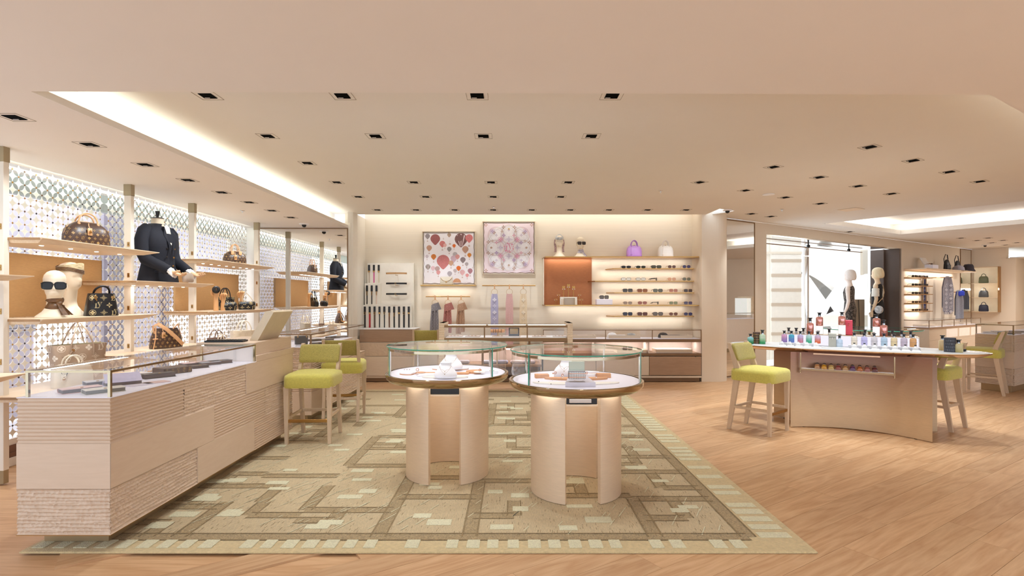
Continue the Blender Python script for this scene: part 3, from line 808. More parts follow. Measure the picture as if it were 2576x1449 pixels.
# ---- rug with raised bands and pale blocks
RX0, RX1, RY0, RY1 = -2.70, 1.675, 2.957, 8.22
RUGB = mat('rug_khaki', 'd6be92', .95, var=.2, scale=30, stretch=(14, 1.2, 1), bump=.9, bscale=40, sheen=.2)
RUGL = mat('rug_border', 'd2bb8c', .95, var=.12, scale=50, bump=.7, bscale=200, sheen=.2)
RUGD = mat('rug_dark', 'b0976c', .95, var=.4, scale=120, bump=1, bscale=220, sheen=.2)
RUGP = mat('rug_pale', 'ecdcb8', .95, var=.16, scale=110, bump=1, bscale=180, sheen=.2)
RUGX = mat('rug_line', '8d7856', .95, var=.5, scale=150, bump=.6, bscale=200)
rug = thing('area_rug', 'large khaki area rug with a maze of darker bands under the round display cases', 'rug', (0, 0, 0))
MB().rbox(RX0, RY0, 0, RX1, RY1, .0115, .004).build('border', RUGL, rug)
bw = .30
MB().box(RX0 + bw, RY0 + bw * .62, .0115, RX1 - bw, RY1 - bw * .62, .0125).build('field', RUGB, rug)
rg = random.Random(21)
fx0, fx1, fy0, fy1 = RX0 + bw, RX1 - bw, RY0 + bw * .62, RY1 - bw * .62
bands, lines = [], []
def band(x0, y0, x1, y1, w, z):
    """wobbly strip between two points"""
    n = max(2, int(math.hypot(x1 - x0, y1 - y0) / .06)); dx, dy = x1 - x0, y1 - y0; L_ = math.hypot(dx, dy); nx, ny = -dy / L_, dx / L_
    rows = []
    for i in range(n + 1):
        t = i / n; a = w / 2 * rg.uniform(.85, 1.12); b = w / 2 * rg.uniform(.85, 1.12)
        rows.append(((x0 + dx * t + nx * a, y0 + dy * t + ny * a, z), (x0 + dx * t - nx * b, y0 + dy * t - ny * b, z)))
    return rows
def strip(mb, rows): 
    for i in range(len(rows) - 1):
        mb.quad(rows[i][1], rows[i + 1][1], rows[i + 1][0], rows[i][0])
segs = [(fx0, fy0, fx1, fy0), (fx1, fy0, fx1, fy1), (fx1, fy1, fx0, fy1), (fx0, fy1, fx0, fy0)]
# columns and rows of the maze
cx = [fx0]
while cx[-1] < fx1 - .5: cx.append(cx[-1] + rg.uniform(.42, .66))
cx[-1] = fx1
cy = [fy0]
while cy[-1] < fy1 - .5: cy.append(cy[-1] + rg.uniform(.42, .62))
cy[-1] = fy1
cells = []
for i in range(len(cx) - 1):
    ys = [fy0]
    while ys[-1] < fy1 - .55: ys.append(ys[-1] + rg.uniform(.38, .70))
    ys[-1] = fy1
    for j in range(len(ys) - 1):
        x0, x1, y0, y1 = cx[i], cx[i + 1], ys[j], ys[j + 1]
        if i and rg.random() < .62: segs.append((x0, y0, x0, y1))
        if j and rg.random() < .85: segs.append((x0, y0, x1, y0))
        if rg.random() < .5:      # inner hook
            hx = rg.uniform(.35, .6); hy = rg.uniform(.35, .6); m_ = rg.randint(0, 3)
            ax = x0 + (x1 - x0) * hx; ay = y0 + (y1 - y0) * hy
            ex = x0 if m_ % 2 else x1; ey = y0 if m_ < 2 else y1
            segs.append((ax, ay, ex, ay)); segs.append((ax, ay, ax, ey))
        cells.append((x0, y0, x1, y1))
for k_, (x0, y0, x1, y1) in enumerate(segs[:300]):
    mb = MB(); strip(mb, band(x0, y0, x1, y1, .075 if k_ > 3 else .09, .0128 + .000006 * k_)); mb.build('maze_band', RUGD, rug)
ed = MB()
for k_, (x0, y0, x1, y1) in enumerate(segs):
    dx, dy = x1 - x0, y1 - y0; L_ = math.hypot(dx, dy) or 1; nx, ny = -dy / L_ * .043, dx / L_ * .043
    for s_ in (-1, 1): strip(ed, band(x0 + nx * s_, y0 + ny * s_, x1 + nx * s_, y1 + ny * s_, .009, .0150 + .000002 * k_))
struct(ed.build('outline', RUGX, rug), 'stuff')
for x0, y0, x1, y1 in cells:
    for _ in range(rg.choice((1, 2, 2, 3))):
        px = rg.uniform(x0 + .06, max(x0 + .07, x1 - .22)); py = rg.uniform(y0 + .05, max(y0 + .06, y1 - .14)); w = rg.uniform(.10, .18); h = rg.uniform(.05, .09)
        MB().rbox(px, py, .0125, px + w, py + h, .0154 + rg.random() * .001, .0015).build('pale_patch', RUGP, rug)
th = MB()
for _ in range(420):
    x = rg.uniform(fx0 + .1, fx1 - .1); y = rg.uniform(fy0, 6.2); l = rg.uniform(.06, .16)
    strip(th, band(x, y, x + l * .5, y + l, .006, .0150))
struct(th.build('loose_thread', RUGP, rug), 'stuff')
dk2 = MB()
for _ in range(2600):
    x = rg.uniform(fx0 + .05, fx1 - .05); y = fy0 + (6.8 - fy0) * rg.random() ** 1.2; l = rg.uniform(.015, .04)
    dk2.quad((x, y, .0137), (x + .0025, y, .0137), (x + .004, y + l, .0137), (x + .0015, y + l, .0137))
struct(dk2.build('dark_fleck', RUGX, rug), 'stuff')
def blocks(n, f):
    p = .03
    while p < n - .12:
        if rg.random() < .74: f(p, rg.uniform(.062, .08))
        p += .115
blocks(RX1 - RX0 - .26, lambda p, w: MB().rbox(RX0 + p, RY0 + .045, .0115, RX0 + p + w, RY0 + .145, .0155, .0015).build('border_block', RUGP, rug))
blocks(RY1 - RY0, lambda p, w: MB().rbox(RX1 - .235, RY0 + .03 + p, .0115, RX1 - .05, RY0 + .03 + p + w, .0155, .0015).build('border_block', RUGP, rug))
# ================================================================ BAGS, HEADS AND LEATHER GOODS
def m_lv():
    return [[(-.42, -.44), (-.28, -.44), (-.24, .24), (-.38, .24)], [(-.52, -.5), (.12, -.5), (.12, -.41), (-.52, -.41)], [(.04, -.42), (.13, -.42), (.19, -.22), (.14, -.22)],
            [(-.5, .24), (-.14, .24), (-.14, .30), (-.5, .30)], [(-.06, .5), (.09, .5), (.26, -.10), (.21, -.28)], [(.21, -.28), (.26, -.12), (.50, .5), (.43, .5)],
            [(-.13, .5), (.17, .5), (.17, .56), (-.13, .56)], [(.34, .5), (.6, .5), (.6, .56), (.34, .56)]]
def m_round(): 
    out = [[(dx * .27 + .19 * math.cos(a * PI / 4), dz * .27 + .19 * math.sin(a * PI / 4)) for a in range(8)] for dx, dz in ((1, 0), (0, 1), (-1, 0), (0, -1))]
    return out + [[(.08 * math.cos(a * PI / 3), .08 * math.sin(a * PI / 3)) for a in range(6)]]
def m_point():
    return [[(0, .08), (.13, .2), (0, .5), (-.13, .2)], [(0, -.08), (.13, -.2), (0, -.5), (-.13, -.2)], [(.08, 0), (.2, .13), (.5, 0), (.2, -.13)], [(-.08, 0), (-.2, .13), (-.5, 0), (-.2, -.13)]]
def ring_poly(r0, r1, n=14):
    return [[(r0 * math.cos(2 * PI * i / n), r0 * math.sin(2 * PI * i / n)), (r1 * math.cos(2 * PI * i / n), r1 * math.sin(2 * PI * i / n)),
             (r1 * math.cos(2 * PI * (i + 1) / n), r1 * math.sin(2 * PI * (i + 1) / n)), (r0 * math.cos(2 * PI * (i + 1) / n), r0 * math.sin(2 * PI * (i + 1) / n))] for i in range(n)]
def m_disc(): return [[(a * .8, b * .8) for a, b in p] for p in m_round()] + ring_poly(.46, .52)
def m_dia():
    c = [(0, .55), (.55, 0), (0, -.55), (-.55, 0)]; out = []
    for i in range(4):
        (x0, z0), (x1, z1) = c[i], c[(i + 1) % 4]; mx, mz = (x0 + x1) / 2 * .62, (z0 + z1) / 2 * .62
        k = .84
        out.append([(x0, z0), (mx, mz), (mx * k, mz * k), (x0 * k, z0 * k)]); out.append([(mx, mz), (x1, z1), (x1 * k, z1 * k), (mx * k, mz * k)])
    return out + [[(a * .6, b * .6) for a, b in p] for p in m_point()]
MOT = [m_lv(), m_round(), m_point(), m_dia(), m_disc()]

class Skin:
    """side wall of a soft bag: superellipse cross-sections along z"""
    def __init__(s, prof, n=4): s.p = prof; s.n = n; s.c = {}
    def wd(s, z):
        p = s.p
        if z <= p[0][0]: return p[0][1], p[0][2], (p[0][3] if len(p[0]) > 3 else 0)
        for a, b in zip(p, p[1:]):
            if z <= b[0]:
                t = (z - a[0]) / (b[0] - a[0] or 1)
                g = lambda i: (a[i] if len(a) > i else 0) * (1 - t) + (b[i] if len(b) > i else 0) * t
                return g(1), g(2), g(3)
        return p[-1][1], p[-1][2], (p[-1][3] if len(p[-1]) > 3 else 0)
    def around(s, l, z, off=.0015):
        """point at arc length l from the front centre (+ to the right)"""
        k = round(z / .002)
        if k not in s.c:
            w, d, oy = s.wd(z); pts = []
            for i in range(65):
                a = -PI / 2 + PI * (i - 32) / 32; c, q = math.cos(a), math.sin(a)
                pts.append((( w / 2 + off) * math.copysign(abs(c) ** (2 / s.n), c), oy + (d / 2 + off) * math.copysign(abs(q) ** (2 / s.n), q)))
            acc = [0]
            for a, b in zip(pts, pts[1:]): acc.append(acc[-1] + math.hypot(a[0] - b[0], a[1] - b[1]))
            s.c[k] = (pts, [v - acc[32] for v in acc])
        pts, acc = s.c[k]
        for i in range(64):
            if acc[i] <= l <= acc[i + 1]:
                t = (l - acc[i]) / (acc[i + 1] - acc[i] or 1)
                return (pts[i][0] + (pts[i + 1][0] - pts[i][0]) * t, pts[i][1] + (pts[i + 1][1] - pts[i][1]) * t, z)
        return (*pts[0 if l < 0 else 64], z)
    def body(s, k=40):
        rings = []
        for r in s.p:
            oy = r[3] if len(r) > 3 else 0
            rings.append([(x, y, r[0]) for x, y in superell(r[1], r[2], s.n, k, 0, oy)])
        return MB().loft(rings)
    def prints(s, pitch, size, lmax, zmin, zmax, kinds=(0, 1, 2, 3)):
        mb = MB(); r = 0; z = zmin
        while z < zmax:
            n = int(lmax / pitch) + 1
            for c in range(-n, n + 1):
                l = (c + .5 * (r % 2)) * pitch
                if abs(l) > lmax: continue
                for poly in MOT[kinds[(c + r * 2) % len(kinds)]]:
                    mb.add([s.around(l + x * size, z + q * size) for x, q in poly], [tuple(range(len(poly)))])
            z += pitch * .8; r += 1
        return mb
def handle(a, z0, h, y, r, lean=0, n=14, flat=1.0, x0=0):
    pts = []
    for i in range(n + 1):
        t = PI * i / n
        pts.append((x0 - a * math.cos(t), y + lean * math.sin(t), z0 + h * math.sin(t) ** .8))
    return MB().tube(pts, r, 8, flat=flat)
def make_bag(label, loc, rz, prof, n=4, body=CANVAS, pr=None, hmat=TAN, hs=(), extra=None, trim=None, group='handbags on display', opening=False, name='handbag'):
    t = thing(name, label, 'handbag', loc, rz, group)
    sk = Skin(prof, n)
    sk.body().build('bag_body', body, t, smooth=50)
    if pr: sk.prints(*pr[1:]).build('motif_print', pr[0], t)['kind'] = 'stuff'
    for a, z0, h, y, r, lean in hs:
        handle(a, z0, h, y, r, lean).build('handle', hmat, t, smooth=True)
        for x in (-a, a): MB().lathe([(0, -.012), (r * 1.7, -.008), (r * 1.7, .004), (0, .012)], 8).xf(Matrix.Translation((x, y, z0))).build('handle_tab', hmat, t, smooth=True)
    if trim is not None:
        w, d, oy = sk.wd(.0)
        MB().loft([[(x, y, z) for x, y in superell(w + .004, d + .004, n, 40, 0, oy)] for z in (0, .012)]).build('base_trim', trim, t, smooth=50)
    if opening:
        w, d, oy = sk.wd(prof[-1][0])
        MB().loft([[(x, y, prof[-1][0] + .0008) for x, y in superell(w - .012, d - .012, n, 40, 0, oy)], [(x, y, prof[-1][0] + .0012) for x, y in superell(w - .014, d - .014, n, 40, 0, oy)]]).build('lining', opening, t)
    if extra: extra(t, sk)
    return t
def tagfob(t, x, y, z, m, l=.06):
    f = MB().tube([(x, y, z), (x - .006, y - .012, z - .02), (x, y - .016, z - .04)], .0035).rbox(x - .018, y - .022, z - .045 - l, x + .018, y - .016, z - .04, .002)
    b = f.build('name_tag', m, t, smooth=50)
    MB().rbox(x - .009, y - .034, z - .05 - l * .6, x + .009, y - .023, z - .05 - l * .3, .002).tube([(x - .006, y - .028, z - .05 - l * .3), (x, y - .028, z - .038 - l * .3), (x + .006, y - .028, z - .05 - l * .3)], .002).build('padlock', GOLD, b)
R_ = math.radians
dome_p = lambda s: [(0, .35 * s, .17 * s), (.01, .355 * s, .175 * s), (.09 * s, .35 * s, .165 * s), (.14 * s, .325 * s, .14 * s), (.175 * s, .27 * s, .10 * s), (.20 * s, .20 * s, .06 * s), (.208 * s, .15 * s, .02 * s)]
def zipp(s):
    def f(t, sk):
        MB().tube([(-.17 * s, 0, .10 * s), (-.155 * s, 0, .152 * s), (-.10 * s, 0, .20 * s), (0, 0, .211 * s), (.10 * s, 0, .20 * s), (.155 * s, 0, .152 * s), (.17 * s, 0, .10 * s)], .005).build('zip_piping', TAN, t, smooth=True)
        MB().rbox(-.168 * s, -.014, .12 * s, -.160 * s, -.006, .165 * s, .002).build('zip_pull', BRASS, t)
        tagfob(t, -.02 * s, -.07 * s, .19 * s, TAN)
    return f
make_bag('large dome-shaped monogram handbag with tan handles on the high left shelf', (-3.77, 4.79, 1.863), R_(66), dome_p(1.0), 3.2, CANVAS, (CANPR, .046, .027, .26, .025, .165), TAN, ((.075, .19, .095, -.03, .0075, .01), (.075, .19, .085, .03, .0075, -.01)), zipp(1.0), TAN)
make_bag('small dome-shaped monogram bag with tan handles on the far high shelf', (-3.76, 7.33, 1.863), R_(48), dome_p(.82), 3.2, CANVAS, (CANPR, .042, .025, .2, .025, .13), TAN, ((.05, .165, .10, -.03, .0065, .01), (.05, .165, .10, .03, .0065, -.01)), lambda t, sk: (zipp(.82)(t, sk), [MB().ball((x, -.062, .145), .022, 8, 6, (1, .25, 1.4)).build('leather_petal', TAN, t, smooth=True) for x in (-.05, .05)]), TAN)
def bucket_x(t, sk):
    for x in (-.06, .065): MB().lathe([(.006, -.002), (.013, -.002), (.013, .002), (.006, .002)], 14).xf(Matrix.Translation((x, -.076, .165)) @ Matrix.Rotation(PI / 2, 4, 'X')).build('eyelet', GOLD, t, smooth=True)
    pts = [(-.06 - .01 * math.sin(i), -.083 - .003 * (i % 2), .165 - .012 * i + .02) for i in range(5)]
    MB().tube(pts, .005, 6).build('gold_chain', GOLD, t, smooth=True)
    MB().tube([(-.075, -.085, .15), (-.08, -.088, .11)], [.008, .012]).build('tassel', BLACK, t, smooth=True)
make_bag('black bucket bag with gold motifs beside the mannequin heads', (-3.70, 4.87, 1.242), R_(52), [(0, .245, .15), (.008, .25, .155), (.10, .225, .145), (.19, .195, .125), (.20, .19, .12)], 3.4, BLACK, (mat('pale_gold_print', 'c6b283', .4), .082, .05, .12, .03, .19, (3, 0, 2, 4)), BLACK, ((.06, .19, .075, .0, .009, -.05),), bucket_x, opening=mat('dark_lining', '241c18', .8))
def tote_x(t, sk):
    MB().tube([(-.17, -.055, .24), (-.12, -.085, .22), (-.08, -.085, .27), (-.07, -.08, .28)], .005).build('side_lace', hm_t, t, smooth=True)
    MB().lathe([(.0, -.003), (.012, -.003), (.012, .003), (0, .003)], 12).xf(Matrix.Translation((-.07, -.08, .282)) @ Matrix.Rotation(PI / 2, 4, 'X')).build('stud', GOLD, t)
TAUPE = mat('taupe_leather', 'b09a86', .45, var=.05, bump=.05, bscale=150); hm_t = mat('taupe_handle', '9d8672', .45)
def tall_handle(a, z0, ztop, y):
    pts = [(-a, y, z0 - .09), (-a, y, z0), (-a * .55, y * .7, (z0 + ztop) / 2 + .02), (-.01, y * .3, ztop), (.01, y * .3, ztop), (a * .55, y * .7, (z0 + ztop) / 2 + .02), (a, y, z0), (a, y, z0 - .09)]
    return MB().tube(pts, .0075, 8, flat=.6)
def neverfull(t, sk):
    tote_x(t, sk)
    for y in (-.082, .082): tall_handle(.085, .325, .515, y).build('handle', hm_t, t, smooth=True)
    MB().tube([(-.10, .03, 0), (-.10, .03, .52), (.02, .03, .525)], .003).build('bag_stand', BRASS, t)
make_bag('large taupe tote with pale motifs and raised thin handles', (-3.83, 4.77, .666), R_(62), [(0, .34, .16), (.01, .345, .165), (.15, .37, .16), (.30, .41, .15), (.33, .42, .145)], 5, TAUPE, (mat('cream_print', 'e9dfd2', .5), .10, .058, .26, .06, .32, (4, 3, 1, 0)), hm_t, (), neverfull, opening=mat('olive_lining', '5b5230', .8))
make_bag('cream leather bag with twin handles in front of the taupe tote', (-3.66, 4.50, .666), R_(58), [(0, .27, .15), (.01, .275, .155), (.12, .27, .15), (.17, .235, .12), (.19, .18, .06)], 4, CREAML, None, CREAML, ((.06, .17, .09, -.035, .007, -.01), (.06, .17, .085, .03, .007, .01)), lambda t, sk: (tagfob(t, -.09, -.075, .15, CREAML, .05), MB().tube([(-.10, -.085, .13), (-.075, -.092, .09), (-.06, -.085, .13)], .004).build('charm_strap', BLACK, t)))
def hobo_x(t, sk):
    MB().tube([(-.125, -.01, .16), (-.14, -.015, .24), (-.09, -.02, .262), (-.02, -.06, .20), (.06, -.09, .11), (.13, -.085, .035), (.155, -.02, .05), (.15, 0, .15), (.12, 0, .26)], .019, 8, flat=.22).build('shoulder_strap', TAN, t, smooth=True)
    MB().tube([(-.15, -.045, .0), (-.135, -.06, .12), (-.12, -.03, .23)], .009, 6, flat=.5).rbox(-.165, -.075, .10, -.115, -.055, .112, .003).build('side_strap', TAN, t, smooth=50)
    tagfob(t, -.055, -.04, .215, TAN, .06)
    MB().tube([(-.13, -.0, .215), (-.06, -.01, .19), (0, -.01, .18), (.06, -.01, .20), (.12, 0, .25)], .007).build('mouth_binding', TAN, t, smooth=True)
make_bag('slouchy monogram shoulder bag with broad tan strap on the low shelf', (-3.73, 5.83, .863), R_(60), [(0, .31, .15), (.01, .32, .16), (.10, .31, .13), (.17, .27, .07), (.215, .235, .02)], 3, CANVAS, (CANPR, .046, .026, .24, .025, .2), TAN, (), hobo_x)
make_bag('small brown tote with taupe handles behind the till', (-3.75, 6.86, .701), R_(70), [(0, .24, .12), (.01, .245, .125), (.20, .22, .10)], 5, mat('mole_leather', '7d6558', .45), None, mat('mole_handle', '8d7768', .45), ((.06, .19, .10, -.045, .006, .01), (.06, .19, .10, .045, .006, -.01)), None)
make_bag('small cream bag with looped handles in front of the brown tote', (-3.60, 6.72, .701), R_(60), [(0, .16, .10), (.12, .15, .09), (.17, .10, .04)], 4, CREAML, None, CREAML, ((.04, .16, .09, -.03, .007, 0), (.04, .16, .09, .03, .007, 0)), None)
make_bag('cream embossed tote with upright handles beside the till screen', (-3.78, 7.62, .701), R_(56), [(0, .33, .15), (.01, .335, .155), (.245, .36, .13)], 5, CREAML, (mat('cream_emboss', 'dccfb8', .5), .09, .05, .2, .05, .23), CREAML, ((.075, .23, .15, -.06, .007, .03), (.075, .23, .15, .06, .007, -.03)), None)
BPR = MATS['pale_gold_print']
make_bag('black tote with gold motifs and rolled handles on the far shelf', (-3.80, 7.16, 1.242), R_(55), [(0, .20, .10), (.17, .22, .10)], 6, BLACK, (BPR, .08, .05, .12, .03, .17, (0, 3, 2, 4)), BLACK, ((.05, .165, .125, -.04, .007, .02), (.05, .165, .125, .04, .007, -.02)), None)
make_bag('small black barrel bag with gold motifs before the black tote', (-3.66, 6.98, 1.242), R_(48), [(0, .18, .06), (.006, .19, .10), (.05, .20, .125), (.09, .19, .10), (.108, .17, .04)], 3, BLACK, (BPR, .075, .055, .13, .035, .1, (2, 0, 3)), BLACK, ((.04, .10, .05, -.02, .005, 0),), None)
make_bag('black quilted flap bag with gold motifs and pearl chain on the far shelf', (-3.66, 7.46, 1.242), R_(50), [(0, .20, .06), (.006, .21, .085), (.06, .225, .095), (.10, .22, .07), (.11, .20, .03)], 4, BLACK, (BPR, .08, .055, .15, .03, .1, (2, 0, 4, 3)), GOLD, (), lambda t, sk: MB().tube([(-.06, 0, .108), (-.05, .02, .17), (-.01, .05, .235), (.01, .05, .235), (.06, .02, .17), (.09, 0, .108)], .0045, 6).build('chain', mat('pale_chain', 'e3cfa8', .3, .8), t, smooth=True))

# ---- mannequin hands (palm, four unequal fingers, thumb at the side); wrist at origin, fingers along +z, palm faces -y
def hand_mb(curl=.5, s=1.0, arm=0.0, armr=.026):
    mb = MB()
    mb.loft([[(x * s, y * s, z * s) for x, y in superell(w, d, 2.6, 14)] for z, w, d in ((-.01, .046, .034), (.02, .052, .034), (.06, .078, .032), (.09, .082, .028), (.102, .074, .02))])
    for i, (x, L_, r) in enumerate(((-.03, .066, .0085), (-.0095, .076, .009), (.011, .071, .0088), (.030, .055, .0078))):
        p = V(x, 0, .092); a = .12; pts = [p]; rs = [r]
        for seg, f in ((.42, .7), (.32, 1.1), (.26, .8)):
            a += curl * f
            p = p + V(x * .10 * seg, -math.sin(a) * L_ * seg, math.cos(a) * L_ * seg); pts.append(p); rs.append(r * (.97 - .1 * len(pts) / 4))
        pts.append(p + (pts[-1] - pts[-2]) * .12); rs.append(r * .4)
        mb.tube([q * s for q in pts], [q * s for q in rs], 8)
    th = [V(-.034, -.006, .03), V(-.05, -.02, .055), V(-.052, -.036, .08), V(-.044, -.05, .098), V(-.041, -.053, .103)]
    mb.tube([q * s for q in th], [.012 * s, .0115 * s, .0105 * s, .009 * s, .004 * s], 8)
    if arm: mb.loft([[(x * s, y * s, z) for x, y in superell(w, d, 2.2, 14)] for z, w, d in ((-arm, armr * 2.3, armr * 2.1), (-arm * .5, armr * 2.1, armr * 1.9), (0, .048, .036))])
    return mb
def wood_hand(label, loc, rz, curl, arm, extra=None):
    t = thing('wooden_hand', label, 'hand model', loc, rz, 'wooden display hands')
    hand_mb(curl, 1.0, arm).xf(Matrix.Translation((0, 0, arm))).build('hand', WARMSK, t, smooth=60)
    if extra: extra(t)
    return t
wood_hand('wooden display hand holding up a small black pouch', (-3.70, 6.76, 1.242), R_(30), 1.0, .16)
p = thing('coin_pouch', 'small black pouch with gold trim held up by a wooden hand', 'pouch', (-3.675, 6.715, 1.242 + .262), R_(30))
MB().lathe([(0, -.03), (.03, -.03), (.046, -.01), (.046, .012), (.03, .03), (0, .03)], 18).xf(Matrix.Rotation(R_(80), 4, 'X')).build('pouch', BLACK, p, smooth=True)
MB().tube([(.0, -.031, .02), (.0, -.033, -.01)], .004).build('clasp', GOLD, p)
wood_hand('wooden display hand reaching over the small black barrel bag', (-3.69, 6.905, 1.242), R_(60), 1.25, .11)
wood_hand('wooden display hand raised behind the black flap bag, chain round its wrist', (-3.755, 7.50, 1.242), R_(35), 1.0, .14)

# ---- mannequin heads
def head_mb(neck=0.0):
    """face towards -y; base at z=0"""
    T = [(0, .115, .10, .135), (.012, .112, .098, .132), (.05, .082, .082, .088), (.09, .058, .066, .062), (.13, .047, .06, .056), (.16 + neck, .046, .064, .054), (.178 + neck, .066, .07, .055), (.19 + neck, .084, .078, .056), (.205 + neck, .088, .084, .062), (.225 + neck, .088, .094, .067), (.25 + neck, .087, .105, .072), (.275 + neck, .084, .113, .076), (.30 + neck, .092, .118, .078), (.335 + neck, .092, .119, .079), (.365 + neck, .082, .108, .072), (.39 + neck, .058, .08, .054), (.403 + neck, .032, .046, .03), (.408 + neck, .006, .01, .006)]
    rings = []; K = 44
    zs = []
    for a, b in zip(T, T[1:]):
        m_ = 3 if a[0] >= .17 + neck else 1
        for j in range(m_): zs.append(tuple(a[q] + (b[q] - a[q]) * j / m_ for q in range(4)))
    zs.append(T[-1])
    g = lambda x, s: math.exp(-(x / s) ** 2)
    for z, f, bk, sd in zs:
        zz = z - neck; ring = []
        cy = 0.0 if zz < .16 else -.012
        for i in range(K):
            th = 2 * PI * i / K; c, s_ = math.cos(th), math.sin(th)      # th=0 is the face
            ang = (th + PI) % (2 * PI) - PI
            r = f if c > 0 else bk
            y = -r * c; x = sd * s_
            e = 0
            e += .020 * g(ang, .15) * g(zz - .245, .017) + .010 * g(ang, .12) * g(zz - .268, .02)       # nose
            e -= .009 * (g(ang - .42, .2) + g(ang + .42, .2)) * g(zz - .272, .014)                        # eye sockets
            e += .006 * g(ang, .26) * (g(zz - .218, .006) + g(zz - .207, .006))                           # lips
            e -= .004 * g(ang, .3) * g(zz - .198, .006)
            e += .004 * (g(ang - .4, .25) + g(ang + .4, .25)) * g(zz - .293, .01)                         # brow
            y -= e * 1.0; 
            ring.append((x, y + cy, z))
        rings.append(ring)
    mb = MB().loft(rings)
    for s_ in (-1, 1):
        mb.ball((s_ * .078, .012, .262 + neck), .026, 10, 8, (.34, .62, 1.1))
    return mb
def head(label, loc, rz, neck=0, s=1.0):
    t = thing('mannequin_bust', label, 'mannequin head', loc, rz, 'cream mannequin heads')
    t.scale = (s,) * 3
    head_mb(neck).build('head', SKINM, t, smooth=70)
    return t
LENS = {}
def lens_mat(c):
    if c not in LENS: LENS[c] = mat('lens_' + c, c, .15, var=.05, spec=.35, alpha=.95)
    return LENS[c]
def specs_parts(t, w=.145, h=.045, n=3.0, lens='2a2523', frame=None, thick=.003, tl=.13, tilt=0, rimless=False, dz=0):
    """sunglasses standing on their rims, front towards -y, bottom of the lenses at z=dz"""
    frame = frame or BLACKP; lw = w * .44; cx = w * .26
    for s_ in (-1, 1):
        o = [(cx * s_ + x, -.004 + .10 * (abs(cx * s_ + x) / w) ** 2 * w, dz + h / 2 + z + tilt * (abs(cx * s_ + x) - cx)) for x, z in superell(lw, h, n, 24)]
        mb = MB().loft([[(x * 1, y - .001, z) for x, y, z in o], [(x, y + .001, z) for x, y, z in o]]); mb.build('lens', lens_mat(lens), t)
        if not rimless: MB().tube(o, thick, 6, closed=True).build('rim', frame, t, smooth=True)
        else: MB().tube(o, .0012, 5, closed=True).build('rim', frame, t, smooth=True)
        xx = s_ * w * .49
        MB().tube([(xx, .008, dz + h * .78), (xx, .014, dz + h * .8), (xx * .98, tl * .75, dz + h * .72), (xx * .95, tl, dz + h * .3)], [thick * 1.1, thick, thick * .8, thick * .8], 6, flat=1.6).build('temple', frame, t, smooth=True)
    MB().tube([(-w * .05, -.003, dz + h * .62), (0, -.004, dz + h * .70), (w * .05, -.003, dz + h * .62)], thick * .9, 6).build('bridge', frame, t, smooth=True)
SILKB = mat('brown_silk', '5d4026', .4, var=.75, scale=28, stretch=(1, 1, 2)); SILKC = mat('cream_silk', 'c9b391', .4, var=.4, scale=40, stretch=(1, 1, 5))
def neck_scarf(name, label, loc, rz, m, z0, z1, tail, s=1.0, R0=.062):
    t = thing(name, label, 'scarf', loc, rz); t.scale = (s,) * 3
    rings = []
    for i in range(9):
        v = i / 8; z = z0 + (z1 - z0) * v; r = R0 + .008 * math.sin(v * PI * 3) - .006 * v
        rings.append([(r * 1.0 * math.cos(2 * PI * k / 28), r * 1.12 * math.sin(2 * PI * k / 28), z + .008 * math.sin(2 * PI * k / 28 + i)) for k in range(28)])
    MB().loft(rings, cap=False).build('wrap', m, t, smooth=True)
    MB().ball((.035, -.06, (z0 + z1) / 2), .022, 10, 8, (1, .7, .9)).build('knot', m, t, smooth=True)
    for a in tail: MB().grid(lambda u, v: (a[0] + (a[3] - a[0]) * v + (u - .5) * (.03 + .03 * v), a[1] + (a[4] - a[1]) * v - .008 * math.sin(u * PI * 2), a[2] + (a[5] - a[2]) * v), 6, 8).build('tail', m, t, smooth=True)
    return t
HB = (-3.78, 4.47, 1.242); hs_ = .95
head('bald cream mannequin head with dark sunglasses on the left shelf', HB, R_(36), 0, hs_)
def specs_on(label, hpos, rz, s, z, **kw):
    g = thing('sunglasses', label, 'sunglasses', (hpos[0] + math.sin(rz) * .100 * s, hpos[1] - math.cos(rz) * .100 * s, hpos[2] + z * s), rz)
    specs_parts(g, **kw); g.scale = (s,) * 3
    return g
specs_on('black square sunglasses worn by the bald head on the left shelf', HB, R_(36), hs_, .243, w=.165, h=.06, n=3.4, lens='1c1918', thick=.0045, tl=.10)
neck_scarf('neck_scarf', 'brown chain-print silk scarf round the neck of the bald head', HB, R_(36), SILKB, .075, .165, ((.03, -.07, .12, .08, -.11, .02), (.04, -.06, .11, .10, -.05, .02)), hs_)
HB2 = (-3.93, 4.80, 1.242)
head('cream mannequin head in profile with a silk headband on the left shelf', HB2, R_(84), .07, 1.0)
hbnd = thing('headband', 'cream and brown twisted silk headband on the profile head', 'headband', HB2, R_(84))
rings = []
for i in range(7):
    v = i / 6; w_ = .0 + (v - .5) * .06
    rings.append([(.083 * math.cos(a), -.012 + .112 * math.sin(a) * (1.0 if math.sin(a) > 0 else .92), .415 + w_ + .035 * -math.sin(a) * -1 * -.6 + .004 * math.sin(a * 3 + i)) for a in [2 * PI * k / 36 for k in range(36)]])
MB().loft(rings, cap=False).build('band', SILKC, hbnd, smooth=True)
for dz in (-.012, .0, .012): MB().tube([(.084 * math.cos(a), -.012 + .113 * math.sin(a) * (1.0 if math.sin(a) > 0 else .92), .415 + dz + .024 * math.sin(a) * -1 * -1 + .01 * math.sin(2 * a)) for a in [2 * PI * k / 36 for k in range(36)]], .0045, 6, closed=True).build('brown_fold', SILKB, hbnd, smooth=True)

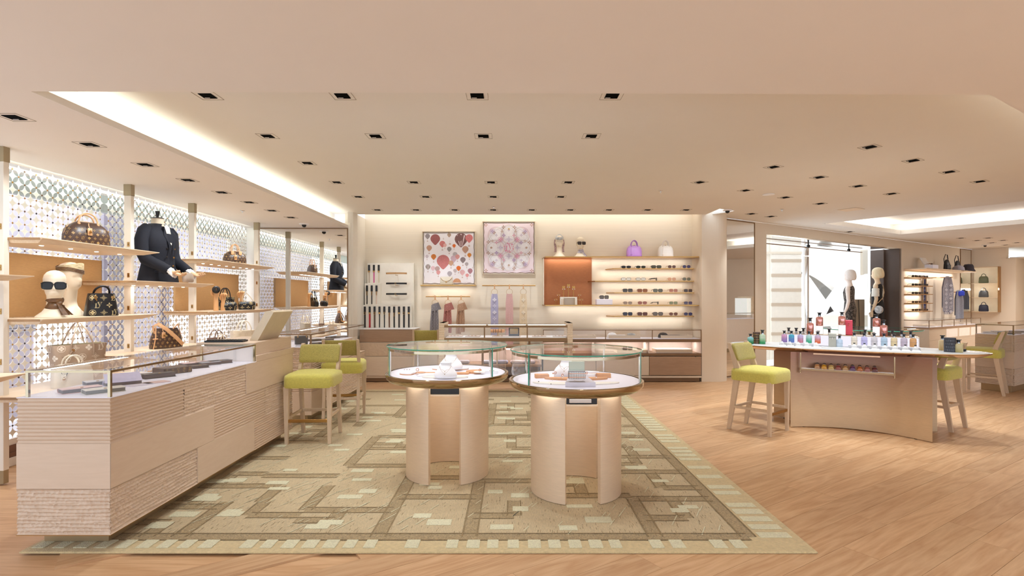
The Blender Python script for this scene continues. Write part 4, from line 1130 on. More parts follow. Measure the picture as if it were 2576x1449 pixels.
# ---- navy blazer bust with outstretched hands
NAVY = mat('navy_wool', '11131f', .85, var=.15, scale=80, bump=.2, bscale=300); SATIN = mat('navy_piping', '2a2e3f', .35)
bu = thing('blazer_bust', 'tailor bust in a navy blazer with outstretched wooden hands', 'mannequin bust', (-3.80, 5.81, 1.569), R_(86))
rings = []
for z, w, d, oy in ((0, .43, .30, 0), (.02, .43, .30, 0), (.10, .40, .275, 0), (.20, .355, .24, 0), (.27, .35, .235, 0), (.36, .40, .26, -.01), (.45, .43, .265, -.01), (.52, .43, .235, 0), (.565, .38, .18, .005), (.60, .25, .14, .012), (.625, .15, .13, .015)):
    rings.append([(x, y, z) for x, y in superell(w, d, 2.5, 40, 0, oy)])
mb = MB().loft(rings)
for s_ in (-1, 1):
    mb.tube([(s_ * .165, .0, .575), (s_ * .205, .0, .535), (s_ * .225, .01, .44), (s_ * .232, .005, .32), (s_ * .22, -.03, .235), (s_ * .195, -.12, .185), (s_ * .155, -.235, .12)], [.05, .062, .066, .062, .062, .056, .05], 14)
mb.build('jacket', NAVY, bu, smooth=60)
for s_ in (-1, 1):
    l = MB().add([(s_ * .012, -.150, .26), (s_ * .055, -.148, .42), (s_ * .085, -.12, .50), (s_ * .06, -.105, .585), (s_ * .035, -.09, .60), (s_ * .03, -.135, .45)], [(0, 1, 2, 3, 4, 5) if s_ > 0 else (5, 4, 3, 2, 1, 0)])
    l.v = [(x, y - .004, z) for x, y, z in l.v]; l.build('lapel', NAVY, bu)
    for k_, z in enumerate((.18, .27, .36)): MB().lathe([(0, -.006), (.008, -.006), (.011, 0), (0, .003)], 10).xf(Matrix.Translation((s_ * .055, -.128 - .006 * k_, z)) @ Matrix.Rotation(-PI / 2, 4, 'X')).build('button', GOLD if s_ > 0 else BLACKP, bu, smooth=True)
    MB().tube([(s_ * .09, -.132, .115), (s_ * .175, -.095, .12), (s_ * .178, -.093, .105), (s_ * .092, -.134, .10)], .003, 5, closed=True).build('pocket_piping', SATIN, bu)
    MB().loft([[(s_ * .155 + (.047 + .006 * (k % 2)) * math.cos(2 * PI * k / 20) * f * .94, -.235 - y_ + .02 * math.sin(2 * PI * k / 20), .12 - dz + (.047 + .006 * (k % 2)) * math.sin(2 * PI * k / 20) * f) for k in range(20)] for f, y_, dz in ((.9, -.005, 0), (1.0, .02, .012), (1.08, .045, .026), (.9, .047, .027))]).build('ruffled_cuff', WHITEG, bu, smooth=60)
    Mh = Matrix.Translation((s_ * .148, -.268, .103)) @ Matrix.Rotation(R_(112), 4, 'X') @ Matrix.Rotation(PI if s_ > 0 else PI, 4, 'Z') @ Matrix.Scale(s_, 4, (1, 0, 0))
    hd = hand_mb(.45, .98).xf(Mh)
    if s_ < 0: hd.f = [list(reversed(f)) for f in hd.f]
    hd.build('hand', mat('bust_hand', 'e6bd94', .45), bu, smooth=60)
MB().add([(-.004, -.147, .40), (.004, -.147, .40), (.03, -.130, .48), (.05, -.10, .585), (0, -.085, .62), (-.05, -.10, .585), (-.03, -.130, .48)], [(0, 1, 2, 3, 4, 5, 6)]).build('shirt_front', CREAML, bu)
MB().loft([[(x, y, z) for x, y in superell(w, w * .95, 2.2, 24, 0, .01)] for z, w in ((.60, .15), (.63, .122), (.675, .112), (.685, .112))]).build('neck', mat('bust_linen', 'dccbb2', .8), bu, smooth=60)
MB().lathe([(0, .685), (.062, .685), (.064, .690), (.03, .697), (.012, .70), (.013, .705), (.024, .765), (0, .766)], 18, (0, .01)).build('neck_cap', BLACKP, bu, smooth=40)
# flap pouch between the hands
cl = thing('clutch_bag', 'small pale metallic clutch held between the bust hands', 'handbag', (-3.80 + .325, 5.80, 1.57), R_(88))
MB().loft([[(x, y, z) for x, y in superell(w, d, 3, 24)] for z, w, d in ((0, .12, .05), (.01, .14, .07), (.06, .15, .07), (.10, .12, .03))]).build('pouch', mat('champagne_leather', 'c9b8a8', .35, .3), cl, smooth=60)

# ---- wallets and small leather goods in the counters
def wallet(label, p, rz, col, l=.19, w=.095, h=.026, inner='5f5150', clasp=True, open_=0, name='wallet', group='small leather goods in the long glass counter'):
    t = thing(name, label, 'wallet', p, rz, group)
    m = mat('wallet_' + col, col, .42, var=.06, scale=40)
    pr = [(w / 2 * math.cos(a) if False else -w / 2 - h / 2 * math.sin(a), h / 2 - h / 2 * math.cos(a)) for a in [PI * i / 8 for i in range(9)]]
    out = [(w / 2, 0)] + pr + [(w / 2, h)]; inn = [(x * .97 if x > 0 else x + .003, .003 + (z - 0) * (h - .006) / h) for x, z in out]
    rings = [[(x, y, z) for x, z in out] + [(x, y, z) for x, z in reversed(inn)] for y in (-l / 2, l / 2)]
    MB().loft(rings).build('cover', m, t, smooth=50)
    MB().rbox(-w / 2 + .003, -l / 2 + .003, .0035, w / 2 - .006, l / 2 - .003, h - .0035, .001).build('inner_leaves', mat('wallet_in_' + inner, inner, .6), t)
    if clasp: MB().lathe([(0, h + .003), (.007, h + .003), (.008, h)], 10, (w * .25, 0)).build('clasp', GOLD, t)
    if open_:
        MB().grid(lambda u, v: (-w / 2 + w * .0 - (w * 1.0) * u * math.cos(open_) + w, -l / 2 + l * v, h + w * u * math.sin(open_)), 4, 1).build('open_flap', m, t)
    return t
D1 = .857
for px, py, rz, col, kw, lb in (
    (203, 985, 62, 'e2bdb8', {}, 'pink embossed wallet at the near left corner of the counter case'), (262, 987, 60, 'd9d3c6', {'inner': '6b665c'}, 'ivory wallet beside the near brass post of the counter case'),
    (243, 968, 60, 'c6c4c9', {'l': .12}, 'grey card case behind the pink embossed wallet'), (309, 968, 55, 'c9c3dd', {'open_': .5}, 'lavender wallet with its flap lifted in the counter case'),
    (352, 951, 60, 'dedad2', {'l': .15, 'inner': '6b6560'}, 'white wallet lying before the brown monogram trunk box'), (398, 949, 62, '3c3534', {'h': .03}, 'black monogram wallet with pale flap next to the trunk box'),
    (500, 925, 65, '43362f', {'l': .12, 'h': .02}, 'small brown monogram wallet beside the pink zipped wallet'), (490, 919, 68, 'e3c6c6', {'l': .2}, 'pink zipped wallet in the far half of the counter case'),
    (526, 918, 64, 'b3b4bd', {'l': .15}, 'pale grey wallet beside the pink zipped wallet'), (553, 914, 64, '56565c', {'l': .17}, 'charcoal wallet at the far end of the counter case')):
    wallet(lb, at(px, py, D1), R_(rz - 100), col, **kw)
for px, py, c, lb in ((352, 968, 'd8d0dc', 'flat lavender card sleeve at the front of the counter case'), (392, 962, 'd9b9b4', 'flat pink-edged card sleeve at the front of the counter case')):
    t = thing('card_sleeve', lb, 'card sleeve', at(px, py, D1), R_(-30), 'small leather goods in the long glass counter')
    MB().rbox(-.045, -.07, 0, .045, .07, .004, .001).build('sleeve', mat('sleeve_' + c, c, .5), t)
tb = thing('trunk_box', 'brown monogram trunk box with tan strap in the counter case', 'box', at(434, 938, D1), R_(-28))
MB().rbox(-.075, -.10, 0, .075, .10, .045, .004).build('box', CANVAS, tb)
pm = MB()
for i in range(5):
    for j in range(3):
        for poly in MOT[(i + j) % 4]: pm.add([(.0755, -.08 + i * .04 + x * .022, .010 + j * .0125 + z * .011) for x, z in poly], [tuple(range(len(poly)))])
pm.build('motif_print', CANPR, tb)['kind'] = 'stuff'
MB().tube([(-.07, -.105, .02), (-.09, -.12, .02)], .012, 6, flat=.4).build('tan_tab', TAN, tb)
G2 = 'small leather goods in the second glass counter'
make_bag('tiny black handbag with gold chain in the second glass counter', at(758, 866, D1), R_(40), [(0, .14, .07), (.09, .15, .06), (.10, .14, .04)], 5, BLACK, None, GOLD, ((.05, .09, .04, -.03, .004, 0),), None, group=G2)
for px, py, rz, col, lb in ((800, 867, 40, '1d1b1d', 'black wallet at the near end of the second glass counter'), (792, 858, 60, '3a3236', 'black zipped pouch behind the black wallet in the second counter'), (822, 857, 50, '4d4544', 'charcoal pouch in the middle of the second glass counter'), (838, 851, 60, '2b2724', 'dark long wallet in the far half of the second glass counter'), (858, 849, 55, 'cfc6bd', 'pale wallet at the far end of the second glass counter')):
    wallet(lb, at(px, py, D1), R_(rz - 90), col, group=G2, l=.16)
sc2 = thing('folded_scarf', 'blue and white folded scarf under the tiny black handbag', 'scarf', at(765, 870, D1), .3, G2)
MB().rbox(-.09, -.06, 0, .09, .06, .008, .003).build('cloth', mat('blue_print_silk', 'a9a7c4', .5, var=.6, scale=40), sc2)
# ================================================================ ROUND DISPLAY CASES
CHAMP = mat('champagne_metal', 'e6cdb0', .42, .35, var=.05, scale=30, stretch=(.5, .5, 8), bump=.05, bscale=40)
WVEL = mat('white_velvet', 'f6f3f4', .8, var=.006); CORK = mat('cork_tan', 'd79c6c', .75, var=.06, scale=60); IVORY = mat('ivory_board', 'efe8dc', .6, var=.01)
TZ = .797
def round_case(label, loc, rods, seam):
    t = thing('round_display_case', label, 'display case', loc, 0, 'round glass display cases')
    for a0, a1 in ((R_(171), R_(251)), (R_(-66), R_(14)), (R_(51), R_(131))):
        poly = arc(0, 0, .325, a0, a1, 20) + arc(0, 0, .292, a1, a0, 20)
        MB().prism(poly, 0, .735).build('curved_leg', CHAMP, t, smooth=30)
    MB().lathe([(0, .728), (.36, .728), (.42, .731), (.455, .741), (.476, .759), (.484, .778), (.484, .797), (.480, .80), (.468, .80), (.468, .792), (0, .792)], 72).build('brass_tray', BRASS, t, smooth=50)
    MB().lathe([(0, TZ - .004), (.452, TZ - .004), (.455, TZ - .002), (.455, TZ), (0, TZ)], 64).build('white_deck', LITW, t, smooth=40)
    MB().lathe([(.4655, .80), (.4655, 1.006)], 72).build('glass_drum', GLASS, t, smooth=True)
    for a in rods:
        r = MB().box(.452, -.006, .80, .462, .006, 1.0).xf(Matrix.Rotation(R_(a), 4, 'Z')).build('steel_rod', STEEL, t)
        MB().box(.463, -.003, .80, .4675, .003, 1.006).xf(Matrix.Rotation(R_(a), 4, 'Z')).build('glass_edge', GLASSG, r)
    MB().lathe([(.452, .982), (.463, .982), (.463, 1.000), (.452, 1.000), (.452, .982)], 72).build('brass_ring', BRASS, t, smooth=40)
    MB().lathe([(.4735, 1.016), (0, 1.016)], 72).build('glass_top', GLASS, t, smooth=True)
    MB().lathe([(.474, 1.0155), (.476, 1.014), (.476, 1.009), (.474, 1.0075), (.470, 1.0075)], 72).build('glass_top_edge', GLASSG, t, smooth=60)
    MB().box(-.10, -.26, .665, .115, .2, .733).build('drawer_box', BLACKP, t)
    MB().box(-.102, -.268, .652, .117, -.255, .664).build('drawer_lip', CHAMP, t)
    area_light('case_glow', (loc[0], loc[1], .731), .6, (0, 0, 0), 2.2, (1, .93, .82))
    return t
T1 = V(-.512, 4.30, .016); T2 = V(.462, 3.926, .016)
round_case('round glass jewellery case on curved legs, left of the pair', T1, (206, -38, 131, 45), 1)
d2 = round_case('round glass jewellery case on curved legs, right of the pair and nearer', T2, (221, -22, 54, 140), 1)
MB().rbox(-.075, -.272, .675, .075, -.262, .70, .001).build('drawer_front', STEEL, d2)

def bust(label, p, rz, s=1.0, group='white necklace busts'):
    t = thing('necklace_bust', label, 'necklace bust', p, rz, group); t.scale = (s,) * 3
    rings = []
    for z, w, d, oy in ((0, .135, .085, 0), (.008, .150, .095, 0), (.022, .152, .095, .0), (.042, .128, .08, .005), (.06, .095, .065, .012), (.074, .072, .056, .018), (.085, .066, .054, .022), (.092, .076, .062, .022), (.096, .076, .062, .022), (.0965, .06, .05, .022)):
        rings.append([(x, y, z) for x, y in superell(w, d, 2.3, 32, 0, oy)])
    MB().loft(rings).build('form', WVEL, t, smooth=60)
    for k_, dz in ((0, .046), (1, .03)):
        pts = [(-.036 - k_ * .004, -.012, .074), (-.03, -.035 - .006 * k_, .058), (-.012, -.043 - .006 * k_, dz + .008), (0, -.046 - .004 * k_, dz), (.012, -.043 - .006 * k_, dz + .008), (.03, -.035 - .006 * k_, .058), (.036 + k_ * .004, -.012, .074)]
        c = MB().tube(pts, .0007, 4).build('chain', GOLD, t)
        MB().ball((0, -.048 - .004 * k_, dz - .003), .003, 6, 4).build('pendant', GOLD, c)
    return t
def disc(label, p, w, d, h, m, rz=0, a=(0, 360), name='display_disc', edge=None, n=2.0, group='jewellery display boards'):
    t = thing(name, label, 'display board', p, rz, group)
    if a == (0, 360): poly = superell(w, d, n, 40)
    else: poly = [(w / 2 * math.cos(R_(q)), d / 2 * math.sin(R_(q))) for q in [a[0] + (a[1] - a[0]) * i / 20 for i in range(21)]]
    MB().prism(poly, 0 if not edge else h * .45, h).build('board', m, t, smooth=30)
    if edge: MB().prism(poly, 0, h * .45).build('edge_layer', edge, t, smooth=30)
    return t
def plate(label, p, poly, h, m, rz=0, name='display_plate', slope=0):
    t = thing(name, label, 'display board', p, rz, 'jewellery display boards')
    mb = MB().prism(poly, 0, h)
    if slope: mb.v = [(x, y, z + (slope * (y + .1) if z > 0 else 0)) for x, y, z in mb.v]
    mb.build('board', m, t)
    return t
def ring(label, p, r=.011, m=GOLD, s=1):
    t = thing('ring', label, 'ring', p, RND.uniform(0, 1), 'rings and earrings in the round cases')
    MB().tube([(r * math.cos(a), 0, r + .002 + .006 + r * math.sin(a)) for a in [2 * PI * i / 20 for i in range(20)]], .0022, 6, closed=True).build('hoop', mat('rose_gold', 'd0906a', .2, 1), t, smooth=True)
    MB().lathe([(0, 0), (.005, 0), (.003, .008), (0, .009)], 8).build('clip', WVEL, t)
def studs(label, p, n, dx, rz=0, m=None):
    t = thing('earring_set', label, 'earrings', p, rz, 'rings and earrings in the round cases')
    for i in range(n): MB().ball((dx * (i // 2), .012 * (i % 2), .003), .0035, 6, 5).build('stud', m or STEEL, t)
DZ = TZ + .0165
def T(px, py, dz=0): return at(px, py, DZ + dz)
disc('white board with tan edge at the left of the left round case', T(1030, 941), .15, .13, .016, WVEL, 0, (40, 290), edge=CORK)
plate('slanted pale plate beside the left board in the left round case', T(1066, 945), [(-.045, -.055), (.085, -.03), (.10, .05), (-.01, .06)], .012, WVEL, .05)
disc('tan inlay disc in the left round case', T(1058, 938, .0125), .075, .07, .006, CORK)
ring('rose gold ring standing on the tan inlay in the left round case', T(1050, 936, .019), .010)
studs('earring studs on the left board of the left round case', T(1017, 931, .0165), 6, .02)
disc('white oval with tan edge under the rear bust in the left round case', T(1133, 929), .30, .13, .014, WVEL, edge=CORK)
bust('rear necklace bust in the left round case', T(1134, 928, .0145), 0, 1.28)
for x, lb in ((1080, 'tan block left of the front bust'), (1162, 'tan block right of the front bust')):
    plate(lb + ' in the left round case', T(x, 941), [(-.05, -.03), (.05, -.03), (.06, .03), (-.04, .03)], .012, CORK)
disc('ivory oval board under the front bust in the left round case', T(1120, 950, 0), .34, .11, .010, IVORY)
bust('front necklace bust with fine chains in the left round case', T(1121, 949, .0105), 0, 1.1)
disc('tan oval board at the right of the left round case', T(1198, 937), .16, .16, .014, CORK, 0, (60, 300))
disc('ivory inlay disc on the tan oval board in the left round case', T(1206, 936, .0145), .09, .09, .005, IVORY)
ring('gold ring on the ivory inlay in the left round case', T(1207, 936, .02), .008)
plate('white block with studs at the right of the left round case', T(1237, 938), [(-.05, -.05), (.05, -.05), (.05, .04), (-.05, .04)], .022, WVEL)
studs('earring studs on the white block in the left round case', T(1232, 934, .0225), 4, .03)
# right case
disc('large ivory crescent board in the right round case', T(1449, 963), .60, .22, .008, IVORY, 0, (180, 360), n=2)
disc('tan crescent board in the right round case', T(1449, 953), .46, .17, .014, CORK, 0, (180, 360))
disc('white crescent step in the right round case', T(1449, 948), .33, .11, .026, WVEL, 0, (180, 360))
disc('white rear board with tan edge in the right round case', T(1448, 941), .36, .10, .02, WVEL, edge=CORK, a=(0, 180))
bust('necklace bust half hidden by the linked metal cuff in the right round case', T(1423, 942, .0205), -.3, 1.15)
plate('tan wedge at the left of the right round case', T(1363, 950), [(-.05, -.03), (.05, -.03), (.05, .03), (-.05, .03)], .026, CORK, .1)
plate('tan wedge at the right of the right round case', T(1519, 949), [(-.055, -.03), (.05, -.03), (.05, .03), (-.055, .03)], .028, CORK, -.1)
plate('grey lilac sloping plate at the front of the right round case', T(1458, 971), [(-.10, -.045), (.10, -.045), (.055, .11), (-.055, .11)], .022, mat('lilac_board', 'd3cbd2', .5), 0, slope=.16)
MB_ = MB().tube([(-.03, .02, .001), (0, -.015, .001), (.03, .02, .001)], .0008, 4)
t = thing('fine_necklace', 'fine gold necklace laid on the grey sloping plate', 'necklace', T(1457, 959, .05)); MB_.build('chain', GOLD, t)
cf_ = thing('linked_cuff', 'broad linked steel cuff standing in the right round case', 'bracelet', T(1451, 953, .052))
mb = MB().rbox(-.056, -.02, 0, .056, .02, .052, .003); mb.build('core', mat('dark_link', '5b504a', .3, .8), cf_)
for k_ in range(16): MB().rbox(-.054 + k_ * .0068, -.026, .002, -.054 + k_ * .0068 + .0048, -.0195, .05, .001).build('link', STEEL, cf_)
for z in (.012, .036): MB().box(-.055, -.0272, z, .055, -.0262, z + .004).build('rose_band', MATS['rose_gold'], cf_)
MB().rbox(-.052, .0, .0525, .052, .012, .115, .002).build('upright_plate', mat('sage_enamel', 'b9bfa9', .4, .3), cf_)
MB().rbox(-.055, -.018, .0525, .055, -.001, .056, .001).build('hinge', STEEL, cf_)
for px, py, dz, lb in ((1397, 944, .026, 'rose gold ring at the left of the linked cuff'), (1476, 944, .026, 'rose gold ring at the right of the linked cuff'), (1415, 950, .026, 'pearl ring before the bust in the right round case'), (1500, 950, .026, 'slim ring right of the sloping plate in the right round case')):
    ring(lb, T(px, py, dz), .009)
for px, py, lb in ((1386, 967, 'dark stone pendant on the ivory crescent of the right round case'), (1355, 961, 'small dark stone at the left of the ivory crescent')):
    studs(lb, T(px, py, .0085), 1, .02, m=BLACKP)
studs('pearl studs on the tan crescent of the right round case', T(1390, 958, .0145), 3, .03, m=WVEL)
# ================================================================ BACK ALCOVE
BW = 9.55
BCAB = wood_mat('cabinet_brown', '8b6b4c', '745638', .45, 2.2, .02, 0, .5); CREAMC = wood_mat('cabinet_cream', 'e7d6c0', 'd8c3a8', .6, 2.2, .01, 0, .4)
def zat(py, d): return H - (py - HY) * d / F
def xat(px, d): return (px - 1288) * d / F
# ---- belt cabinet at the left
CD = 9.05
bc = thing('belt_cabinet', 'low cabinet with grey top drawer under the belt display', 'cabinet', (-2.553, CD, 0))
wc = xat(1045, CD) + 2.553
MB().box(0, .02, .06, wc - .02, .485, .875).build('carcass', CREAMC, bc)
MB().rbox(-.005, -.005, .875, wc + .0, .485, .888, .002).build('top', WHITEG, bc)
for z0, z1, m, nm in ((.665, .872, WOODB, 'drawer'), (.43, .655, mat('carved_cream', 'd9c2a8', .6, bump=1, bscale=26, var=.05), 'carved_drawer'), (.10, .42, CREAMC, 'drawer')):
    MB().rbox(.002, 0, z0, wc - .02, .02, z1, .003).build(nm, m, bc)
MB().box(.02, .03, 0, wc - .05, .45, .06).build('plinth', BCAB, bc)
# ---- belt boards
LINEN = mat('linen_board', 'e9e0d2', .85, var=.03, bump=.1, bscale=200)
BD = 9.40
bb = thing('belt_board', 'stepped cream linen board holding rows of belts', 'display board', (0, BD, .889))
for x0, x1, y0, y1, dy in ((922, 1040, 661, 829, .05), (917, 957, 713, 829, .015), (913, 1036, 767, 829, -.02)):
    MB().rbox(xat(x0, BD), dy, max(0, zat(y1, BD) - .889), xat(x1, BD), dy + .05 if dy > 0 else dy + .035, zat(y0, BD) - .889, .003).build('panel', LINEN, bb)
GT = 'belts hanging on the linen board'
def belt(label, px, ytop, ybot, y, col, wd=.022, buckle=1):
    z1 = zat(ytop, BD); z0 = max(.8905, zat(ybot, BD))
    t = thing('belt', label, 'belt', (xat(px, BD), BD + y, z0), 0, GT); L_ = z1 - z0
    m = mat('belt_' + col, col, .45, var=.06)
    MB().rbox(-wd / 2, -.006, 0, wd / 2, 0, L_ - .05, .001).build('strap', m, t)
    MB().rbox(-.018, -.012, L_ - .105, .018, -.0065, L_, .002).build('sleeve', BLACK, t)
    zb = L_ - .115
    if buckle == 1: MB().tube([(wd * .6 * math.cos(a), -.014, zb + .02 * math.sin(a)) for a in [2 * PI * i / 16 for i in range(16)]], .003, 6, closed=True).build('buckle', GOLD, t, smooth=True)
    elif buckle == 2:
        MB().rbox(-.016, -.017, zb - .014, .016, -.0125, zb + .014, .002).build('buckle', GOLD, t)
    else:
        for k_ in range(3): MB().tube([(.008 * math.cos(a), -.014, zb - k_ * .022 + .012 * math.sin(a)) for a in [2 * PI * i / 12 for i in range(12)]], .0025, 5, closed=True).build('buckle_link', GOLD, t, smooth=True)
for i, (c, nm) in enumerate((('b7a28e', 'taupe'), ('d24f8f', 'bright pink'), ('dccdae', 'cream'))): belt(f'{nm} belt on the top step of the linen board', 927 + i * 12.2, 666, 711, .045, c, .018, 2)
for i, (c, nm) in enumerate((('1f1b1a', 'black chain-link'), ('2d2320', 'dark brown chain-link'), ('e3c9b8', 'blush chain-link'))): belt(f'{nm} belt on the middle step of the linen board', 923 + i * 12, 718, 765, .010, c, .017, 3)
for i, (c, nm, w_, b_) in enumerate((('2f2522', 'dark brown', .028, 1), ('b3252f', 'red', .03, 2), ('5a4133', 'mid brown', .028, 1), ('1c1b1d', 'slim black', .016, 2), ('222124', 'narrow black ring', .018, 1), ('6b452e', 'chestnut double-ring', .022, 3), ('19191b', 'black double-ring', .024, 3), ('2b2320', 'espresso', .026, 2), ('151517', 'broad black', .03, 1), ('1e1a19', 'studded black', .026, 2))):
    belt(f'{nm} belt, {ORD[i]} from the left on the bottom step', 919 + i * 12.25, 771, 828, -.025, c, w_, b_)
for i, (py, c, nm) in enumerate(((687.5, 'b4895c', 'tan'), (713, '1b1a1c', 'studded black'), (739.5, '18181a', 'plain black'))):
    t = thing('belt_on_stand', f'coiled {nm} belt on a small bracket of the linen board', 'belt', (xat(995.5, 9.3), 9.36, zat(py, 9.3)), 0, 'coiled belts')
    m = mat('belt_' + c, c, .45)
    MB().loft([[(.184 * math.cos(a) * .98, -.085 * math.sin(a) * 1.0, z) for a in [PI * k / 24 for k in range(25)]] + [(.180 * math.cos(a), -.081 * math.sin(a), z) for a in [PI * (24 - k) / 24 for k in range(25)]] for z in (-.015, .015)]).build('strap', m, t, smooth=50)
    MB().tube([(-.012, -.09, -.01), (.0, -.092, .016), (.014, -.09, -.008)], .004, 6).build('buckle', GOLD, t, smooth=True)
    MB().tube([(0, .08, -.03), (0, 0, -.03), (0, -.08, -.03)], .006).build('bracket', GOLD, t)

# ---- framed scarves
FD = 9.46
def pane_print(parent, polys, w, h):
    """flat print: (points, material) in panel units"""
    by = {}
    for i, (pts, m) in enumerate(polys):
        by.setdefault(m, []).append((i, pts))
    for m, ls in by.items():
        mb = MB()
        for i, pts in ls: mb.add([(x, -.0205 - .00003 * i, z) for x, z in pts], [tuple(range(len(pts)))])
        mb.build('print', m, parent)['kind'] = 'stuff'
FRM = mat('pale_frame', 'e0d3bf', .4, .3)
def scarf_frame(label, x0, y0, x1, y1, cloth, hem):
    X0, X1 = xat(x0, FD), xat(x1, FD); Z1, Z0 = zat(y0, FD), zat(y1, FD); w, h = X1 - X0, Z1 - Z0
    t = thing('framed_scarf', label, 'framed scarf', (X0, FD + .06, Z0), 0, 'framed silk scarves')
    for a in ((0, 0, w, .012), (0, h - .012, w, h), (0, .012, .012, h - .012), (w - .012, .012, w, h - .012)): MB().rbox(a[0], -.035, a[1], a[2], .03, a[3], .003).build('frame_bar', FRM, t)
    MB().box(.012, -.002, .012, w - .012, .02, h - .012).build('backing', mat('frame_back', 'e8decd', .8), t)
    n = 40
    ed = []
    for i in range(n): ed.append((.025 + (w - .05) * i / n, .025 + .005 * math.sin(i * .9)))
    for i in range(n): ed.append((w - .025 + .004 * math.sin(i * .8), .025 + (h - .05) * i / n))
    for i in range(n): ed.append((w - .025 - (w - .05) * i / n, h - .025 - .008 * abs(math.sin(i * PI / 20))))
    for i in range(n): ed.append((.025 + .004 * math.sin(i * 1.1), h - .025 - (h - .05) * i / n))
    ii = [(w / 2 + (x - w / 2) * .985, h / 2 + (z - h / 2) * .985) for x, z in ed]
    MB().loft([[(x, -.012, z) for x, z in ed], [(x, -.015, z) for x, z in ed]]).build('hem', hem, t)
    MB().loft([[(x, -.016, z) for x, z in ii], [(x, -.020, z) for x, z in ii]]).build('silk', cloth, t)
    for x in (.02, w / 2, w - .02):
        for z in (.02, h - .02): MB().ball((x, -.036, z), .007, 8, 6).build('pin', GOLD, t, smooth=True)
    return t, w, h
t, w, h = scarf_frame('framed silk scarf printed with hot-air balloons on white', 1061, 581, 1196, 717, mat('silk_white', 'f3eef2', .5, var=.01), mat('hem_brown', '7d5f55', .6))
def C(*k): return [mat('print_' + c, c, .6, var=.06, scale=30) for c in k]
def tear(cx, cz, r, k=20):
    return [(cx + r * math.cos(a) * (1 if math.sin(a) > -.2 else 1 - .55 * (-.2 - math.sin(a)) / .8), cz + r * math.sin(a) * (1.0 if math.sin(a) > 0 else 1.25)) for a in [2 * PI * i / k for i in range(k)]]
PB = []
def sx(u): return (u - 150) / 990 * w
def sz(v): return h - (v - 370) / 985 * h
bal = [(250, 460, 45, '9b9296', 1), (393, 512, 90, 'a05f5f', 1), (543, 425, 42, 'b0938f', 1), (665, 455, 72, 'b89c88', 1), (870, 520, 118, '7f5a58', 2), (1020, 495, 70, 'd97f7f', 1), (525, 600, 55, 'cf7d7c', 1), (572, 625, 32, 'e5b3b0', 1), (742, 635, 31, 'e0702c', 1), (280, 675, 50, 'c69a83', 1), (652, 695, 42, '9f9796', 1), (950, 700, 60, 'c59a84', 1), (760, 795, 45, 'b9b0b2', 1), (240, 830, 30, 'cdbfc6', 1), (363, 835, 48, 'cf7a33', 1), (540, 920, 120, 'cb7c7b', 1), (735, 870, 58, 'cdb0bd', 1), (805, 835, 42, 'd99893', 1), (905, 892, 50, '8f7f80', 1), (1025, 805, 38, 'dd8a33', 1), (1085, 960, 40, 'a08c8c', 1), (258, 1020, 45, '857b70', 2), (352, 1045, 40, 'e3bfc6', 1), (432, 1055, 46, 'b79b98', 1), (450, 1120, 38, 'd99a9a', 1), (660, 1145, 45, 'b3aab0', 1), (760, 1090, 34, 'c9b9bb', 1), (825, 1045, 42, 'e2712a', 1), (895, 1120, 47, 'e6b7ba', 1), (1040, 1095, 46, 'b07d86', 1), (985, 1175, 32, 'e39b9c', 1), (975, 970, 33, 'b5a9ab', 1), (345, 1300, 85, 'bda9c4', 3), (795, 1270, 75, 'dba37c', 3), (685, 950, 45, 'cfa487', 1)]
for u, v, r, c, kd in bal:
    m = C(c)[0]; cx_, cz_, rr_ = sx(u), sz(v), r / 990 * w
    if kd == 3:
        PB.append(([(cx_ + rr_ * math.cos(PI * i / 14), cz_ - rr_ * .5 + rr_ * math.sin(PI * i / 14)) for i in range(15)], m)); continue
    PB.append((tear(cx_, cz_, rr_), m))
    if kd == 2:
        for q in (-.55, 0, .55): PB.append(([(cx_ + rr_ * (q - .1), cz_ + rr_ * .85 * (1 - abs(q) * .4)), (cx_ + rr_ * (q + .1), cz_ + rr_ * .85 * (1 - abs(q) * .4)), (cx_ + rr_ * (q * .3 + .04), cz_ - rr_ * 1.1), (cx_ + rr_ * (q * .3 - .04), cz_ - rr_ * 1.1)], C('e3cfd2')[0]))
    if r > 60: PB.append((tear(cx_ - rr_ * .2, cz_ + rr_ * .25, rr_ * .5), mat('print_hi_' + c, c, .6, var=.3, scale=120)))
    if r < 75: PB.append(([(cx_ - rr_ * .25, cz_ - rr_ * 1.9), (cx_ + rr_ * .25, cz_ - rr_ * 1.9), (cx_ + rr_ * .25, cz_ - rr_ * 2.25), (cx_ - rr_ * .25, cz_ - rr_ * 2.25)], C('c9b0a8')[0])); PB.append(([(cx_ - .0015, cz_ - rr_ * 1.2), (cx_ + .0015, cz_ - rr_ * 1.2), (cx_ + .0015, cz_ - rr_ * 1.9), (cx_ - .0015, cz_ - rr_ * 1.9)], C('c9b0a8')[0]))
PB = [(pts, m) for pts, m in PB if all(.03 < x < w - .03 and .03 < z < h - .03 for x, z in pts)]
pane_print(t, PB, w, h)
t, w, h = scarf_frame('framed pale pink silk scarf with looping motif print', 1213, 556, 1347, 690, mat('silk_pink', 'f2e0e6', .5, var=.01), mat('hem_rose', '8b6156', .6))
PB = []; cxx, czz = w / 2, h / 2; K1, K2, K3, K4 = C('b58a72', 'e29ab5', 'b9a4c4', 'd9b660'); LN = C('c2b0b8')[0]; LG = C('d8b98c')[0]
PB.append((superell(w * .83, h * .86, 2.4, 48, cxx, czz), C('f7f1f6')[0]))
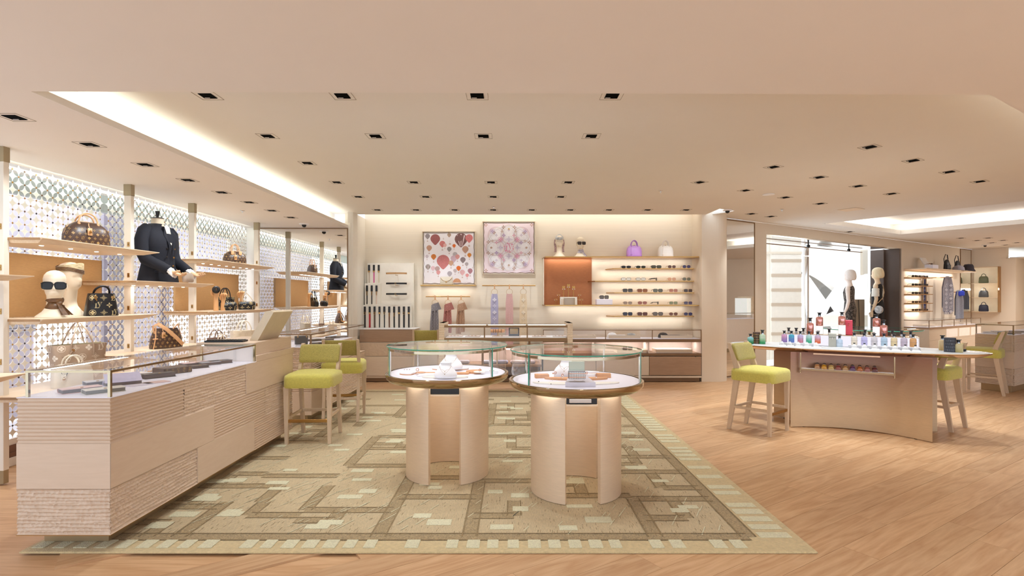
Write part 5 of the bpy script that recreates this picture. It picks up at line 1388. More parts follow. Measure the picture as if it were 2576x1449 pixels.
for k_ in range(8):
    a = k_ * PI / 4; rr_ = w * (.30 if k_ % 2 == 0 else .40); ox, oz = cxx + rr_ * math.cos(a) * .85, czz + rr_ * math.sin(a) * .85
    for r0_, r1_, lm in ((.150, .154, LN), (.138, .141, LG), (.108, .1105, LN)):
        for p in ring_poly(w * r0_, w * r1_, 32): PB.append(([(ox + x * (1.2 if k_ % 4 == 0 else 1), oz + z * (1.2 if k_ % 4 == 2 else 1)) for x, z in p], lm))
def stamp(k, x, z, s, m):
    for p in MOT[k]: PB.append(([(x + a * s, z + b * s) for a, b in p], m))
stamp(0, cxx, czz, w * .13, K2)
for dx, dz in ((.16, 0), (-.16, 0), (0, .16), (0, -.16)): stamp(3, cxx + dx * w, czz + dz * h, w * .11, K3)
for a in range(4): stamp(4, cxx + .155 * w * math.copysign(1, math.cos(a * PI / 2 + .7)), czz + .155 * h * math.copysign(1, math.sin(a * PI / 2 + .7)), w * .10, K2)
for a in range(12): stamp(2, cxx + .40 * w * math.cos(a * PI / 6 + .25), czz + .40 * h * math.sin(a * PI / 6 + .25), w * .085, K1)
for a in range(8): stamp(2 if a % 2 else 1, cxx + .25 * w * math.cos(a * PI / 4 + .39), czz + .25 * h * math.sin(a * PI / 4 + .39), w * .075, K2 if a % 2 else K3)
for a in range(4): stamp(4, cxx + .31 * w * math.copysign(1, math.cos(a * PI / 2 + .7)), czz + .31 * h * math.copysign(1, math.sin(a * PI / 2 + .7)), w * .09, K3)
for dx, dz in ((.33, 0), (-.33, 0), (0, .35), (0, -.33)): PB.append(([(cxx + dx * w - .015, czz + dz * h - .015), (cxx + dx * w + .015, czz + dz * h - .015), (cxx + dx * w + .015, czz + dz * h + .015), (cxx + dx * w - .015, czz + dz * h + .015)], K4))
for a in range(4): stamp(2, cxx + .43 * w * math.copysign(1, math.cos(a * PI / 2 + .7)), czz + .43 * h * math.copysign(1, math.sin(a * PI / 2 + .7)), w * .08, K1)
for a in range(16): stamp(2 + a % 2, cxx + .33 * w * math.cos(a * PI / 8), czz + .33 * h * math.sin(a * PI / 8), w * .055, K1 if a % 2 else K3)
for a in range(12): stamp(1 if a % 2 else 2, cxx + .085 * w * math.cos(a * PI / 6 + .26), czz + .085 * h * math.sin(a * PI / 6 + .26), w * .04, K2)
for p in ring_poly(w * .40, w * .403, 48) + ring_poly(w * .21, w * .2125, 40): PB.append(([(cxx + x, czz + z) for x, z in p], LN))
pane_print(t, PB, w, h)
def lettering(parent, txt, size, loc, rot, m, name='lettering'):
    cu = bpy.data.curves.new(name, 'FONT'); cu.body = txt; cu.size = size; cu.align_x = 'CENTER'; cu.resolution_u = 2
    ob = bpy.data.objects.new(name, cu); COL.objects.link(ob)
    dg = bpy.context.evaluated_depsgraph_get(); me = bpy.data.meshes.new_from_object(ob.evaluated_get(dg))
    bpy.data.objects.remove(ob); me.materials.clear(); me.materials.append(m)
    o = bpy.data.objects.new(name, me); COL.objects.link(o); o.parent = parent; o.location = loc; o.rotation_euler = rot
    return o
lettering(t, 'LOUIS VUITTON', .026, (w - .16, -.025, .045), (PI / 2, 0, 0), K3)
lettering(bpy.data.objects['framed_scarf'], 'Louis Vuitton', .024, (xat(1185, FD) - xat(1061, FD) - .07, -.025, .04), (PI / 2, 0, 0), C('b9a2a2')[0])
# ledge below the balloon scarf, with the white bag
t = thing('scarf_ledge', 'slim bronze ledge under the balloon scarf', 'shelf', (xat(1053, 9.3), 9.3, zat(716.5, 9.3)))
MB().prism([(.03, 0), (xat(1197, 9.3) - xat(1053, 9.3), 0), (xat(1197, 9.3) - xat(1053, 9.3), .24), (0, .24)], -.02, 0).build('ledge', GOLD, t)
LEDS = (1, .95, .87)
area_light('ledge_light', (xat(1130, 9.4), 9.42, zat(720, 9.3) - .012), .85, (R_(10), 0, 0), .8, LEDS, .03)
make_bag('small white flap bag on the ledge before the balloon scarf', (xat(1123, 9.34), 9.35, zat(716.3, 9.3)), 0, [(0, .21, .06), (.006, .225, .07), (.09, .215, .065), (.14, .20, .05)], 5, CREAML, None, CREAML, (), lambda t, sk: (MB().tube([(-.10, -.036, .12), (-.06, -.038, .075), (0, -.038, .055), (.06, -.038, .075), (.10, -.036, .12)], .003).build('flap_edge', GOLD, t), MB().rbox(-.012, -.046, .04, .012, -.038, .06, .002).build('clasp', GOLD, t), MB().tube([(.0, -.02, .14), (.09, -.03, .08), (.13, -.02, .0)], .005, flat=.5).build('strap', CREAML, t)))
# ---- scarf rails
def rail(label, px0, px1, py, d):
    t = thing('scarf_rail', label, 'rail', (xat(px0, d), d, zat(py, d))); L_ = xat(px1, d) - xat(px0, d)
    MB().tube([(0, 0, 0), (L_, 0, 0)], .009, 10).build('bar', GOLD, t, smooth=True)
    for x in (.08, L_ - .08): MB().tube([(x, 0, 0), (x, BW - d, 0)], .006).build('wall_arm', GOLD, t)
RD = 9.30
rail('short brass scarf rail below the balloon scarf', 1071, 1183, 746, RD)
rail('brass scarf rail below the pink framed scarf', 1213, 1347, 718.5, RD)
def hung_scarf(label, px, ytop, ybot, col, folded, mot=None, wpx=19):
    x = xat(px, RD); z = zat(ytop, RD)
    t = thing('hung_scarf', label, 'scarf', (x, RD, z), 0, 'scarves hanging on brass rings')
    st_ = MB().rbox(-.010, -.013, -.06, .010, -.011, .014, .001).rbox(-.010, .011, -.06, .010, .013, .014, .001).box(-.010, -.0125, .012, .010, .0125, .014)
    s_ = st_.build('leather_loop', TAN, t)
    rr_ = .052
    MB().tube([(rr_ * math.cos(a), 0, -.06 - rr_ + rr_ * math.sin(a)) for a in [2 * PI * i / 24 for i in range(24)]], .0025, 6, closed=True).build('ring', GOLD, t, smooth=True)
    m = mat('scarf_' + col, col, .85, var=.06, scale=60, bump=.2, bscale=300); zb = zat(ybot, RD) - z; zt = -.06 - 2 * rr_ + .018; W_ = wpx * RD / F
    def cloth(u, v):
        ww = W_ * (.75 + .25 * min(1, v * 6)); return ((u - .5) * ww, -.012 - .006 * math.sin(u * 9) * (1 - .6 * v) , zt + (zb - zt) * v)
    if not folded:
        MB().grid(cloth, 16, 20).build('front_fall', m, t, smooth=True)
        MB().grid(lambda u, v: (lambda p: (p[0], .012 - p[1] * .2, p[2]))(cloth(u, v)), 8, 4, flip=True).build('rear_fall', m, t, smooth=True)
    else:
        for k_, (ox, w_, q) in enumerate(((-.035, .09, 1), (.03, .085, .95))):
            MB().grid(lambda u, v: (ox - .01 * v + (u - .5) * w_ * (.6 + .4 * min(1, v * 2)), -.01 - .012 * k_ - .012 * math.sin(u * 8 + k_), zt - .1 * v ** .3 + (zb * q - zt + .1) * v), 12, 16).build('fall', m, t, smooth=True)
        MB().grid(lambda u, v: ((u - .5) * (.11 + .06 * v) + .01 + .02 * v, -.035 - .012 * math.sin(u * 7), zt + .01 - v * .12 + .035 * u), 10, 8).build('knot_fold', m, t, smooth=True)
    if mot:
        mb = MB()
        if not folded:
            z_s = zt - .10; i = 0
            while z_s > zb + .05:
                for p in MOT[mot[1][i % len(mot[1])]]: mb.add([(a * .075, -.0215, z_s + b * .075) for a, b in p], [tuple(range(len(p)))])
                z_s -= .108; i += 1
        else:
            for r_ in range(26):
                for c_ in range(3):
                    zz_ = zt - .03 - r_ * .028
                    if zz_ < zb + .02: continue
                    for p in MOT[(r_ + c_) % 4]: mb.add([(-.055 + c_ * .045 + (.012 if r_ % 2 else 0) + a * .018, -.055 + .001 * c_, zz_ + b * .018) for a, b in p], [tuple(range(len(p)))])
        mb.build('motif_print', mot[0], t)['kind'] = 'stuff'
    return t
hung_scarf('grey patterned scarf folded through a ring on the short rail', 1094.5, 745.5, 850, '8f8a8f', True, (mat('grey_mot', 'b9b4b8', .8), ()))
hung_scarf('dusty rose patterned scarf folded through a ring on the short rail', 1127, 745.5, 842, 'b97a72', True, (mat('rose_mot', 'd29c92', .8), ()))
hung_scarf('camel patterned scarf folded through a ring on the short rail', 1160, 745.5, 840, 'bb9478', True, (mat('camel_mot', 'd0ad92', .8), ()))
hung_scarf('lavender motif scarf hanging from the long rail', 1244, 718, 860, 'b9b5d2', False, (mat('lav_mot', 'e8e4ee', .8), (1, 2)))
hung_scarf('plain pink scarf hanging from the long rail', 1281.5, 718, 880, 'dfb6b3', False)
hung_scarf('cream motif scarf hanging from the long rail', 1316.5, 718, 868, 'ebd7b8', False, (mat('cream_mot', 'f3e6d2', .8), (1, 2)))

# ---- copper-backed shelf unit for sunglasses
SD = 9.16
cu_ = thing('shelf_unit', 'wall shelf unit with copper panel and brass-edged sunglasses shelves', 'shelf unit', (0, SD, 0))
COPPER = mat('copper_panel', 'a5673f', .42, .45, var=.1, scale=16, stretch=(1, 1, 7), bump=.05, bscale=60)
zt_, zb_ = zat(645, SD), zat(767, SD); xl_, xr_ = xat(1367, SD), 3.17
bdep = BW - SD
MB().prism([(xl_ + .03, 0), (xr_, 0), (xr_, bdep), (xl_, bdep)], zt_ - .018, zt_).build('top_shelf', GOLD, cu_)
MB().prism([(xl_ + .03, 0), (xr_, 0), (xr_, bdep), (xl_, bdep)], zb_ - .018, zb_).build('bottom_shelf', GOLD, cu_)
XC0, XC1 = xat(1367, BW), xat(1491, BW)
MB().box(XC0, bdep - .012, zb_, XC1 - .02, bdep - .002, zt_ - .018).build('copper_panel', COPPER, cu_)
MB().box(XC0 - .012, .20, zb_, XC0, bdep, zt_ - .018).build('side_cheek', CREAMW, cu_)
srow = [(674, 1538, 's1'), (706, 1491, 's2'), (735.5, 1540, 's3'), (795.5, 1540, 's5')]
for py, px, _ in srow:
    z = zat(py, SD); x0 = xat(px + 8, SD)
    MB().prism([(x0, .10), (3.12, .10), (3.17, bdep), (x0 - .09, bdep)], z - .014, z).build('glass_shelf', GOLD, cu_)
for py in (645, 674, 706, 735.5, 767, 795.5):
    big = py in (645, 767)
    area_light('shelf_light', (2.3 if not big else 1.85, BW - .10, zat(py, SD) - .021), 1.5 if not big else 2.4, (R_(8), 0, 0), 1.0 if not big else 1.5, LEDS, .02)
area_light('shelf_light', (xat(1430, 9.4), BW - .12, zt_ - .022), .8, (R_(10), 0, 0), .8, LEDS, .02)
# sunglasses
PX = [1575, 1612, 1651, 1690, 1727]
rows = [(673.5, 'top'), (705.5, 'second'), (735, 'third'), (766.5, 'fourth'), (795, 'lowest')]
tab = [[('dark oval', .15, .034, 2.2, '2a2423', 0), ('green-tinted oval', .15, .034, 2.2, '38402a', 0), ('black cat-eye', .155, .04, 4, '6e7464', 0), ('rimless brown', .125, .042, 2.6, '93716a', 1), ('rimless violet', .125, .044, 2.4, '5f5f97', 1)],
       [('clear-lens black', .15, .044, 2.6, 'e4e0d6', 2), ('clear-lens thin metal', .15, .044, 2.2, 'e4e0d6', 2), ('side-turned black', .15, .042, 3, '3a3735', 0), ('rimless peach', .125, .044, 3, 'e3ae8b', 1), ('olive gradient', .13, .046, 2.4, '7b7866', 1)],
       [('black square gradient', .15, .048, 5, '5a5550', 0), ('amber tortoiseshell', .155, .046, 4, 'a8662f', 3), ('grey-green square', .15, .046, 4, '7d8071', 0), ('rimless coral', .13, .046, 4, 'd3937d', 1), ('rimless dark brown', .13, .044, 4, '5c4c46', 1)],
       [('rimless pale grey', .14, .042, 3, 'b2a296', 1), ('rimless rose brown', .14, .044, 3, 'b5786c', 1), ('side-turned thin black', .15, .04, 3, '4c4542', 0), ('pale green', .13, .042, 4, 'a9b48f', 1), ('rimless slate violet', .13, .042, 4, '77759a', 1)],
       [('black navy-lens', .145, .046, 4, '4a4c66', 0), ('brown-lens tortoiseshell', .155, .046, 4, '7d4a3c', 3), ('black pale-lens', .155, .048, 3, '9c938a', 0), ('round rimless brown', .13, .044, 2.4, 'a26d55', 1), ('rimless blue violet', .13, .044, 2.4, '5a5a94', 1)]]
TORT = mat('tortoiseshell', '8a4f28', .25, var=.5, scale=60)
for r_, (py, rn) in enumerate(rows):
    for c_ in range(5):
        nm, w_, h_, n_, ln, kd = tab[r_][c_]
        d = SD + .20
        side = 'side-turned' in nm
        g = thing('sunglasses', f'{nm} sunglasses on the {rn} shelf of the copper-backed unit', 'sunglasses', (xat(PX[c_] + (4 if r_ >= 2 else 0), d), d, zat(py, SD) + .0045), R_(68) if side else R_(RND.uniform(-9, 4)), 'sunglasses on the wall shelves')
        specs_parts(g, w_ * 1.12, h_ * 1.15, n_, ln, [BLACKP, GOLD, BLACKP, TORT][kd], .0032 if kd in (0, 3) else .002, .12, rimless=kd == 1)
# white block with sunglasses
t = thing('acrylic_block', 'white lit block standing on the bottom shelf of the copper-backed unit', 'display block', (xat(1519, SD + .15), SD + .15, zb_ + .0005))
MB().rbox(-.135, -.09, 0, .135, .09, .098, .008).build('block', LITW, t)
g = thing('sunglasses', 'oversized dark square sunglasses on the white lit block', 'sunglasses', (xat(1520, SD + .10), SD + .10, zb_ + .1035), 0)
specs_parts(g, .155, .055, 5, '6b6057', BLACKP, .004, .09)
# jewellery stage before the copper panel
t = thing('jewellery_stage', 'cream arched jewellery stage before the copper panel', 'display stand', (xat(1430, SD + .12), SD + .12, zb_))
MB().rbox(-.145, -.04, .115, .145, .05, .135, .003).box(-.145, -.04, 0, -.085, .05, .115).box(.105, -.04, 0, .145, .05, .115).box(-.085, .04, 0, .105, .05, .115).build('arch', IVORY, t)
for x in (-.115, -.088, .103): MB().tube([(x, -.042, 0), (x, -.042, .10)], .003).build('gold_rod', GOLD, t)
for k_, (px, pt) in enumerate(((1418, 719), (1430, 714), (1443, 719))):
    e = thing('earring_stand', ['gold earring stand at the left on the cream stage', 'tallest gold earring stand in the middle of the cream stage', 'gold earring stand at the right on the cream stage'][k_], 'earring stand', (xat(px, SD + .12), SD + .12, zb_ + .1355), 0, 'gold earring stands')
    hh = zat(pt, SD) - zb_ - .1355
    MB().tube([(0, 0, 0), (0, 0, hh - .03)], .006).build('stem', GOLD, e)
    MB().lathe([(0, 0), (.018, 0), (.017, .004), (0, .005)], 12).build('foot', GOLD, e)
    for s_ in (-1, 1):
        MB().loft([[(x + s_ * .012, y, z) for x, y in superell(w_, .012, 2, 10)] for z, w_ in ((hh - .04, .02), (hh - .02, .034), (hh, .016))]).build('leaf', GOLD, e)
        MB().ball((s_ * .018, -.008, hh - .055), .008, 8, 6).build('pearl', WVEL, e, smooth=True)
for px, py, lb in ((1405, 741, 'upper left'), (1398, 753, 'lower left'), (1458, 741, 'upper right'), (1463, 753, 'far right'), (1454, 753.5, 'inner right')):
    e = thing('earring_tee', f'{lb} small gold T-bar earring stand beside the cream stage', 'earring stand', (xat(px, SD + .17), SD + .17 , zb_ + .0005), 0, 'small T-bar earring stands')
    hh = zat(py, SD) - zb_
    MB().tube([(0, 0, .004), (0, 0, hh)], .0035).build('stem', GOLD, e); MB().rbox(-.03, -.004, hh, .03, .004, hh + .006, .001).build('bar', GOLD, e); MB().rbox(-.012, -.012, 0, .012, .012, .004, .001).build('foot', GOLD, e)
    for s_ in (-1, 1): MB().ball((s_ * .02, -.004, hh - .012), .005, 6, 5).build('drop', WVEL, e)
# goods on the top shelf
zz = zt_ + .0005
hh_ = (xat(1407, SD + .2), SD + .2, zz)
head('cream mannequin head with a pale floral headscarf on the copper-backed unit', hh_, R_(-4), .04, .84)
FLOR = mat('floral_silk', 'd9d2e0', .5, var=.5, scale=22)
t = thing('headscarf', 'pale floral headscarf tied round the mannequin head on the top shelf', 'headscarf', hh_, R_(-4)); t.scale = (.84,) * 3
MB().loft([[(.085 * f * math.cos(a), -.002 + .120 * f * math.sin(a), z + .03 * math.sin(a)) for a in [2 * PI * i / 28 for i in range(28)]] for z, f in ((.375, 1.0), (.40, 1.0), (.43, .86), (.452, .5))]).build('cap', FLOR, t, smooth=True)
for s_ in (-1, 1): MB().grid(lambda u, v: (s_ * (.07 + .02 * v + .012 * math.sin(v * 6)) + (u - .5) * .05, .09 - .02 * v, .38 - .27 * v), 6, 10).build('tail', mat('pink_print_silk', 'c79a98', .5, var=.5, scale=40), t, smooth=True)
hh2 = (xat(1460, SD + .2), SD + .2, zz)
head('bald cream mannequin head with large sunglasses on the copper-backed unit', hh2, R_(8), 0, .86)
specs_on('large dark gradient sunglasses worn by the bald head on the top shelf', hh2, R_(8), .86, .245, w=.17, h=.058, n=5, lens='4a4240', thick=.003, tl=.10)
neck_scarf('neck_scarf', 'pink and blue silk scarf round the neck of the bald head on the top shelf', hh2, R_(8), mat('pinkblue_silk', 'b3a3b4', .5, var=.65, scale=30), .085, .155, ((.02, -.07, .12, .10, -.09, .0), ), .86)
def alma(label, px, m, hm):
    def ex(t, sk):
        MB().tube([(-.055, -.065, .17), (-.065, -.07, .10), (-.062, -.072, .05)], .003).ball((-.062, -.075, .04), .016, 8, 6, (1, .4, 1.3)).build('clochette', hm, t, smooth=True)
        MB().rbox(-.008, -.012, .196, .008, .004, .212, .002).build('padlock', GOLD, t)
        MB().loft([[(x, y, z) for x, y in superell(.268, .148, 3.2, 40)] for z in (0, .03)]).build('base_band', hm, t, smooth=50)
    make_bag(label, (xat(px, SD + .2), SD + .2, zz), 0, [(0, .25, .13), (.01, .262, .14), (.10, .262, .13), (.15, .245, .11), (.185, .20, .08), (.202, .14, .04)], 3.2, m, None, hm, ((.055, .185, .105, -.03, .0075, .01), (.055, .185, .10, .03, .0075, -.01)), ex)
PURP = mat('lilac_leather', 'c694dd', .4, var=.04, bump=.08, bscale=120)
alma('lilac dome handbag on the top shelf of the copper-backed unit', 1595, PURP, mat('lilac_trim', 'b583cf', .4)); alma('white dome handbag on the top shelf of the copper-backed unit', 1674, mat('white_leather', 'efe9e3', .42, bump=.05, bscale=120), mat('white_trim', 'e8ded6', .42))

# ---- glass-topped cabinets below the sunglasses
KD = 9.03
kx0, kx1 = xat(1366, KD), 3.165
gc = thing('vitrine_cabinet', 'long glass-topped cabinet with lit niches under the sunglasses shelves', 'cabinet', (kx0, KD, 0)); kw = kx1 - kx0
z_t, z_d = .877, .715
MB().rbox(0, 0, .665, kw, .5, .715, .002).build('worktop', BCAB, gc)
MB().box(0, .0, z_t - .005, kw, .45, z_t).build('glass_top', GLASS, gc)
MB().box(.002, .002, z_d, kw - .002, .006, z_t - .005).build('glass_front', GLASS, gc)
MB().box(.004, .44, z_d, kw - .004, .45, z_t).build('rear_panel', CREAMC, gc)
for x in (.006, kw * .395, kw * .69, kw - .006): MB().box(x - .006, -.001, z_d, x + .006, .011, z_t - .005).build('mullion', BRONZE, gc)
MB().box(0, -.001, z_t - .016, kw, .010, z_t - .005).build('front_rail', BRONZE, gc)
MB().box(.004, .012, z_d + .0002, kw - .004, .44, z_d + .003).build('deck', LITW, gc)
MB().box(0, .46, .06, kw, .49, .665).build('carcass', mat('niche_pink', 'ead8cd', .6), gc)
for x in (0, kw * .33, kw * .665, kw - .02): MB().box(x, .012, .45, x + .02, .46, .665).build('niche_wall', MATS['niche_pink'], gc)
MB().box(0, 0, .436, kw, .46, .478).build('niche_floor', BCAB, gc)
for x in (kw * .34, kw * .67, kw * .005):
    area_light('niche_light', (kx0 + x + kw * .16, KD + .25, .66), kw * .28, (0, 0, 0), 1.5, (1, .93, .88), .05)
for i, (a, b, m) in enumerate(((0, .335, CREAMC), (.335, .67, CREAMC), (.67, 1, WOODB))):
    dr = MB().rbox(kw * a + .003, 0, .11, kw * b - .003, .02, .425, .003).build('drawer', m, gc)
    MB().tube([(kw * b - .1, -.008, .42), (kw * b - .1, .0, .42)], .006).build('lock', BLACKP, dr)
MB().box(.01, .0, .07, kw, .46, .10).build('lower_rail', CREAMC, gc)
MB().box(.03, .04, 0, kw - .02, .46, .07).build('plinth', BCAB, gc)
def tray(label, p, w_, d_, m, rz=0, h_=.03):
    t = thing('display_tray', label, 'tray', p, rz, 'display trays'); w2, d2_ = w_ / 2, d_ / 2
    MB().box(-w2, -d2_, 0, w2, d2_, .006).build('base', WVEL, t)
    for a in ((-w2, -d2_, w2, -d2_ + .012), (-w2, d2_ - .012, w2, d2_), (-w2, -d2_ + .012, -w2 + .012, d2_ - .012), (w2 - .012, -d2_ + .012, w2, d2_ - .012)): MB().box(a[0], a[1], .006, a[2], a[3], h_).build('rim', m, t)
TRW = CREAMC
def soft(label, p, cat, name, parts, rz=0, group='folded textiles and hats in the back cabinet'):
    t = thing(name, label, cat, p, rz, group)
    for nm, mb, m in parts: mb.build(nm, m, t, smooth=60)
    return t
def capmb(r): return MB().lathe([(r, 0), (r * 1.0, .02), (r * .92, r * .6), (r * .6, r * .95), (0, r * 1.05)], 20)
def brim(r): return MB().grid(lambda u, v: ((u - .5) * r * 1.5, -r * .8 - r * .75 * v * (1 - (2 * u - 1) ** 2 * .6), .006 - .008 * v), 10, 4)
zc = z_d + .0035
for px, lb in ((1450, 'left'), (1560, 'middle'), (1690, 'right')): tray(f'{lb} tray in the glass top of the back cabinet', (xat(px + 8, KD + .2), KD + .2, zc), .52, .26, TRW, h_=.055)
soft('pink folded scarf in the left tray of the back cabinet', (xat(1466, KD + .15), KD + .15, zc + .0065), 'scarf', 'folded_scarf', [('cloth', MB().rbox(-.10, -.07, 0, .10, .07, .045, .015), mat('pink_wool', 'e3c8cf', .9))])
soft('white cap in the middle tray of the back cabinet', (xat(1540, KD + .2), KD + .2, zc + .0065), 'cap', 'cap', [('crown', capmb(.085), WVEL), ('brim', brim(.085), WVEL)])
soft('white rolled scarf in the middle tray of the back cabinet', (xat(1562, KD + .16), KD + .16, zc + .0065), 'scarf', 'folded_scarf', [('cloth', MB().rbox(-.09, -.06, 0, .09, .06, .05, .02), mat('white_wool', 'e8e6f0', .9))])
soft('black and white knit hat in the middle tray of the back cabinet', (xat(1588, KD + .15), KD + .15, zc + .0065), 'hat', 'knit_hat', [('crown', MB().tube([(-.06, 0, .04), (.0, 0, .042), (.06, 0, .04)], [.038, .042, .034], 14), mat('bw_knit', '9a9a9a', .9, var=.9, scale=14))])
soft('black domed hat in the right tray of the back cabinet', (xat(1668, KD + .2), KD + .2, zc + .0065), 'hat', 'felt_hat', [('crown', capmb(.085), mat('black_felt', '1f1d22', .95))])
soft('dark navy folded scarf in the right tray of the back cabinet', (xat(1692, KD + .14), KD + .14, zc + .0065), 'scarf', 'folded_scarf', [('cloth', MB().rbox(-.14, -.05, 0, .14, .05, .05, .02), mat('navy_knit', '3d3f52', .95))])
soft('dark folded gloves at the right of the right tray', (xat(1716, KD + .14), KD + .14, zc + .0065), 'gloves', 'folded_gloves', [('cloth', MB().rbox(-.06, -.04, 0, .06, .04, .045, .018), mat('black_knit', '2a2a33', .95))])
tray('tray of spectacles in the lit niche of the back cabinet', (xat(1690, KD + .2), KD + .2, .479), .6, .3, TRW, h_=.06)
for i, px in enumerate((1672, 1690, 1708)):
    g = thing('spectacles', f'black spectacles in the niche tray, {ORD[i]} from the left', 'spectacles', (xat(px, KD + .15), KD + .15, .489), 0, 'spectacles in the niche tray'); specs_parts(g, .13, .04, 3, 'e4e0d6', BLACKP, .003, .1)
tray('pale tray in the middle niche of the back cabinet', (xat(1585, KD + .2), KD + .2, .479), .5, .3, TRW, h_=.05)

# ---- low wall cabinet behind the left round case
lc = thing('wall_cabinet', 'low open-front cabinet with folded goods behind the round cases', 'cabinet', (-1.0, 9.05, 0))
lw = kx0 + 1.0 - .02
MB().box(0, .45, .05, lw, .49, .60).build('carcass', MATS['niche_pink'], lc)
MB().rbox(0, 0, .56, lw, .49, .60, .003).build('worktop', WOODB, lc)
MB().rbox(0, 0, .25, lw, .45, .29, .003).build('shelf', WOODB, lc)
for x in (0, lw / 2 - .01, lw - .02): MB().box(x, .005, .05, x + .02, .45, .56).build('upright', CREAMC, lc)
MB().box(0, .02, .0, lw, .45, .05).build('plinth', BCAB, lc)
area_light('niche_light', (-1.0 + lw / 2, 9.28, .555), lw * .9, (0, 0, 0), 2, (1, .93, .88), .05)
for i, (px, c, n_) in enumerate(((1165, 'd9d3e0', 'lilac'), (1230, 'cfd2e2', 'pale blue'), (1262, 'b8bcd8', 'blue'), (1300, 'eadfe3', 'blush'), (1330, 'dccfd9', 'mauve'))):
    soft(f'{n_} folded knit on the open shelf behind the round cases', (xat(px, 9.2), 9.2, .291), 'knitwear', 'folded_knit', [('cloth', MB().rbox(-.11, -.08, 0, .11, .08, .05, .018), mat('knit_' + c, c, .95))], group='folded knits on the open shelf')
soft('pink cap on the cabinet seen through the left round case', (xat(1169, 9.2), 9.2, .601), 'cap', 'cap', [('crown', capmb(.095), mat('pink_cap', 'e8bfd2', .9)), ('brim', brim(.095), mat('pink_cap', 'e8bfd2'))])

# ---- free-standing console vitrine
ND = 7.55
nx0, nx1 = xat(1104, ND), xat(1441, ND)
nc = thing('console_vitrine', 'long low vitrine with bronze rails and ribbed wooden ends in mid room', 'display case', (nx0, ND, .016)); nw = nx1 - nx0
zt2, zr, zr2, zb2 = zat(812, ND) - .016, zat(818, ND) - .016, zat(824, ND) - .016, zat(859, ND) - .016
for x in (0, nw - .075):
    mb = MB()
    for k_ in range(30):
        z = .02 + k_ * (zt2 - .02) / 30; mb.rbox(x, 0, z, x + .075, .5, z + (zt2 - .02) / 30 - .004, .003)
    mb.box(x + .004, .004, 0, x + .071, .496, zt2 - .004); mb.build('ribbed_end', WOODS, nc)
MB().rbox(.075, 0, zr2, nw - .075, .02, zr, .002).build('top_rail', BRONZE, nc)
MB().rbox(.075, .48, zr2, nw - .075, .50, zr, .002).build('top_rail', BRONZE, nc)
MB().rbox(.075, 0, zb2, nw - .075, .5, zat(850, ND) - .016, .002).build('base_board', BRONZE, nc)
MB().box(.075, .02, zr - .004, nw - .075, .48, zr).build('glass_top', GLASS, nc)
MB().box(.08, .004, zat(850, ND) - .016, nw - .08, .008, zr2).build('glass_front', GLASS, nc)
MB().box(.09, .03, zat(850, ND) - .0155, nw - .09, .47, zat(850, ND) - .012).build('deck', WVEL, nc)
for i in range(3):
    a = .11 + i * (nw - .2) / 3; MB().box(a + .02, .005, zr + .0005, a + (nw - .2) / 3 - .01, .016, zr + .005).build('light_bar', emis('rail_led', 'fff6f0', 5), nc)
for x in (nw * .34, nw * .66): MB().box(x - .008, .002, zat(850, ND) - .016, x + .008, .018, zr2).build('mullion', BRONZE, nc)
for x in (.6, nw - .6): MB().rbox(x - .015, .2, 0, x + .015, .23, zb2, .002).build('leg', BRONZE, nc)
zd = zat(850, ND) - .011 + .016 - .016 + .016
for i, px in enumerate((1146, 1190, 1256, 1292, 1356, 1408)):
    p = (xat(px, ND + .2), ND + .2, zd); t = thing('jewel_pad', f'pale jewellery pad, {ORD[i]} from the left in the console vitrine', 'display board', p, RND.uniform(-.1, .1), 'jewellery pads in the console vitrine')
    MB().rbox(-.10, -.09, 0, .10, .09, .012, .002).build('pad', mat('pad_pink', 'e3d3cb', .8), t)
    for k_ in range(3): MB().tube([(-.06 + k_ * .05 + .012 * math.cos(a), -.03 + .02 * math.sin(a), .0135) for a in [2 * PI * q / 12 for q in range(12)]], .002, 5, closed=True).build('bracelet', GOLD, t)
p = (xat(1252, ND + .16), ND + .16, zd + .013)
t = thing('bracelet_bar', 'tan bracelet bar with dark cords in the console vitrine', 'bracelet stand', p)
MB().tube([(-.10, 0, .07), (.10, 0, .07)], .024, 14).build('roll', CORK, t, smooth=True)
for x in (-.06, -.03, .01, .05): MB().tube([(x, .026 * math.cos(a), .07 + .026 * math.sin(a)) for a in [2 * PI * q / 14 for q in range(14)]], .0035, 5, closed=True).build('cord', BLACK, t)
MB().tube([(0, 0, 0), (0, 0, .05)], .006).lathe([(0, 0), (.03, 0), (.03, .004), (0, .004)], 14).build('stand', GOLD, t)
p = (xat(1293, ND + .16), ND + .16, zd + .013)
t = thing('jewel_box', 'open navy jewel box with gold lining in the console vitrine', 'box', p)
MB().rbox(-.075, -.05, 0, .075, .05, .028, .004).build('base', mat('navy_box', '23242e', .5), t)
MB().rbox(-.075, .045, .02, .075, .06, .112, .004).build('lid', MATS['navy_box'], t)
MB().rbox(-.06, .041, .032, .06, .046, .10, .001).build('lining', mat('gold_lining', 'b99a68', .6), t)
MB().tube([(-.055, -.02, .031), (.055, -.02, .031)], .006).build('bracelet', GOLD, t)
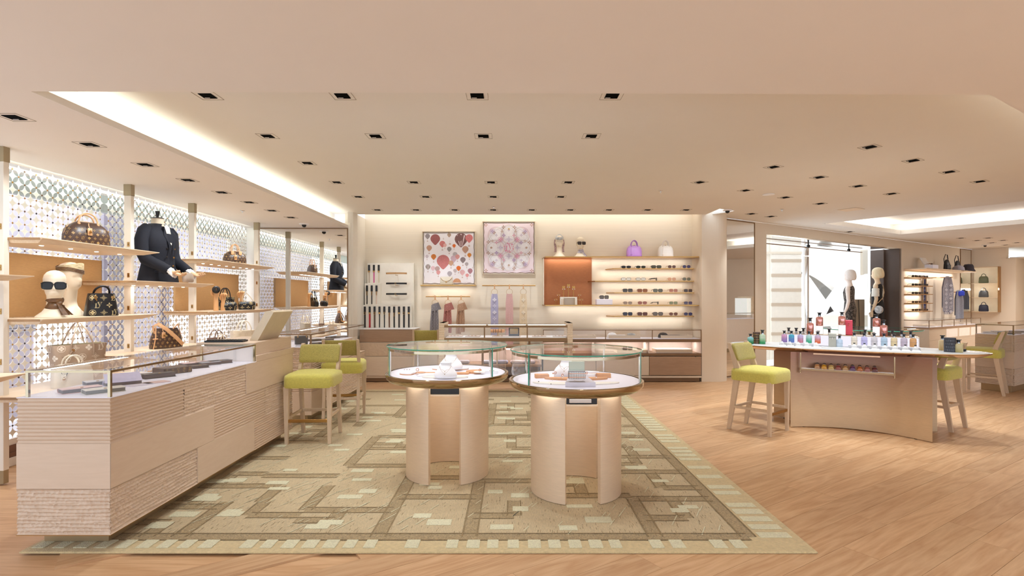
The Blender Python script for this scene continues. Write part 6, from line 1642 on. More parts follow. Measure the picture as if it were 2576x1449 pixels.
# ================================================================ PERFUME COUNTER
PC = V(3.70, 5.97, 0); PA = math.atan2(-.519, .855)
E_ = V(math.cos(PA), math.sin(PA), 0); N_ = V(-math.sin(PA), math.cos(PA), 0)
def pw(u, v, z): return PC + E_ * u + N_ * v + V(0, 0, z)
def uat(px, v):
    k_ = (px - 1288) / F
    return (k_ * (PC.y + N_.y * v) - PC.x - N_.x * v) / (E_.x - k_ * E_.y)
def ombre(name, lo, hi, z0, z1):
    m = mat(name, lo, .4, .4, var=.06, scale=26, stretch=(.6, .6, 9), bump=.05, bscale=40)
    nt = m.node_tree; N = nt.nodes; L = nt.links
    mx = [n for n in N if n.type == 'MIX'][0]; b = N['Principled BSDF']
    tc = [n for n in N if n.type == 'TEX_COORD'][0]; sp = N.new('ShaderNodeSeparateXYZ'); L.new(tc.outputs['Object'], sp.inputs[0])
    mr = N.new('ShaderNodeMapRange'); mr.inputs[1].default_value = z0; mr.inputs[2].default_value = z1; L.new(sp.outputs[2], mr.inputs[0])
    m2 = N.new('ShaderNodeMix'); m2.data_type = 'RGBA'; m2.blend_type = 'MULTIPLY'; m2.inputs[0].default_value = 1
    rp = N.new('ShaderNodeMix'); rp.data_type = 'RGBA'; rp.inputs[6].default_value = (1, 1, 1, 1); rp.inputs[7].default_value = (*[a / max(.001, c) for a, c in zip(lin(hi), lin(lo))], 1)
    L.new(mr.outputs[0], rp.inputs[0]); L.new(mx.outputs[2], m2.inputs[6]); L.new(rp.outputs[2], m2.inputs[7]); L.new(m2.outputs[2], b.inputs['Base Color'])
    return m
OMB = ombre('ombre_bronze', 'd2b793', '987060', .2, .80)
TOPZ = .86
pt_ = thing('perfume_counter', 'boat-shaped perfume counter on curved ombre bronze panels', 'counter', PC, PA)
def boat(k=1.0, dz=0):
    n = 48; out = []
    for i in range(n):
        a = 2 * PI * i / n; c, s_ = math.cos(a), math.sin(a)
        out.append((1.22 * k * math.copysign(abs(c) ** .92, c), (.43 - (1 - k) * 1.2) * math.copysign(abs(s_) ** .92, s_)))
    return out
MB().loft([[(x, y, .812) for x, y in boat(.93)], [(x, y, .842) for x, y in boat(.995)], [(x, y, .850) for x, y in boat(1.0)], [(x, y, .857) for x, y in boat(1.0)]]).build('brass_edge', mat('rosy_brass', 'bf9c77', .16, 1, var=.03), pt_, smooth=30)
MB().loft([[(x, y, .857) for x, y in boat(.99)], [(x, y, TOPZ) for x, y in boat(.985)]]).build('marble_top', mat('pale_marble', 'b4b5b6', .25, var=.05, scale=4), pt_, smooth=30)
def curved(u0, u1, vend, vmid, th):
    um = (u0 + u1) / 2; hw = (u1 - u0) / 2
    f = lambda u: vmid + (vend - vmid) * ((u - um) / hw) ** 2
    us = [u0 + (u1 - u0) * i / 28 for i in range(29)]
    return [(u, f(u)) for u in us] + [(u, f(u) + th) for u in reversed(us)]
for a in ((-.524, .697, -.45, -.215, .02), (-.74, .80, .10, -.15, .02)):
    pnl = MB().prism(curved(*a), .008, .815).build('curved_panel', OMB, pt_, smooth=30)
    MB().prism(curved(a[0] - .004, a[1] + .004, a[2], a[3], a[4]), .006, .010).build('base_trim', GOLD, pnl)
    for u in (a[0] + .12, a[1] - .12): MB().lathe([(0, 0), (.014, 0), (.014, .006), (0, .006)], 10, (u, a[2] * .6 + a[3] * .4 + .01)).build('foot', BLACKP, pnl)
# hanging tray with the nine small bottles
hu0, hu1 = -.43, .40
fr_ = MB()
for u in (hu0, hu1): fr_.rbox(u - .006, -.43, .60, u + .006, -.41, .812, .001).rbox(u - .006, -.43, .595, u + .006, -.31, .60, .001)
fr_.rbox(hu0, -.43, .625, hu1, -.42, .645, .001)
fr_.build('tray_frame', BRASS, pt_)
MB().rbox(hu0 + .007, -.419, .635, hu1 - .007, -.31, .645, .001).build('hanging_tray', WHITEG, pt_)
MB().rbox(hu0 + .12, -.43, .80, hu1 - .12, -.42, .812, .001).build('reflection_strip', mat('peach_reflection', 'e9c3a4', .4), pt_)  # peach colour painted in for the reflection under the counter edge
# riser with glowing front, and the bottle step
rs = thing('lightbox_riser', 'long glowing white riser behind the perfume bottles', 'display riser', pw(0, 0, TOPZ + .0005), PA)
MB().rbox(-.65, -.01, 0, .64, .20, .125, .003).build('box', WHITEG, rs)
MB().box(-.64, -.0125, .006, .63, -.0105, .119).build('glow_panel', emis('riser_glow', 'f4f0ff', .6), rs)
MB().box(-.652, -.012, .125, .642, .202, .129).build('top_plate', MATS['rosy_brass'], rs)
stp = thing('bottle_step', 'low white step carrying the front row of perfume bottles', 'display riser', pw(0, 0, TOPZ + .0005), PA)
for u0, u1 in ((-.66, -.27), (.01, .64)): MB().rbox(u0, -.105, 0, u1, -.02, .032, .003).build('step', mat('pale_acrylic', 'c4c2c8', .3), stp)
# ---- bottles
def liquid(name, top, bot):
    m = mat(name, top, .08, var=.01, spec=.8, coat=.5)
    nt = m.node_tree; N = nt.nodes; L = nt.links; b = N['Principled BSDF']
    tc = N.new('ShaderNodeTexCoord'); sp = N.new('ShaderNodeSeparateXYZ'); L.new(tc.outputs['Object'], sp.inputs[0])
    mr = N.new('ShaderNodeMapRange'); mr.inputs[1].default_value = .02; mr.inputs[2].default_value = .075; L.new(sp.outputs[2], mr.inputs[0])
    mx = N.new('ShaderNodeMix'); mx.data_type = 'RGBA'; mx.inputs[6].default_value = (*lin(bot), 1); mx.inputs[7].default_value = (*lin(top), 1)
    L.new(mr.outputs[0], mx.inputs[0]); L.new(mx.outputs[2], b.inputs['Base Color'])
    b.inputs['Transmission Weight'].default_value = .35; b.inputs['IOR'].default_value = 1.2
    return m
CAPB = mat('black_cap', '1a1a1d', .25, var=.03); NECK = mat('silver_neck', 'c9cdd2', .2, .8); PAPER = mat('white_card', 'f3f1ee', .7, var=.01)
def bottle(label, p, top, bot, h=.13, r=.029, rz=0, group='perfume bottles on the counter', metal=None, lab=True, txt=None):
    t = thing('perfume_bottle', label, 'perfume bottle', p, rz, group)
    hb = h * .68
    MB().lathe([(0, 0), (r * .92, 0), (r, .004), (r, hb * .86), (r * .9, hb * .95), (r * .5, hb), (r * .36, hb + .003), (r * .34, hb + h * .08), (0, hb + h * .08)], 24).build('flask', metal or liquid('juice_' + top + bot, top, bot), t, smooth=40)
    MB().lathe([(r * .36, hb + .002), (r * .42, hb + .004), (r * .42, hb + h * .1), (0, hb + h * .1)], 16).build('collar', NECK, t, smooth=40)
    MB().lathe([(r * .40, hb + h * .1), (r * .42, hb + h * .13), (r * .40, hb + h * .24), (r * .68, hb + h * .29), (r * .68, h), (0, h)], 20).build('stopper', CAPB, t, smooth=35)
    if txt: lettering(t, txt, r * .3, (0, -r - .0006, hb * .5), (PI / 2, 0, 0), mat('label_ink', '6b6670', .6))
    return t
ZS = TOPZ + .033
left = [(1973, 'd8a3c0', 'a98acb', 'pink to violet'), (1991, '4fb0c6', '6f8fd6', 'turquoise to blue'), (2013.5, 'c3b9dd', 'e08ea0', 'lilac to pink'), (2035, 'b9d8d4', '49c295', 'pale to mint green'), (2057, 'c9b6cf', 'ef7b4e', 'mauve to orange')]
for i, (px, a, b, nm) in enumerate(left):
    bottle(f'{nm} perfume bottle, {ORD[i]} from the left in the front row', pw(uat(px, -.06), -.06, ZS), a, b, .132, .030, PA, txt='LOUIS VUITTON')
right = [(2149, 'ece3d2', 'f0e5cf', 'cream'), (2174, 'c6c2ea', 'cfcaf0', 'lilac'), (2199, 'dcd6d8', 'e6e0e0', 'clear white'), (2224, 'bcd4e6', 'c6e0f0', 'pale blue'), (2249, 'ead7ad', 'f0dcae', 'pale yellow'), (2274, 'cfc3d2', 'd9cbd9', 'mauve grey'), (2297, 'e2b078', 'e8b273', 'amber')]
for i, (px, a, b, nm) in enumerate(right):
    bottle(f'{nm} perfume bottle in the right half of the front row', pw(uat(px, -.06), -.06, ZS), a, b, .132, .030, PA, txt='LOUIS VUITTON')
bottle('pale blue perfume bottle beside the grey case in the middle', pw(uat(2112, -.09), -.09, TOPZ + .0005), 'c3d6e8', 'cfe0ee', .132, .030, PA, txt='LOUIS VUITTON')
gx = thing('perfume_case', 'grey leather perfume case with a silver clasp', 'case', pw(uat(2094, -.07), -.07, TOPZ + .0005), PA)
GREYL = mat('grey_leather', 'a8a79d', .5)
MB().rbox(-.037, -.03, 0, .037, .03, .105, .004).build('body', GREYL, gx); MB().rbox(-.038, -.031, .107, .038, .031, .150, .004).build('lid', GREYL, gx); MB().ball((0, -.034, .098), .008, 8, 6, (1, .5, 1.4)).build('clasp', STEEL, gx)
for i, px in enumerate((1984, 2003, 2021, 2065, 2086, 2176, 2245, 2268, 2291)):
    v = .255
    bottle(f'perfume bottle behind the riser with only its stopper showing, {ORD[i]} from the left', pw(uat(px, v), v, TOPZ + .0005), 'd6d2d6', 'd9d5d9', .185, .03, PA, 'bottles behind the riser')
ROSE = mat('rose_chrome', 'e0a198', .12, .75, var=.04); CLRB = mat('mirror_block', 'e9dccf', .08, .7)
ZR = TOPZ + .13
def block(label, u, v, h):
    t = thing('mirror_block', label, 'display block', pw(u, v, ZR), PA, 'mirrored blocks on the riser'); MB().rbox(-.036, -.036, 0, .036, .036, h, .002).build('block', CLRB, t)
    return h
for px, v, up, h, lb in ((2038, .07, 0, .185, 'tall rose metallic bottle on the riser, leftmost'), (2061.5, .08, .095, .15, 'rose metallic bottle on the left mirrored block'), (2118, .07, .11, .145, 'rose metallic bottle on the middle mirrored block'), (2205, .08, .10, .135, 'rose metallic bottle on the right mirrored block'), (2223, .04, 0, .175, 'tall rose metallic bottle on the riser, rightmost')):
    u = uat(px, v)
    if up: block({2061.5: 'left', 2118: 'middle', 2205: 'right'}[px] + ' mirrored block on the glowing riser', u, v, up)
    bottle(lb, pw(u, v, ZR + up + .0005), 'd98f8c', 'd98f8c', h, .036, PA, 'rose metallic bottles on the riser', ROSE)
rb = thing('red_case', 'red leather case with two gold studs on the riser', 'case', pw(uat(2135, .10), .10, ZR), PA)
MB().rbox(-.037, -.02, 0, .037, .02, .165, .004).build('case', mat('red_leather', 'd8485e', .45, var=.04), rb)
for z in (.105, .125): MB().ball((.0, -.021, z), .005, 8, 6).build('stud', GOLD, rb)
def canister(label, p, m, mm, h=.125, r=.038):
    t = thing('canister', label, 'canister', p, 0, 'monogram perfume canisters')
    MB().lathe([(0, 0), (r, 0), (r, h * .74), (r * 1.005, h * .745), (r * 1.005, h - .003), (r * .97, h), (0, h)], 28).build('tube', m, t, smooth=40)
    mb = MB()
    for i in range(9):
        for j in range(4):
            a0 = -PI / 2 + (i - 4) * .36 + (j % 2) * .18
            for p_ in MOT[(i + j) % 4]: mb.add([((r + .0006) * math.cos(a0 + x * .017 / r), (r + .0006) * math.sin(a0 + x * .017 / r), h * (.14 + .22 * j) + z * .017) for x, z in p_], [tuple(range(len(p_)))])
    mb.build('motif_print', mm, t)['kind'] = 'stuff'
bottle('small teal and green perfume bottle at the left end of the counter', at(1888, 865, TOPZ + .0005), '9fd6dc', '2f9a5c', .118, .034, 0)
canister('brown monogram canister at the left end of the counter', at(1903, 864, TOPZ + .0005), CANVAS, CANPR, .135, .040)
bottle('tall green perfume bottle at the left end of the counter', at(1918, 865, TOPZ + .0005), 'cfe0c4', '43b06f', .165, .034, 0)
bottle('tall golden perfume bottle at the right end of the counter', at(2371, 881, TOPZ + .0005), 'e6cfa4', 'e4c58c', .155, .033, 0)
canister('navy monogram canister at the right end of the counter', at(2389.5, 885, TOPZ + .0005), mat('navy_canvas', '3a3d46', .4, var=.06), mat('slate_print', '6d727c', .4), .142, .049)
bottle('short golden perfume bottle at the right end of the counter', at(2411, 886, TOPZ + .0005), 'eadbae', 'e6d79c', .125, .038, 0)
t = thing('stopper', 'loose black stopper lying at the right end of the counter', 'stopper', at(2425, 884, TOPZ + .0005)); MB().lathe([(0, 0), (.012, 0), (.02, .012), (.02, .024), (0, .024)], 16).build('cap', CAPB, t, smooth=40)
# tester domes and cards
DOME = glass_mat('frosted_glass', (.97, .97, .97), 1.45, .15, .35, (.93, .93, .9))
for i, (px, py) in enumerate([(1967, 869), (1987, 870), (2008, 871), (2030, 872.5), (2053, 874)] + [(2149 + k_ * 25.7, 876 + k_ * 1.15) for k_ in range(7)]):
    p = pw(uat(px, -.18), -.18, TOPZ + .0005); side = 'left' if i < 5 else 'right'; kk = i if i < 5 else i - 5
    t = thing('tester_dome', f'small frosted tester dome, {ORD[kk]} from the left in the {side} row', 'tester dome', p, PA, 'frosted tester domes')
    MB().lathe([(.027, 0), (.027, .022), (.022, .036), (.010, .045), (.009, .052), (0, .053)], 18).build('dome', DOME, t, smooth=True)
    MB().lathe([(0, 0), (.020, 0), (.020, .004), (0, .004)], 16).build('base', PAPER, t)
    if i >= 5: MB().lathe([(0, .053), (.010, .053), (.010, .062), (0, .062)], 12).build('knob', CAPB, t, smooth=40)
    c = thing('scent_card', f'white scent card, {ORD[kk]} from the left in the {side} row', 'card', pw(uat(px + 2, -.265), -.265, TOPZ + .0005), PA, 'white scent cards')
    MB().add([(-.038, -.02, 0), (.038, -.02, 0), (.030, .022, .012), (-.030, .022, .012), (-.038, -.02, .002), (.038, -.02, .002), (.030, .022, .014), (-.030, .022, .014)], [(3, 2, 1, 0), (4, 5, 6, 7), (0, 1, 5, 4), (1, 2, 6, 5), (2, 3, 7, 6), (3, 0, 4, 7)]).build('card', PAPER, c)
t = thing('paper_tray', 'flat white paper tray before the grey perfume case', 'tray', pw(uat(2100, -.20), -.20, TOPZ + .0005), PA); MB().rbox(-.13, -.03, 0, .13, .03, .006, .002).build('tray', PAPER, t)
# nine small bottles lying in the hanging tray
for i, c in enumerate(('c98f5c', 'e0a22f', 'd8b670', '9b4f4a', 'c99a62', '6b3f6e', 'c9743a', 'b0685e', '6b2f36')):
    u = -.275 + i * .064
    t = thing('travel_bottle', f'small tilted {["amber", "golden", "straw", "garnet", "honey", "plum", "orange", "rust", "burgundy"][i]} bottle in the hanging tray', 'perfume bottle', pw(u, -.37, .648), PA, 'small bottles in the hanging tray')
    Mx = Matrix.Translation((0, .0, .017)) @ Matrix.Rotation(R_(-62), 4, 'X')
    MB().lathe([(0, -.03), (.022, -.03), (.026, -.026), (.026, .012), (.018, .020), (.010, .024), (0, .024)], 20).xf(Mx).build('flask', mat('tint_' + c, c, .08, spec=.9, coat=.6, trans=.25), t, smooth=40)
    MB().lathe([(.012, .022), (.02, .026), (.02, .036), (.018, .038), (0, .038)], 18).xf(Mx).build('collar', NECK, t, smooth=40)
    MB().lathe([(.017, .038), (.018, .05), (.0, .051)], 18).xf(Mx).build('stopper', CAPB, t, smooth=40)
# round glass table behind
gt = thing('glass_table', 'round glass table with green edge behind the perfume counter', 'table', (5.30, 8.0, 0))
MB().lathe([(.64, .95), (0, .95)], 64).build('glass_top', GLASS, gt, smooth=True)
MB().lathe([(.64, .9495), (.642, .948), (.642, .940), (.64, .939), (.632, .939)], 64).build('glass_edge', GLASSG, gt, smooth=60)
MB().lathe([(0, 0), (.22, 0), (.22, .02), (.04, .03), (.035, .90), (.12, .937), (0, .938)], 28).build('pedestal', BRASS, gt, smooth=40)
# ================================================================ RIGHT WING
def wthing(name, label, cat, t, s, z, rz=0, group=None): return thing(name, label, cat, wing(t, s, z), WA + rz, group)
LEDW = (1, .96, .9)
# wall shelf and sunglasses shelves: local x along the wall, local y into the wall (negative = into the room)
sh_ = wthing('wall_shelf', 'long high wall shelf with bags and caps at the right', 'shelf', 7.0, 0, 2.12)
MB().prism([(0, 0), (0, -.47), (3.15, -.47), (3.3, 0)], -.03, 0).build('board', WOODS, sh_)
area_light('wall_shelf_light', wing(8.5, .08, 2.085), 2.9, (R_(-10), 0, WA), 5, LEDW, .03)
for i, z in enumerate((1.91, 1.705, 1.50, 1.28, 1.085)):
    t = wthing('sunglasses_shelf', f'thin sunglasses shelf at the right, {ORD[i]} from the top', 'shelf', 7.0, 0, z, 0, 'thin sunglasses shelves at the right')
    MB().prism([(0, 0), (0, -.28), (.9, -.28), (1.0, 0)], -.018, 0).build('board', GOLD, t)
    area_light('thin_shelf_light', wing(7.45, .06, z - .022), .8, (R_(-8), 0, WA), 1.3, LEDW, .02)
    for k_ in range(4):
        g = wthing('sunglasses', f'{["black", "dark", "tinted", "smoked"][k_]} sunglasses on the {ORD[i]} thin shelf, {ORD[k_]} from the left', 'sunglasses', 7.15 + k_ * .22, .16, z + .004, R_(-20), 'sunglasses on the right-hand shelves')
        specs_parts(g, .15, .046, 3, ['2c2a2a', '4a4440', '8a7f75', '3c3b4a'][k_], BLACKP if i < 3 else GOLD, .003, .12)
mirror('wall_mirror', 'narrow mirror beside the thin sunglasses shelves', .22, .85, wing(8.0, .02, 1.05), WA)
zz = 2.1205
t = wthing('open_case', 'open white embossed case with spectacles on the high right shelf', 'case', 7.75, .3, zz)
MB().rbox(-.16, -.09, 0, .16, .09, .10, .006).build('base', LITW, t)
MB().rbox(-.16, -.012, 0, .16, .012, .2, .006).xf(Matrix.Translation((-.02, .09, .11)) @ Matrix.Rotation(R_(-28), 4, 'X')).build('lid', mat('white_emboss', 'f0ece8', .5, bump=.6, bscale=30), t)
g = wthing('sunglasses', 'dark sunglasses lying in the open white case', 'sunglasses', 7.77, .3, zz + .105); specs_parts(g, .14, .04, 3, '4a4440', TORT, .003, .1)
def sling(label, tt, c):
    t = wthing('sling_bag', label, 'handbag', tt, .25, zz, R_(-25), 'bags on the high right shelf'); m = mat('sling_' + c, c, .4, bump=.1)
    MB().loft([[(x, y, z) for x, y in superell(w, d, 3, 24)] for z, w, d in ((0, .14, .08), (.02, .17, .10), (.16, .15, .09), (.26, .09, .05), (.28, .05, .03))]).build('body', m, t, smooth=60)
    MB().rbox(-.06, -.065, .03, .06, -.045, .14, .008).build('front_pocket', m, t)
    MB().tube([(-.05, .02, .12), (-.06, .03, .30), (-.02, .02, .42), (.03, .02, .40), (.03, 0, .28)], .012, 8, flat=.4).build('strap', m, t, smooth=True)
sling('black sling bag standing on the high right shelf', 8.85, '26262a'); sling('charcoal sling bag right of the grey cap', 9.55, '3d3e45')
soft('pale grey cap between the two sling bags', wing(9.2, .38, zz), 'cap', 'cap', [('crown', capmb(.13), mat('grey_cap', 'a9a5b0', .9)), ('brim', brim(.13), mat('grey_cap', 'a9a5b0'))], WA, 'caps on the high right shelf')
soft('dark bucket hat at the end of the high right shelf', wing(9.95, .36, zz), 'hat', 'bucket_hat', [('crown', MB().lathe([(.15, 0), (.148, .01), (.12, .06), (.11, .14), (.085, .185), (0, .195)], 22), mat('dark_felt', '3a3740', .9))], WA, 'caps on the high right shelf')
# scarves on arms
def wscarf(label, tt, z, w_, h_, c, mot, s_=.28):
    t = wthing('hung_scarf', label, 'scarf', tt, s_, z, R_(-35), 'scarves hanging on the right wall'); m = mat('wscarf_' + c, c, .9, var=.1, scale=40)
    for q in (0, 1): MB().grid(lambda u, v: ((u - .5) * w_ * (.6 + .4 * min(1, v * 3)), -.02 + q * .05 - .015 * math.sin(u * 8 + q), -v * h_ * (1 - .12 * q)), 10, 12).build('fall', m, t, smooth=True)
    MB().ball((0, 0, 0), .06, 10, 8, (1, .6, .7)).build('knot', m, t, smooth=True)
    fr = MB()
    for i in range(14): fr.quad((-w_ / 2 + i * w_ / 14, -.02, -h_), (-w_ / 2 + i * w_ / 14 + .006, -.02, -h_), (-w_ / 2 + i * w_ / 14 + .006, -.025, -h_ - .06), (-w_ / 2 + i * w_ / 14, -.025, -h_ - .06))
    struct(fr.build('fringe', m, t), 'stuff')
    if mot:
        mb = MB()
        for r_ in range(7):
            for c_ in range(2):
                for p in MOT[(r_ + c_) % 3]: mb.add([(-w_ * .22 + c_ * w_ * .44 + a * .08, -.04, -.2 - r_ * .11 + b * .08) for a, b in p], [tuple(range(len(p)))])
        mb.build('motif_print', mot, t)['kind'] = 'stuff'
arm = wthing('scarf_rail', 'brass scarf arm with the grey and navy scarves', 'rail', 8.6, 0, 1.93); MB().tube([(0, 0, 0), (0, -.45, 0)], .01).build('bar', GOLD, arm)
arm = wthing('scarf_rail', 'lower brass scarf arm with the blue and black scarves', 'rail', 9.3, 0, 1.56); MB().tube([(0, 0, 0), (.0, -.2, 0), (.55, -.3, 0)], .01).build('bar', GOLD, arm)
wscarf('grey motif scarf hanging at the right', 8.55, 1.92, .26, .86, '9a97a0', mat('pale_mot', 'c9c6cc', .8), .36); wscarf('navy motif scarf behind the grey one at the right', 8.85, 1.92, .2, .88, '3b3f6b', mat('navy_mot', '8d8fae', .8), .25)
wscarf('bright blue and grey scarf hanging at the right', 9.35, 1.58, .2, .72, '8f8f98', None, .34); wscarf('black and slate scarf hanging at the right', 9.8, 1.60, .24, .50, '46484f', None, .3)
t = wthing('blue_wrap', 'bright blue fold of a scarf over the lower brass arm', 'scarf', 9.38, .36, 1.55, R_(-35)); MB().rbox(-.09, -.05, -.10, .10, .05, .05, .03).build('cloth', mat('cobalt_wool', '3346c0', .9), t)
# wall display counter
wd = wthing('wall_counter', 'pale glass-topped display counter under the right-hand scarves', 'counter', 7.0, 0, 0)
MB().prism([(0, -.0), (0, -.52), (3.3, -.52), (3.3, 0)], .08, .66).build('carcass', CREAMC, wd)
MB().rbox(-.005, -.53, .66, 3.305, 0, .70, .002).build('worktop', WOODB, wd)
MB().box(0, -.52, .865, 3.3, 0, .872).build('glass_top', GLASS, wd); MB().box(0, -.52, .70, 3.3, -.515, .865).build('glass_front', GLASS, wd); MB().box(0, -.515, .70, .005, 0, .865).build('glass_end', GLASS, wd)
MB().box(.006, -.51, .7005, 3.29, -.005, .706).build('deck', LITW, wd)
for x in (.007, .75, 1.5, 2.3, 3.29): MB().box(x - .007, -.522, .70, x + .007, -.508, .865).build('mullion', BRONZE, wd)
MB().box(0, -.523, .858, 3.3, -.515, .872).build('front_rail', BRONZE, wd); MB().box(-.002, -.52, .858, .006, 0, .872).build('end_rail', BRONZE, wd)
for x in (1.0, 1.8, 2.6): MB().rbox(x, -.523, .43, x + .7, -.5205, .64, .001).build('lit_niche', mat('niche_lit', 'f0e3d6', .6, emit=.15), wd)
for x in (0, 1.65): MB().rbox(x + .003, -.524, .10, x + 1.645, -.5205, .39, .002).build('drawer', CREAMC, wd)
MB().box(.03, -.48, 0, 3.25, 0, .08).build('plinth', BCAB, wd)
for i, x in enumerate((.4, 1.1, 1.9, 2.7)): tray(f'display tray in the right wall counter, {ORD[i]} from the left', wing(7.0 + x, .27, .7065), .5, .28, CREAMC, WA, .05)
# shelf niche on the return wall
nn = thing('niche_unit', 'lit shelf niche with bags on the far right return wall', 'shelf unit', wing(11.39, .05, 1.02), WA)
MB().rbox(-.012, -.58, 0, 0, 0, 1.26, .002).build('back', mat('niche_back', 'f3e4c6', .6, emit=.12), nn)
for z in (0, .30 + .1, .80, 1.26): MB().rbox(-.22, -.58, z - .012, -.0121, 0, z, .002).build('shelf', WOODS, nn)
MB().box(-.22, -.592, -.012, 0, -.581, 1.26).build('side', GOLD, nn)
area_light('niche_light', wing(11.25, .12, 1.65), .05, (0, R_(90), WA), 5, LEDW, 1.1)
for z, c, lb in ((1.825, '6d7355', 'olive backpack on the top shelf of the far niche'), (1.425, '55585c', 'grey clutch on the middle shelf of the far niche'), (1.025, '2c2f45', 'navy tote on the bottom shelf of the far niche')):
    make_bag(lb, wing(11.26, .30, z), WA - R_(60), [(0, .2, .1), (.02, .22, .12), (.15, .2, .1), (.19, .15, .06)], 3, mat('nb_' + c, c, .5), None, mat('nb_' + c, c), ((.05, .18, .08, 0, .008, 0),), None, group='bags in the far niche')
# ribbed counter in the foreground of the wing
rc = wthing('glass_counter', 'ribbed glass counter cut off by the right edge', 'counter', 2.30, 3.24, 0)
MB().box(.032, .032, .10, 3.2, .44, .85).build('carcass', WOODC, rc)
MB().rbox(.05, .05, 0, 3.2, .40, .0995, .002).build('plinth', MATS['champagne_plinth'], rc)
ENDW = Matrix(((-1, 0, 0, 0), (0, 1, 0, 0), (0, 0, 1, 0), (0, 0, 0, 1))); ENDF = Matrix(((0, 1, 0, 0), (-1, 0, 0, 0), (0, 0, 1, 0), (0, 0, 0, 1)))
for kd, r_ in (('c', 0), ('s', 1), ('r', 2)):
    o = clad(rc, '', kd, 0, .46, Z[r_], Z[r_ + 1], ENDW, 300 + r_)
    o.data.flip_normals()
for a, b, kd, r_ in ((0, 1.2, 'c', 0), (1.2, 3.2, 's', 0), (0, 1.5, 's', 1), (1.5, 3.2, 'r', 1), (0, 1.2, 'r', 2), (1.2, 3.2, 's', 2)): clad(rc, '', kd, a, b, Z[r_], Z[r_ + 1], ENDF, 320 + r_)
MB().rbox(0, 0, .852, 3.2, .46, .8565, .001).build('display_deck', LITW, rc)
case_glass(rc, .004, 3.19, .004, .456, .8565, 1.009, ((.013, .013), (.013, .446), (1.3, .013)))
for i, (px, py, c) in enumerate(((2.55, 2.92, 'cfc8c4'), (2.5, 3.1, '5b4e48'), (2.75, 3.1, '8a7468'), (2.85, 2.92, 'b7bcc8'), (3.1, 3.05, '4c4244'))):
    wallet(['pale wallet in the ribbed counter at far right', 'dark brown purse in the ribbed counter at far right', 'taupe purse in the ribbed counter at far right', 'grey blue wallet in the ribbed counter at far right', 'black wallet in the ribbed counter at far right'][i], wing(px, py, .857), .4 + .3 * i, c, group='purses in the ribbed counter at the right')
rk = wthing('ribbed_block', 'ribbed wooden till block far right in the wing', 'till', 6.6, 4.3, 0)
mb = MB()
for k_ in range(36): mb.rbox(0, 0, .02 + k_ * .04, .62, .5, .02 + k_ * .04 + .034, .004)
mb.box(.005, .005, 0, .615, .495, 1.45); mb.build('ribbed_casing', WOODS, rk)
MB().box(-.2, .05, .9, -.002, .45, 1.40).build('lit_display', mat('lit_end', 'eef2ee', .4, emit=.3), rk)
MB().box(-.205, .045, 0, -.002, .455, .9).build('side_cabinet', CREAMC, rk)

# ================================================================ WINDOW MANNEQUINS
def body_mesh():
    mb = MB()
    # torso
    mb.loft([[(x, y, z) for x, y in superell(w, d, 2.4, 24, 0, oy)] for z, w, d, oy in ((.86, .30, .20, .01), (.93, .335, .225, .015), (1.02, .29, .20, .01), (1.12, .245, .17, 0), (1.22, .28, .185, -.01), (1.33, .315, .20, -.012), (1.42, .335, .175, -.002), (1.475, .26, .13, .005), (1.51, .13, .11, .01), (1.56, .10, .10, .0), (1.62, .098, .105, -.008))])
    for s_ in (-1, 1):
        mb.tube([(s_ * .075, .01, .90), (s_ * .085, .0, .72), (s_ * .08, -.005, .52), (s_ * .08, .02, .34), (s_ * .078, .03, .14), (s_ * .078, .03, .08)], [.09, .082, .058, .055, .038, .036], 14)
        mb.loft([[(s_ * .08 + x, y + oy, z) for x, y in superell(w, d, 2.4, 14)] for z, w, d, oy in ((.0, .075, .20, -.03), (.03, .078, .20, -.03), (.07, .06, .10, .01), (.1, .055, .07, .03))])
        mb.tube([(s_ * .145, .0, 1.44), (s_ * .185, .005, 1.40), (s_ * .205, .015, 1.26), (s_ * .225, .03, 1.12), (s_ * .235, .0, .98), (s_ * .24, -.045, .86), (s_ * .24, -.05, .84)], [.05, .05, .042, .038, .034, .024, .023], 12)
        # hand: palm and five fingers
        mb.loft([[(s_ * .24 + x, y - .055 - (.84 - z) * .1, z) for x, y in superell(w, d, 2.4, 10)] for z, w, d in ((.845, .032, .045), (.80, .03, .075), (.765, .026, .078))])
        for k_ in range(4): mb.tube([(s_ * .24, -.09 + k_ * .02, .77), (s_ * .238, -.095 + k_ * .02, .735 - .006 * (k_ in (1, 2))), (s_ * .228, -.092 + k_ * .02, .705 - .01 * (k_ in (1, 2)))], [.0095, .009, .0075], 6)
        mb.tube([(s_ * .235, -.09, .815), (s_ * .23, -.112, .785), (s_ * .225, -.118, .755)], [.011, .010, .008], 6)
    hm = head_mb(0)
    sel = MB(); sel.v = [(x * .98, y * .98 - .008, z + 1.433) for x, y, z in hm.v]; sel.f = [f for f in hm.f if min(hm.v[i][2] for i in f) > .12]; sel.m = [0] * len(sel.f)
    mb.add(sel.v, sel.f)
    return mb
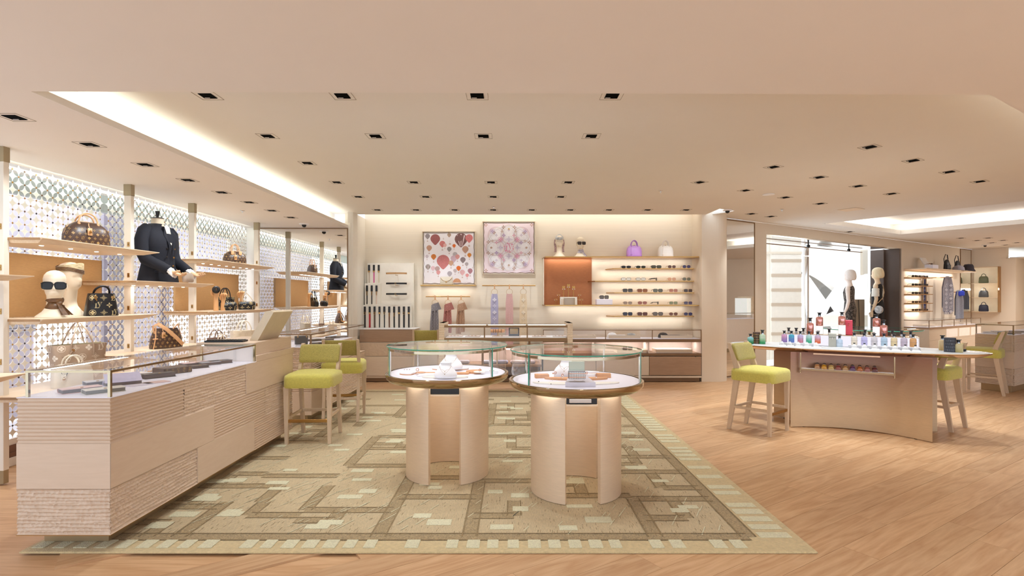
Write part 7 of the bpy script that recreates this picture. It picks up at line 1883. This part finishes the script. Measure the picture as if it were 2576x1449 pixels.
def figure(label, p, rz, s, dress_m, dress, hair_m, skin, extra=None):
    t = thing('mannequin', label, 'mannequin', p, rz, 'window mannequins'); t.scale = (s,) * 3
    b = body_mesh().build('body', skin, t, smooth=60)
    md = b.modifiers.new('remesh', 'REMESH'); md.mode = 'VOXEL'; md.voxel_size = .009; md.use_smooth_shade = True
    sm = b.modifiers.new('smooth', 'SMOOTH'); sm.iterations = 3; sm.factor = .5
    dress(t, dress_m)
    # bobbed hair
    rings = []; K = 48
    prof = ((1.612, .066, .078), (1.618, .084, .096), (1.632, .102, .114), (1.655, .112, .126), (1.685, .115, .130), (1.715, .113, .129), (1.745, .109, .126), (1.775, .103, .121), (1.80, .096, .114), (1.825, .084, .101), (1.843, .068, .083), (1.857, .048, .060), (1.865, .026, .034), (1.868, .004, .006))
    for z, r, ry in prof:
        ring = []; low = max(0, min(1, (1.75 - z) / .1))
        for i in range(K):
            a = 2 * PI * i / K; c, q = math.cos(a), math.sin(a)
            wv = 1 + (.012 + .035 * low) * math.sin(a * 11 + z * 55) + .015 * low * math.sin(a * 5 - z * 90)
            y = ry * q * wv + .012
            if z < 1.785:
                lim = -.035 - .06 * max(0, (z - 1.74) / .045)
                y = max(y, lim + .006 * math.sin(i * 2.1))
            ring.append((r * c * wv, y, z))
        rings.append(ring)
    MB().loft(rings).build('hair', hair_m, t, smooth=60)
    if extra: extra(t)
    return t
def sheath(t, m, neck=1.47, hem=.50, grow=.012):
    prof = ((hem, .30, .20, .01), (.62, .315, .215, .012), (.80, .325, .225, .013), (.93, .345, .24, .015), (1.02, .30, .215, .01), (1.12, .258, .185, 0), (1.22, .29, .20, -.01), (1.33, .325, .215, -.012), (1.41, .325, .19, -.002), (1.455, .27, .155, .004), (neck + .01, .17, .13, .008))
    MB().loft([[(x, y, z) for x, y in superell(w + grow, d + grow, 2.4, 32, 0, oy)] for z, w, d, oy in prof], cap=False).build('dress', m, t, smooth=60)
LACE = mat('black_lace', '5a5048', .7, var=0)
def lace_nodes():
    nt = LACE.node_tree; N = nt.nodes; L = nt.links; mx = [n for n in N if n.type == 'MIX'][0]; mp = [n for n in N if n.type == 'MAPPING'][0]
    vo = N.new('ShaderNodeTexVoronoi'); vo.feature = 'DISTANCE_TO_EDGE'; vo.inputs['Scale'].default_value = 15; nz = N.new('ShaderNodeTexNoise'); nz.inputs['Scale'].default_value = 22
    ad = N.new('ShaderNodeMix'); ad.data_type = 'RGBA'; ad.inputs[0].default_value = .12; L.new(mp.outputs[0], ad.inputs[6]); L.new(nz.outputs[1], ad.inputs[7]); L.new(mp.outputs[0], nz.inputs['Vector']); L.new(ad.outputs[2], vo.inputs['Vector'])
    st_ = N.new('ShaderNodeMapRange'); st_.inputs[1].default_value = .05; st_.inputs[2].default_value = .12; L.new(vo.outputs['Distance'], st_.inputs[0]); L.new(st_.outputs[0], mx.inputs[0])
    mx.inputs[6].default_value = (*lin('17130f'), 1); mx.inputs[7].default_value = (*lin('6b6058'), 1)
lace_nodes()
figure('window mannequin with pale bob in a black lace sheath dress', wing(5.05, -.33, .22), R_(226), .985, LACE, sheath, mat('pale_hair', 'f2e6dc', .6, var=.05, scale=60, bump=.5, bscale=60), mat('pale_skin', 'f0dfd2', .45))
def dress2(t, m):
    sheath(t, m)
def extra2(t):
    WK = mat('white_knit', 'ece6d8', .9, bump=.3)
    for s_ in (-1, 1):
        MB().loft([[(s_ * (.19 + .012 * (1.40 - z) / .1) + r * (1 + .05 * (k_ % 2)) * math.cos(2 * PI * q / 20), .01 + r * 1.1 * (1 + .05 * (k_ % 2)) * math.sin(2 * PI * q / 20), z) for q in range(20)] for k_, (z, r) in enumerate(((1.375, .062), (1.35, .066), (1.32, .066), (1.29, .067), (1.26, .067), (1.23, .068), (1.20, .07), (1.185, .07)))], cap=False).build('ruched_sleeve', WK, t, smooth=50)
    MB().tube([(-.10, .09, 1.45), (-.02, .135, 1.28), (.10, .13, 1.15), (.20, .06, 1.04), (.25, -.05, .98)], .007).tube([(-.10, .06, 1.47), (-.09, .03, 1.49), (-.07, -.09, 1.42), (.04, -.125, 1.25), (.17, -.11, 1.06), (.25, -.07, .98)], .007).build('shoulder_chain', mat('pale_chain', 'e3cfa8'), t, smooth=True)
figure('window mannequin with blonde bob in a black dress with white knit sleeves', wing(6.28, -.28, .22), R_(224), 1.03, mat('black_crepe', '131316', .8, var=.05), dress2, mat('blonde_hair', 'f0dcb4', .6, var=.05, scale=60, bump=.5, bscale=60), mat('tan_skin', 'ecd0ac', .45), extra2)
bg = thing('shoulder_bag', 'cream and black trellis shoulder bag hanging from the blonde mannequin', 'handbag', atd(2211, 779, 12.62), R_(200))
MB().lathe([(0, -.09), (.05, -.085), (.09, -.045), (.095, 0), (.09, .045), (.05, .085), (0, .09)], 24).xf(Matrix.Rotation(R_(90), 4, 'Y') @ Matrix.Scale(.55, 4, (0, 0, 1))).build('pouch', mat('trellis_leather', 'd9d0bd', .5, var=.6, scale=30), bg, smooth=True)
pl_ = thing('window_plinth', 'long white plinth under the window mannequins', 'plinth', wing(4.4, -.02, .12), WA)
MB().rbox(0, .02, .0005, 2.45, .58, .0995, .004).build('box', WHITEP, pl_)
gb = thing('window_bench', 'grey curved screen behind the window mannequins', 'screen', wing(5.55, -.5, .12), WA)
MB().rbox(0, 0, .101, .6, .04, 1.25, .006).build('board', mat('bench_taupe', 'a39582', .6), gb)
MB().tube([(.25, -.02, 1.24), (.27, -.025, .9), (.3, -.02, .6), (.4, -.02, .3)], .008).build('cable', BLACKP, gb, smooth=True)
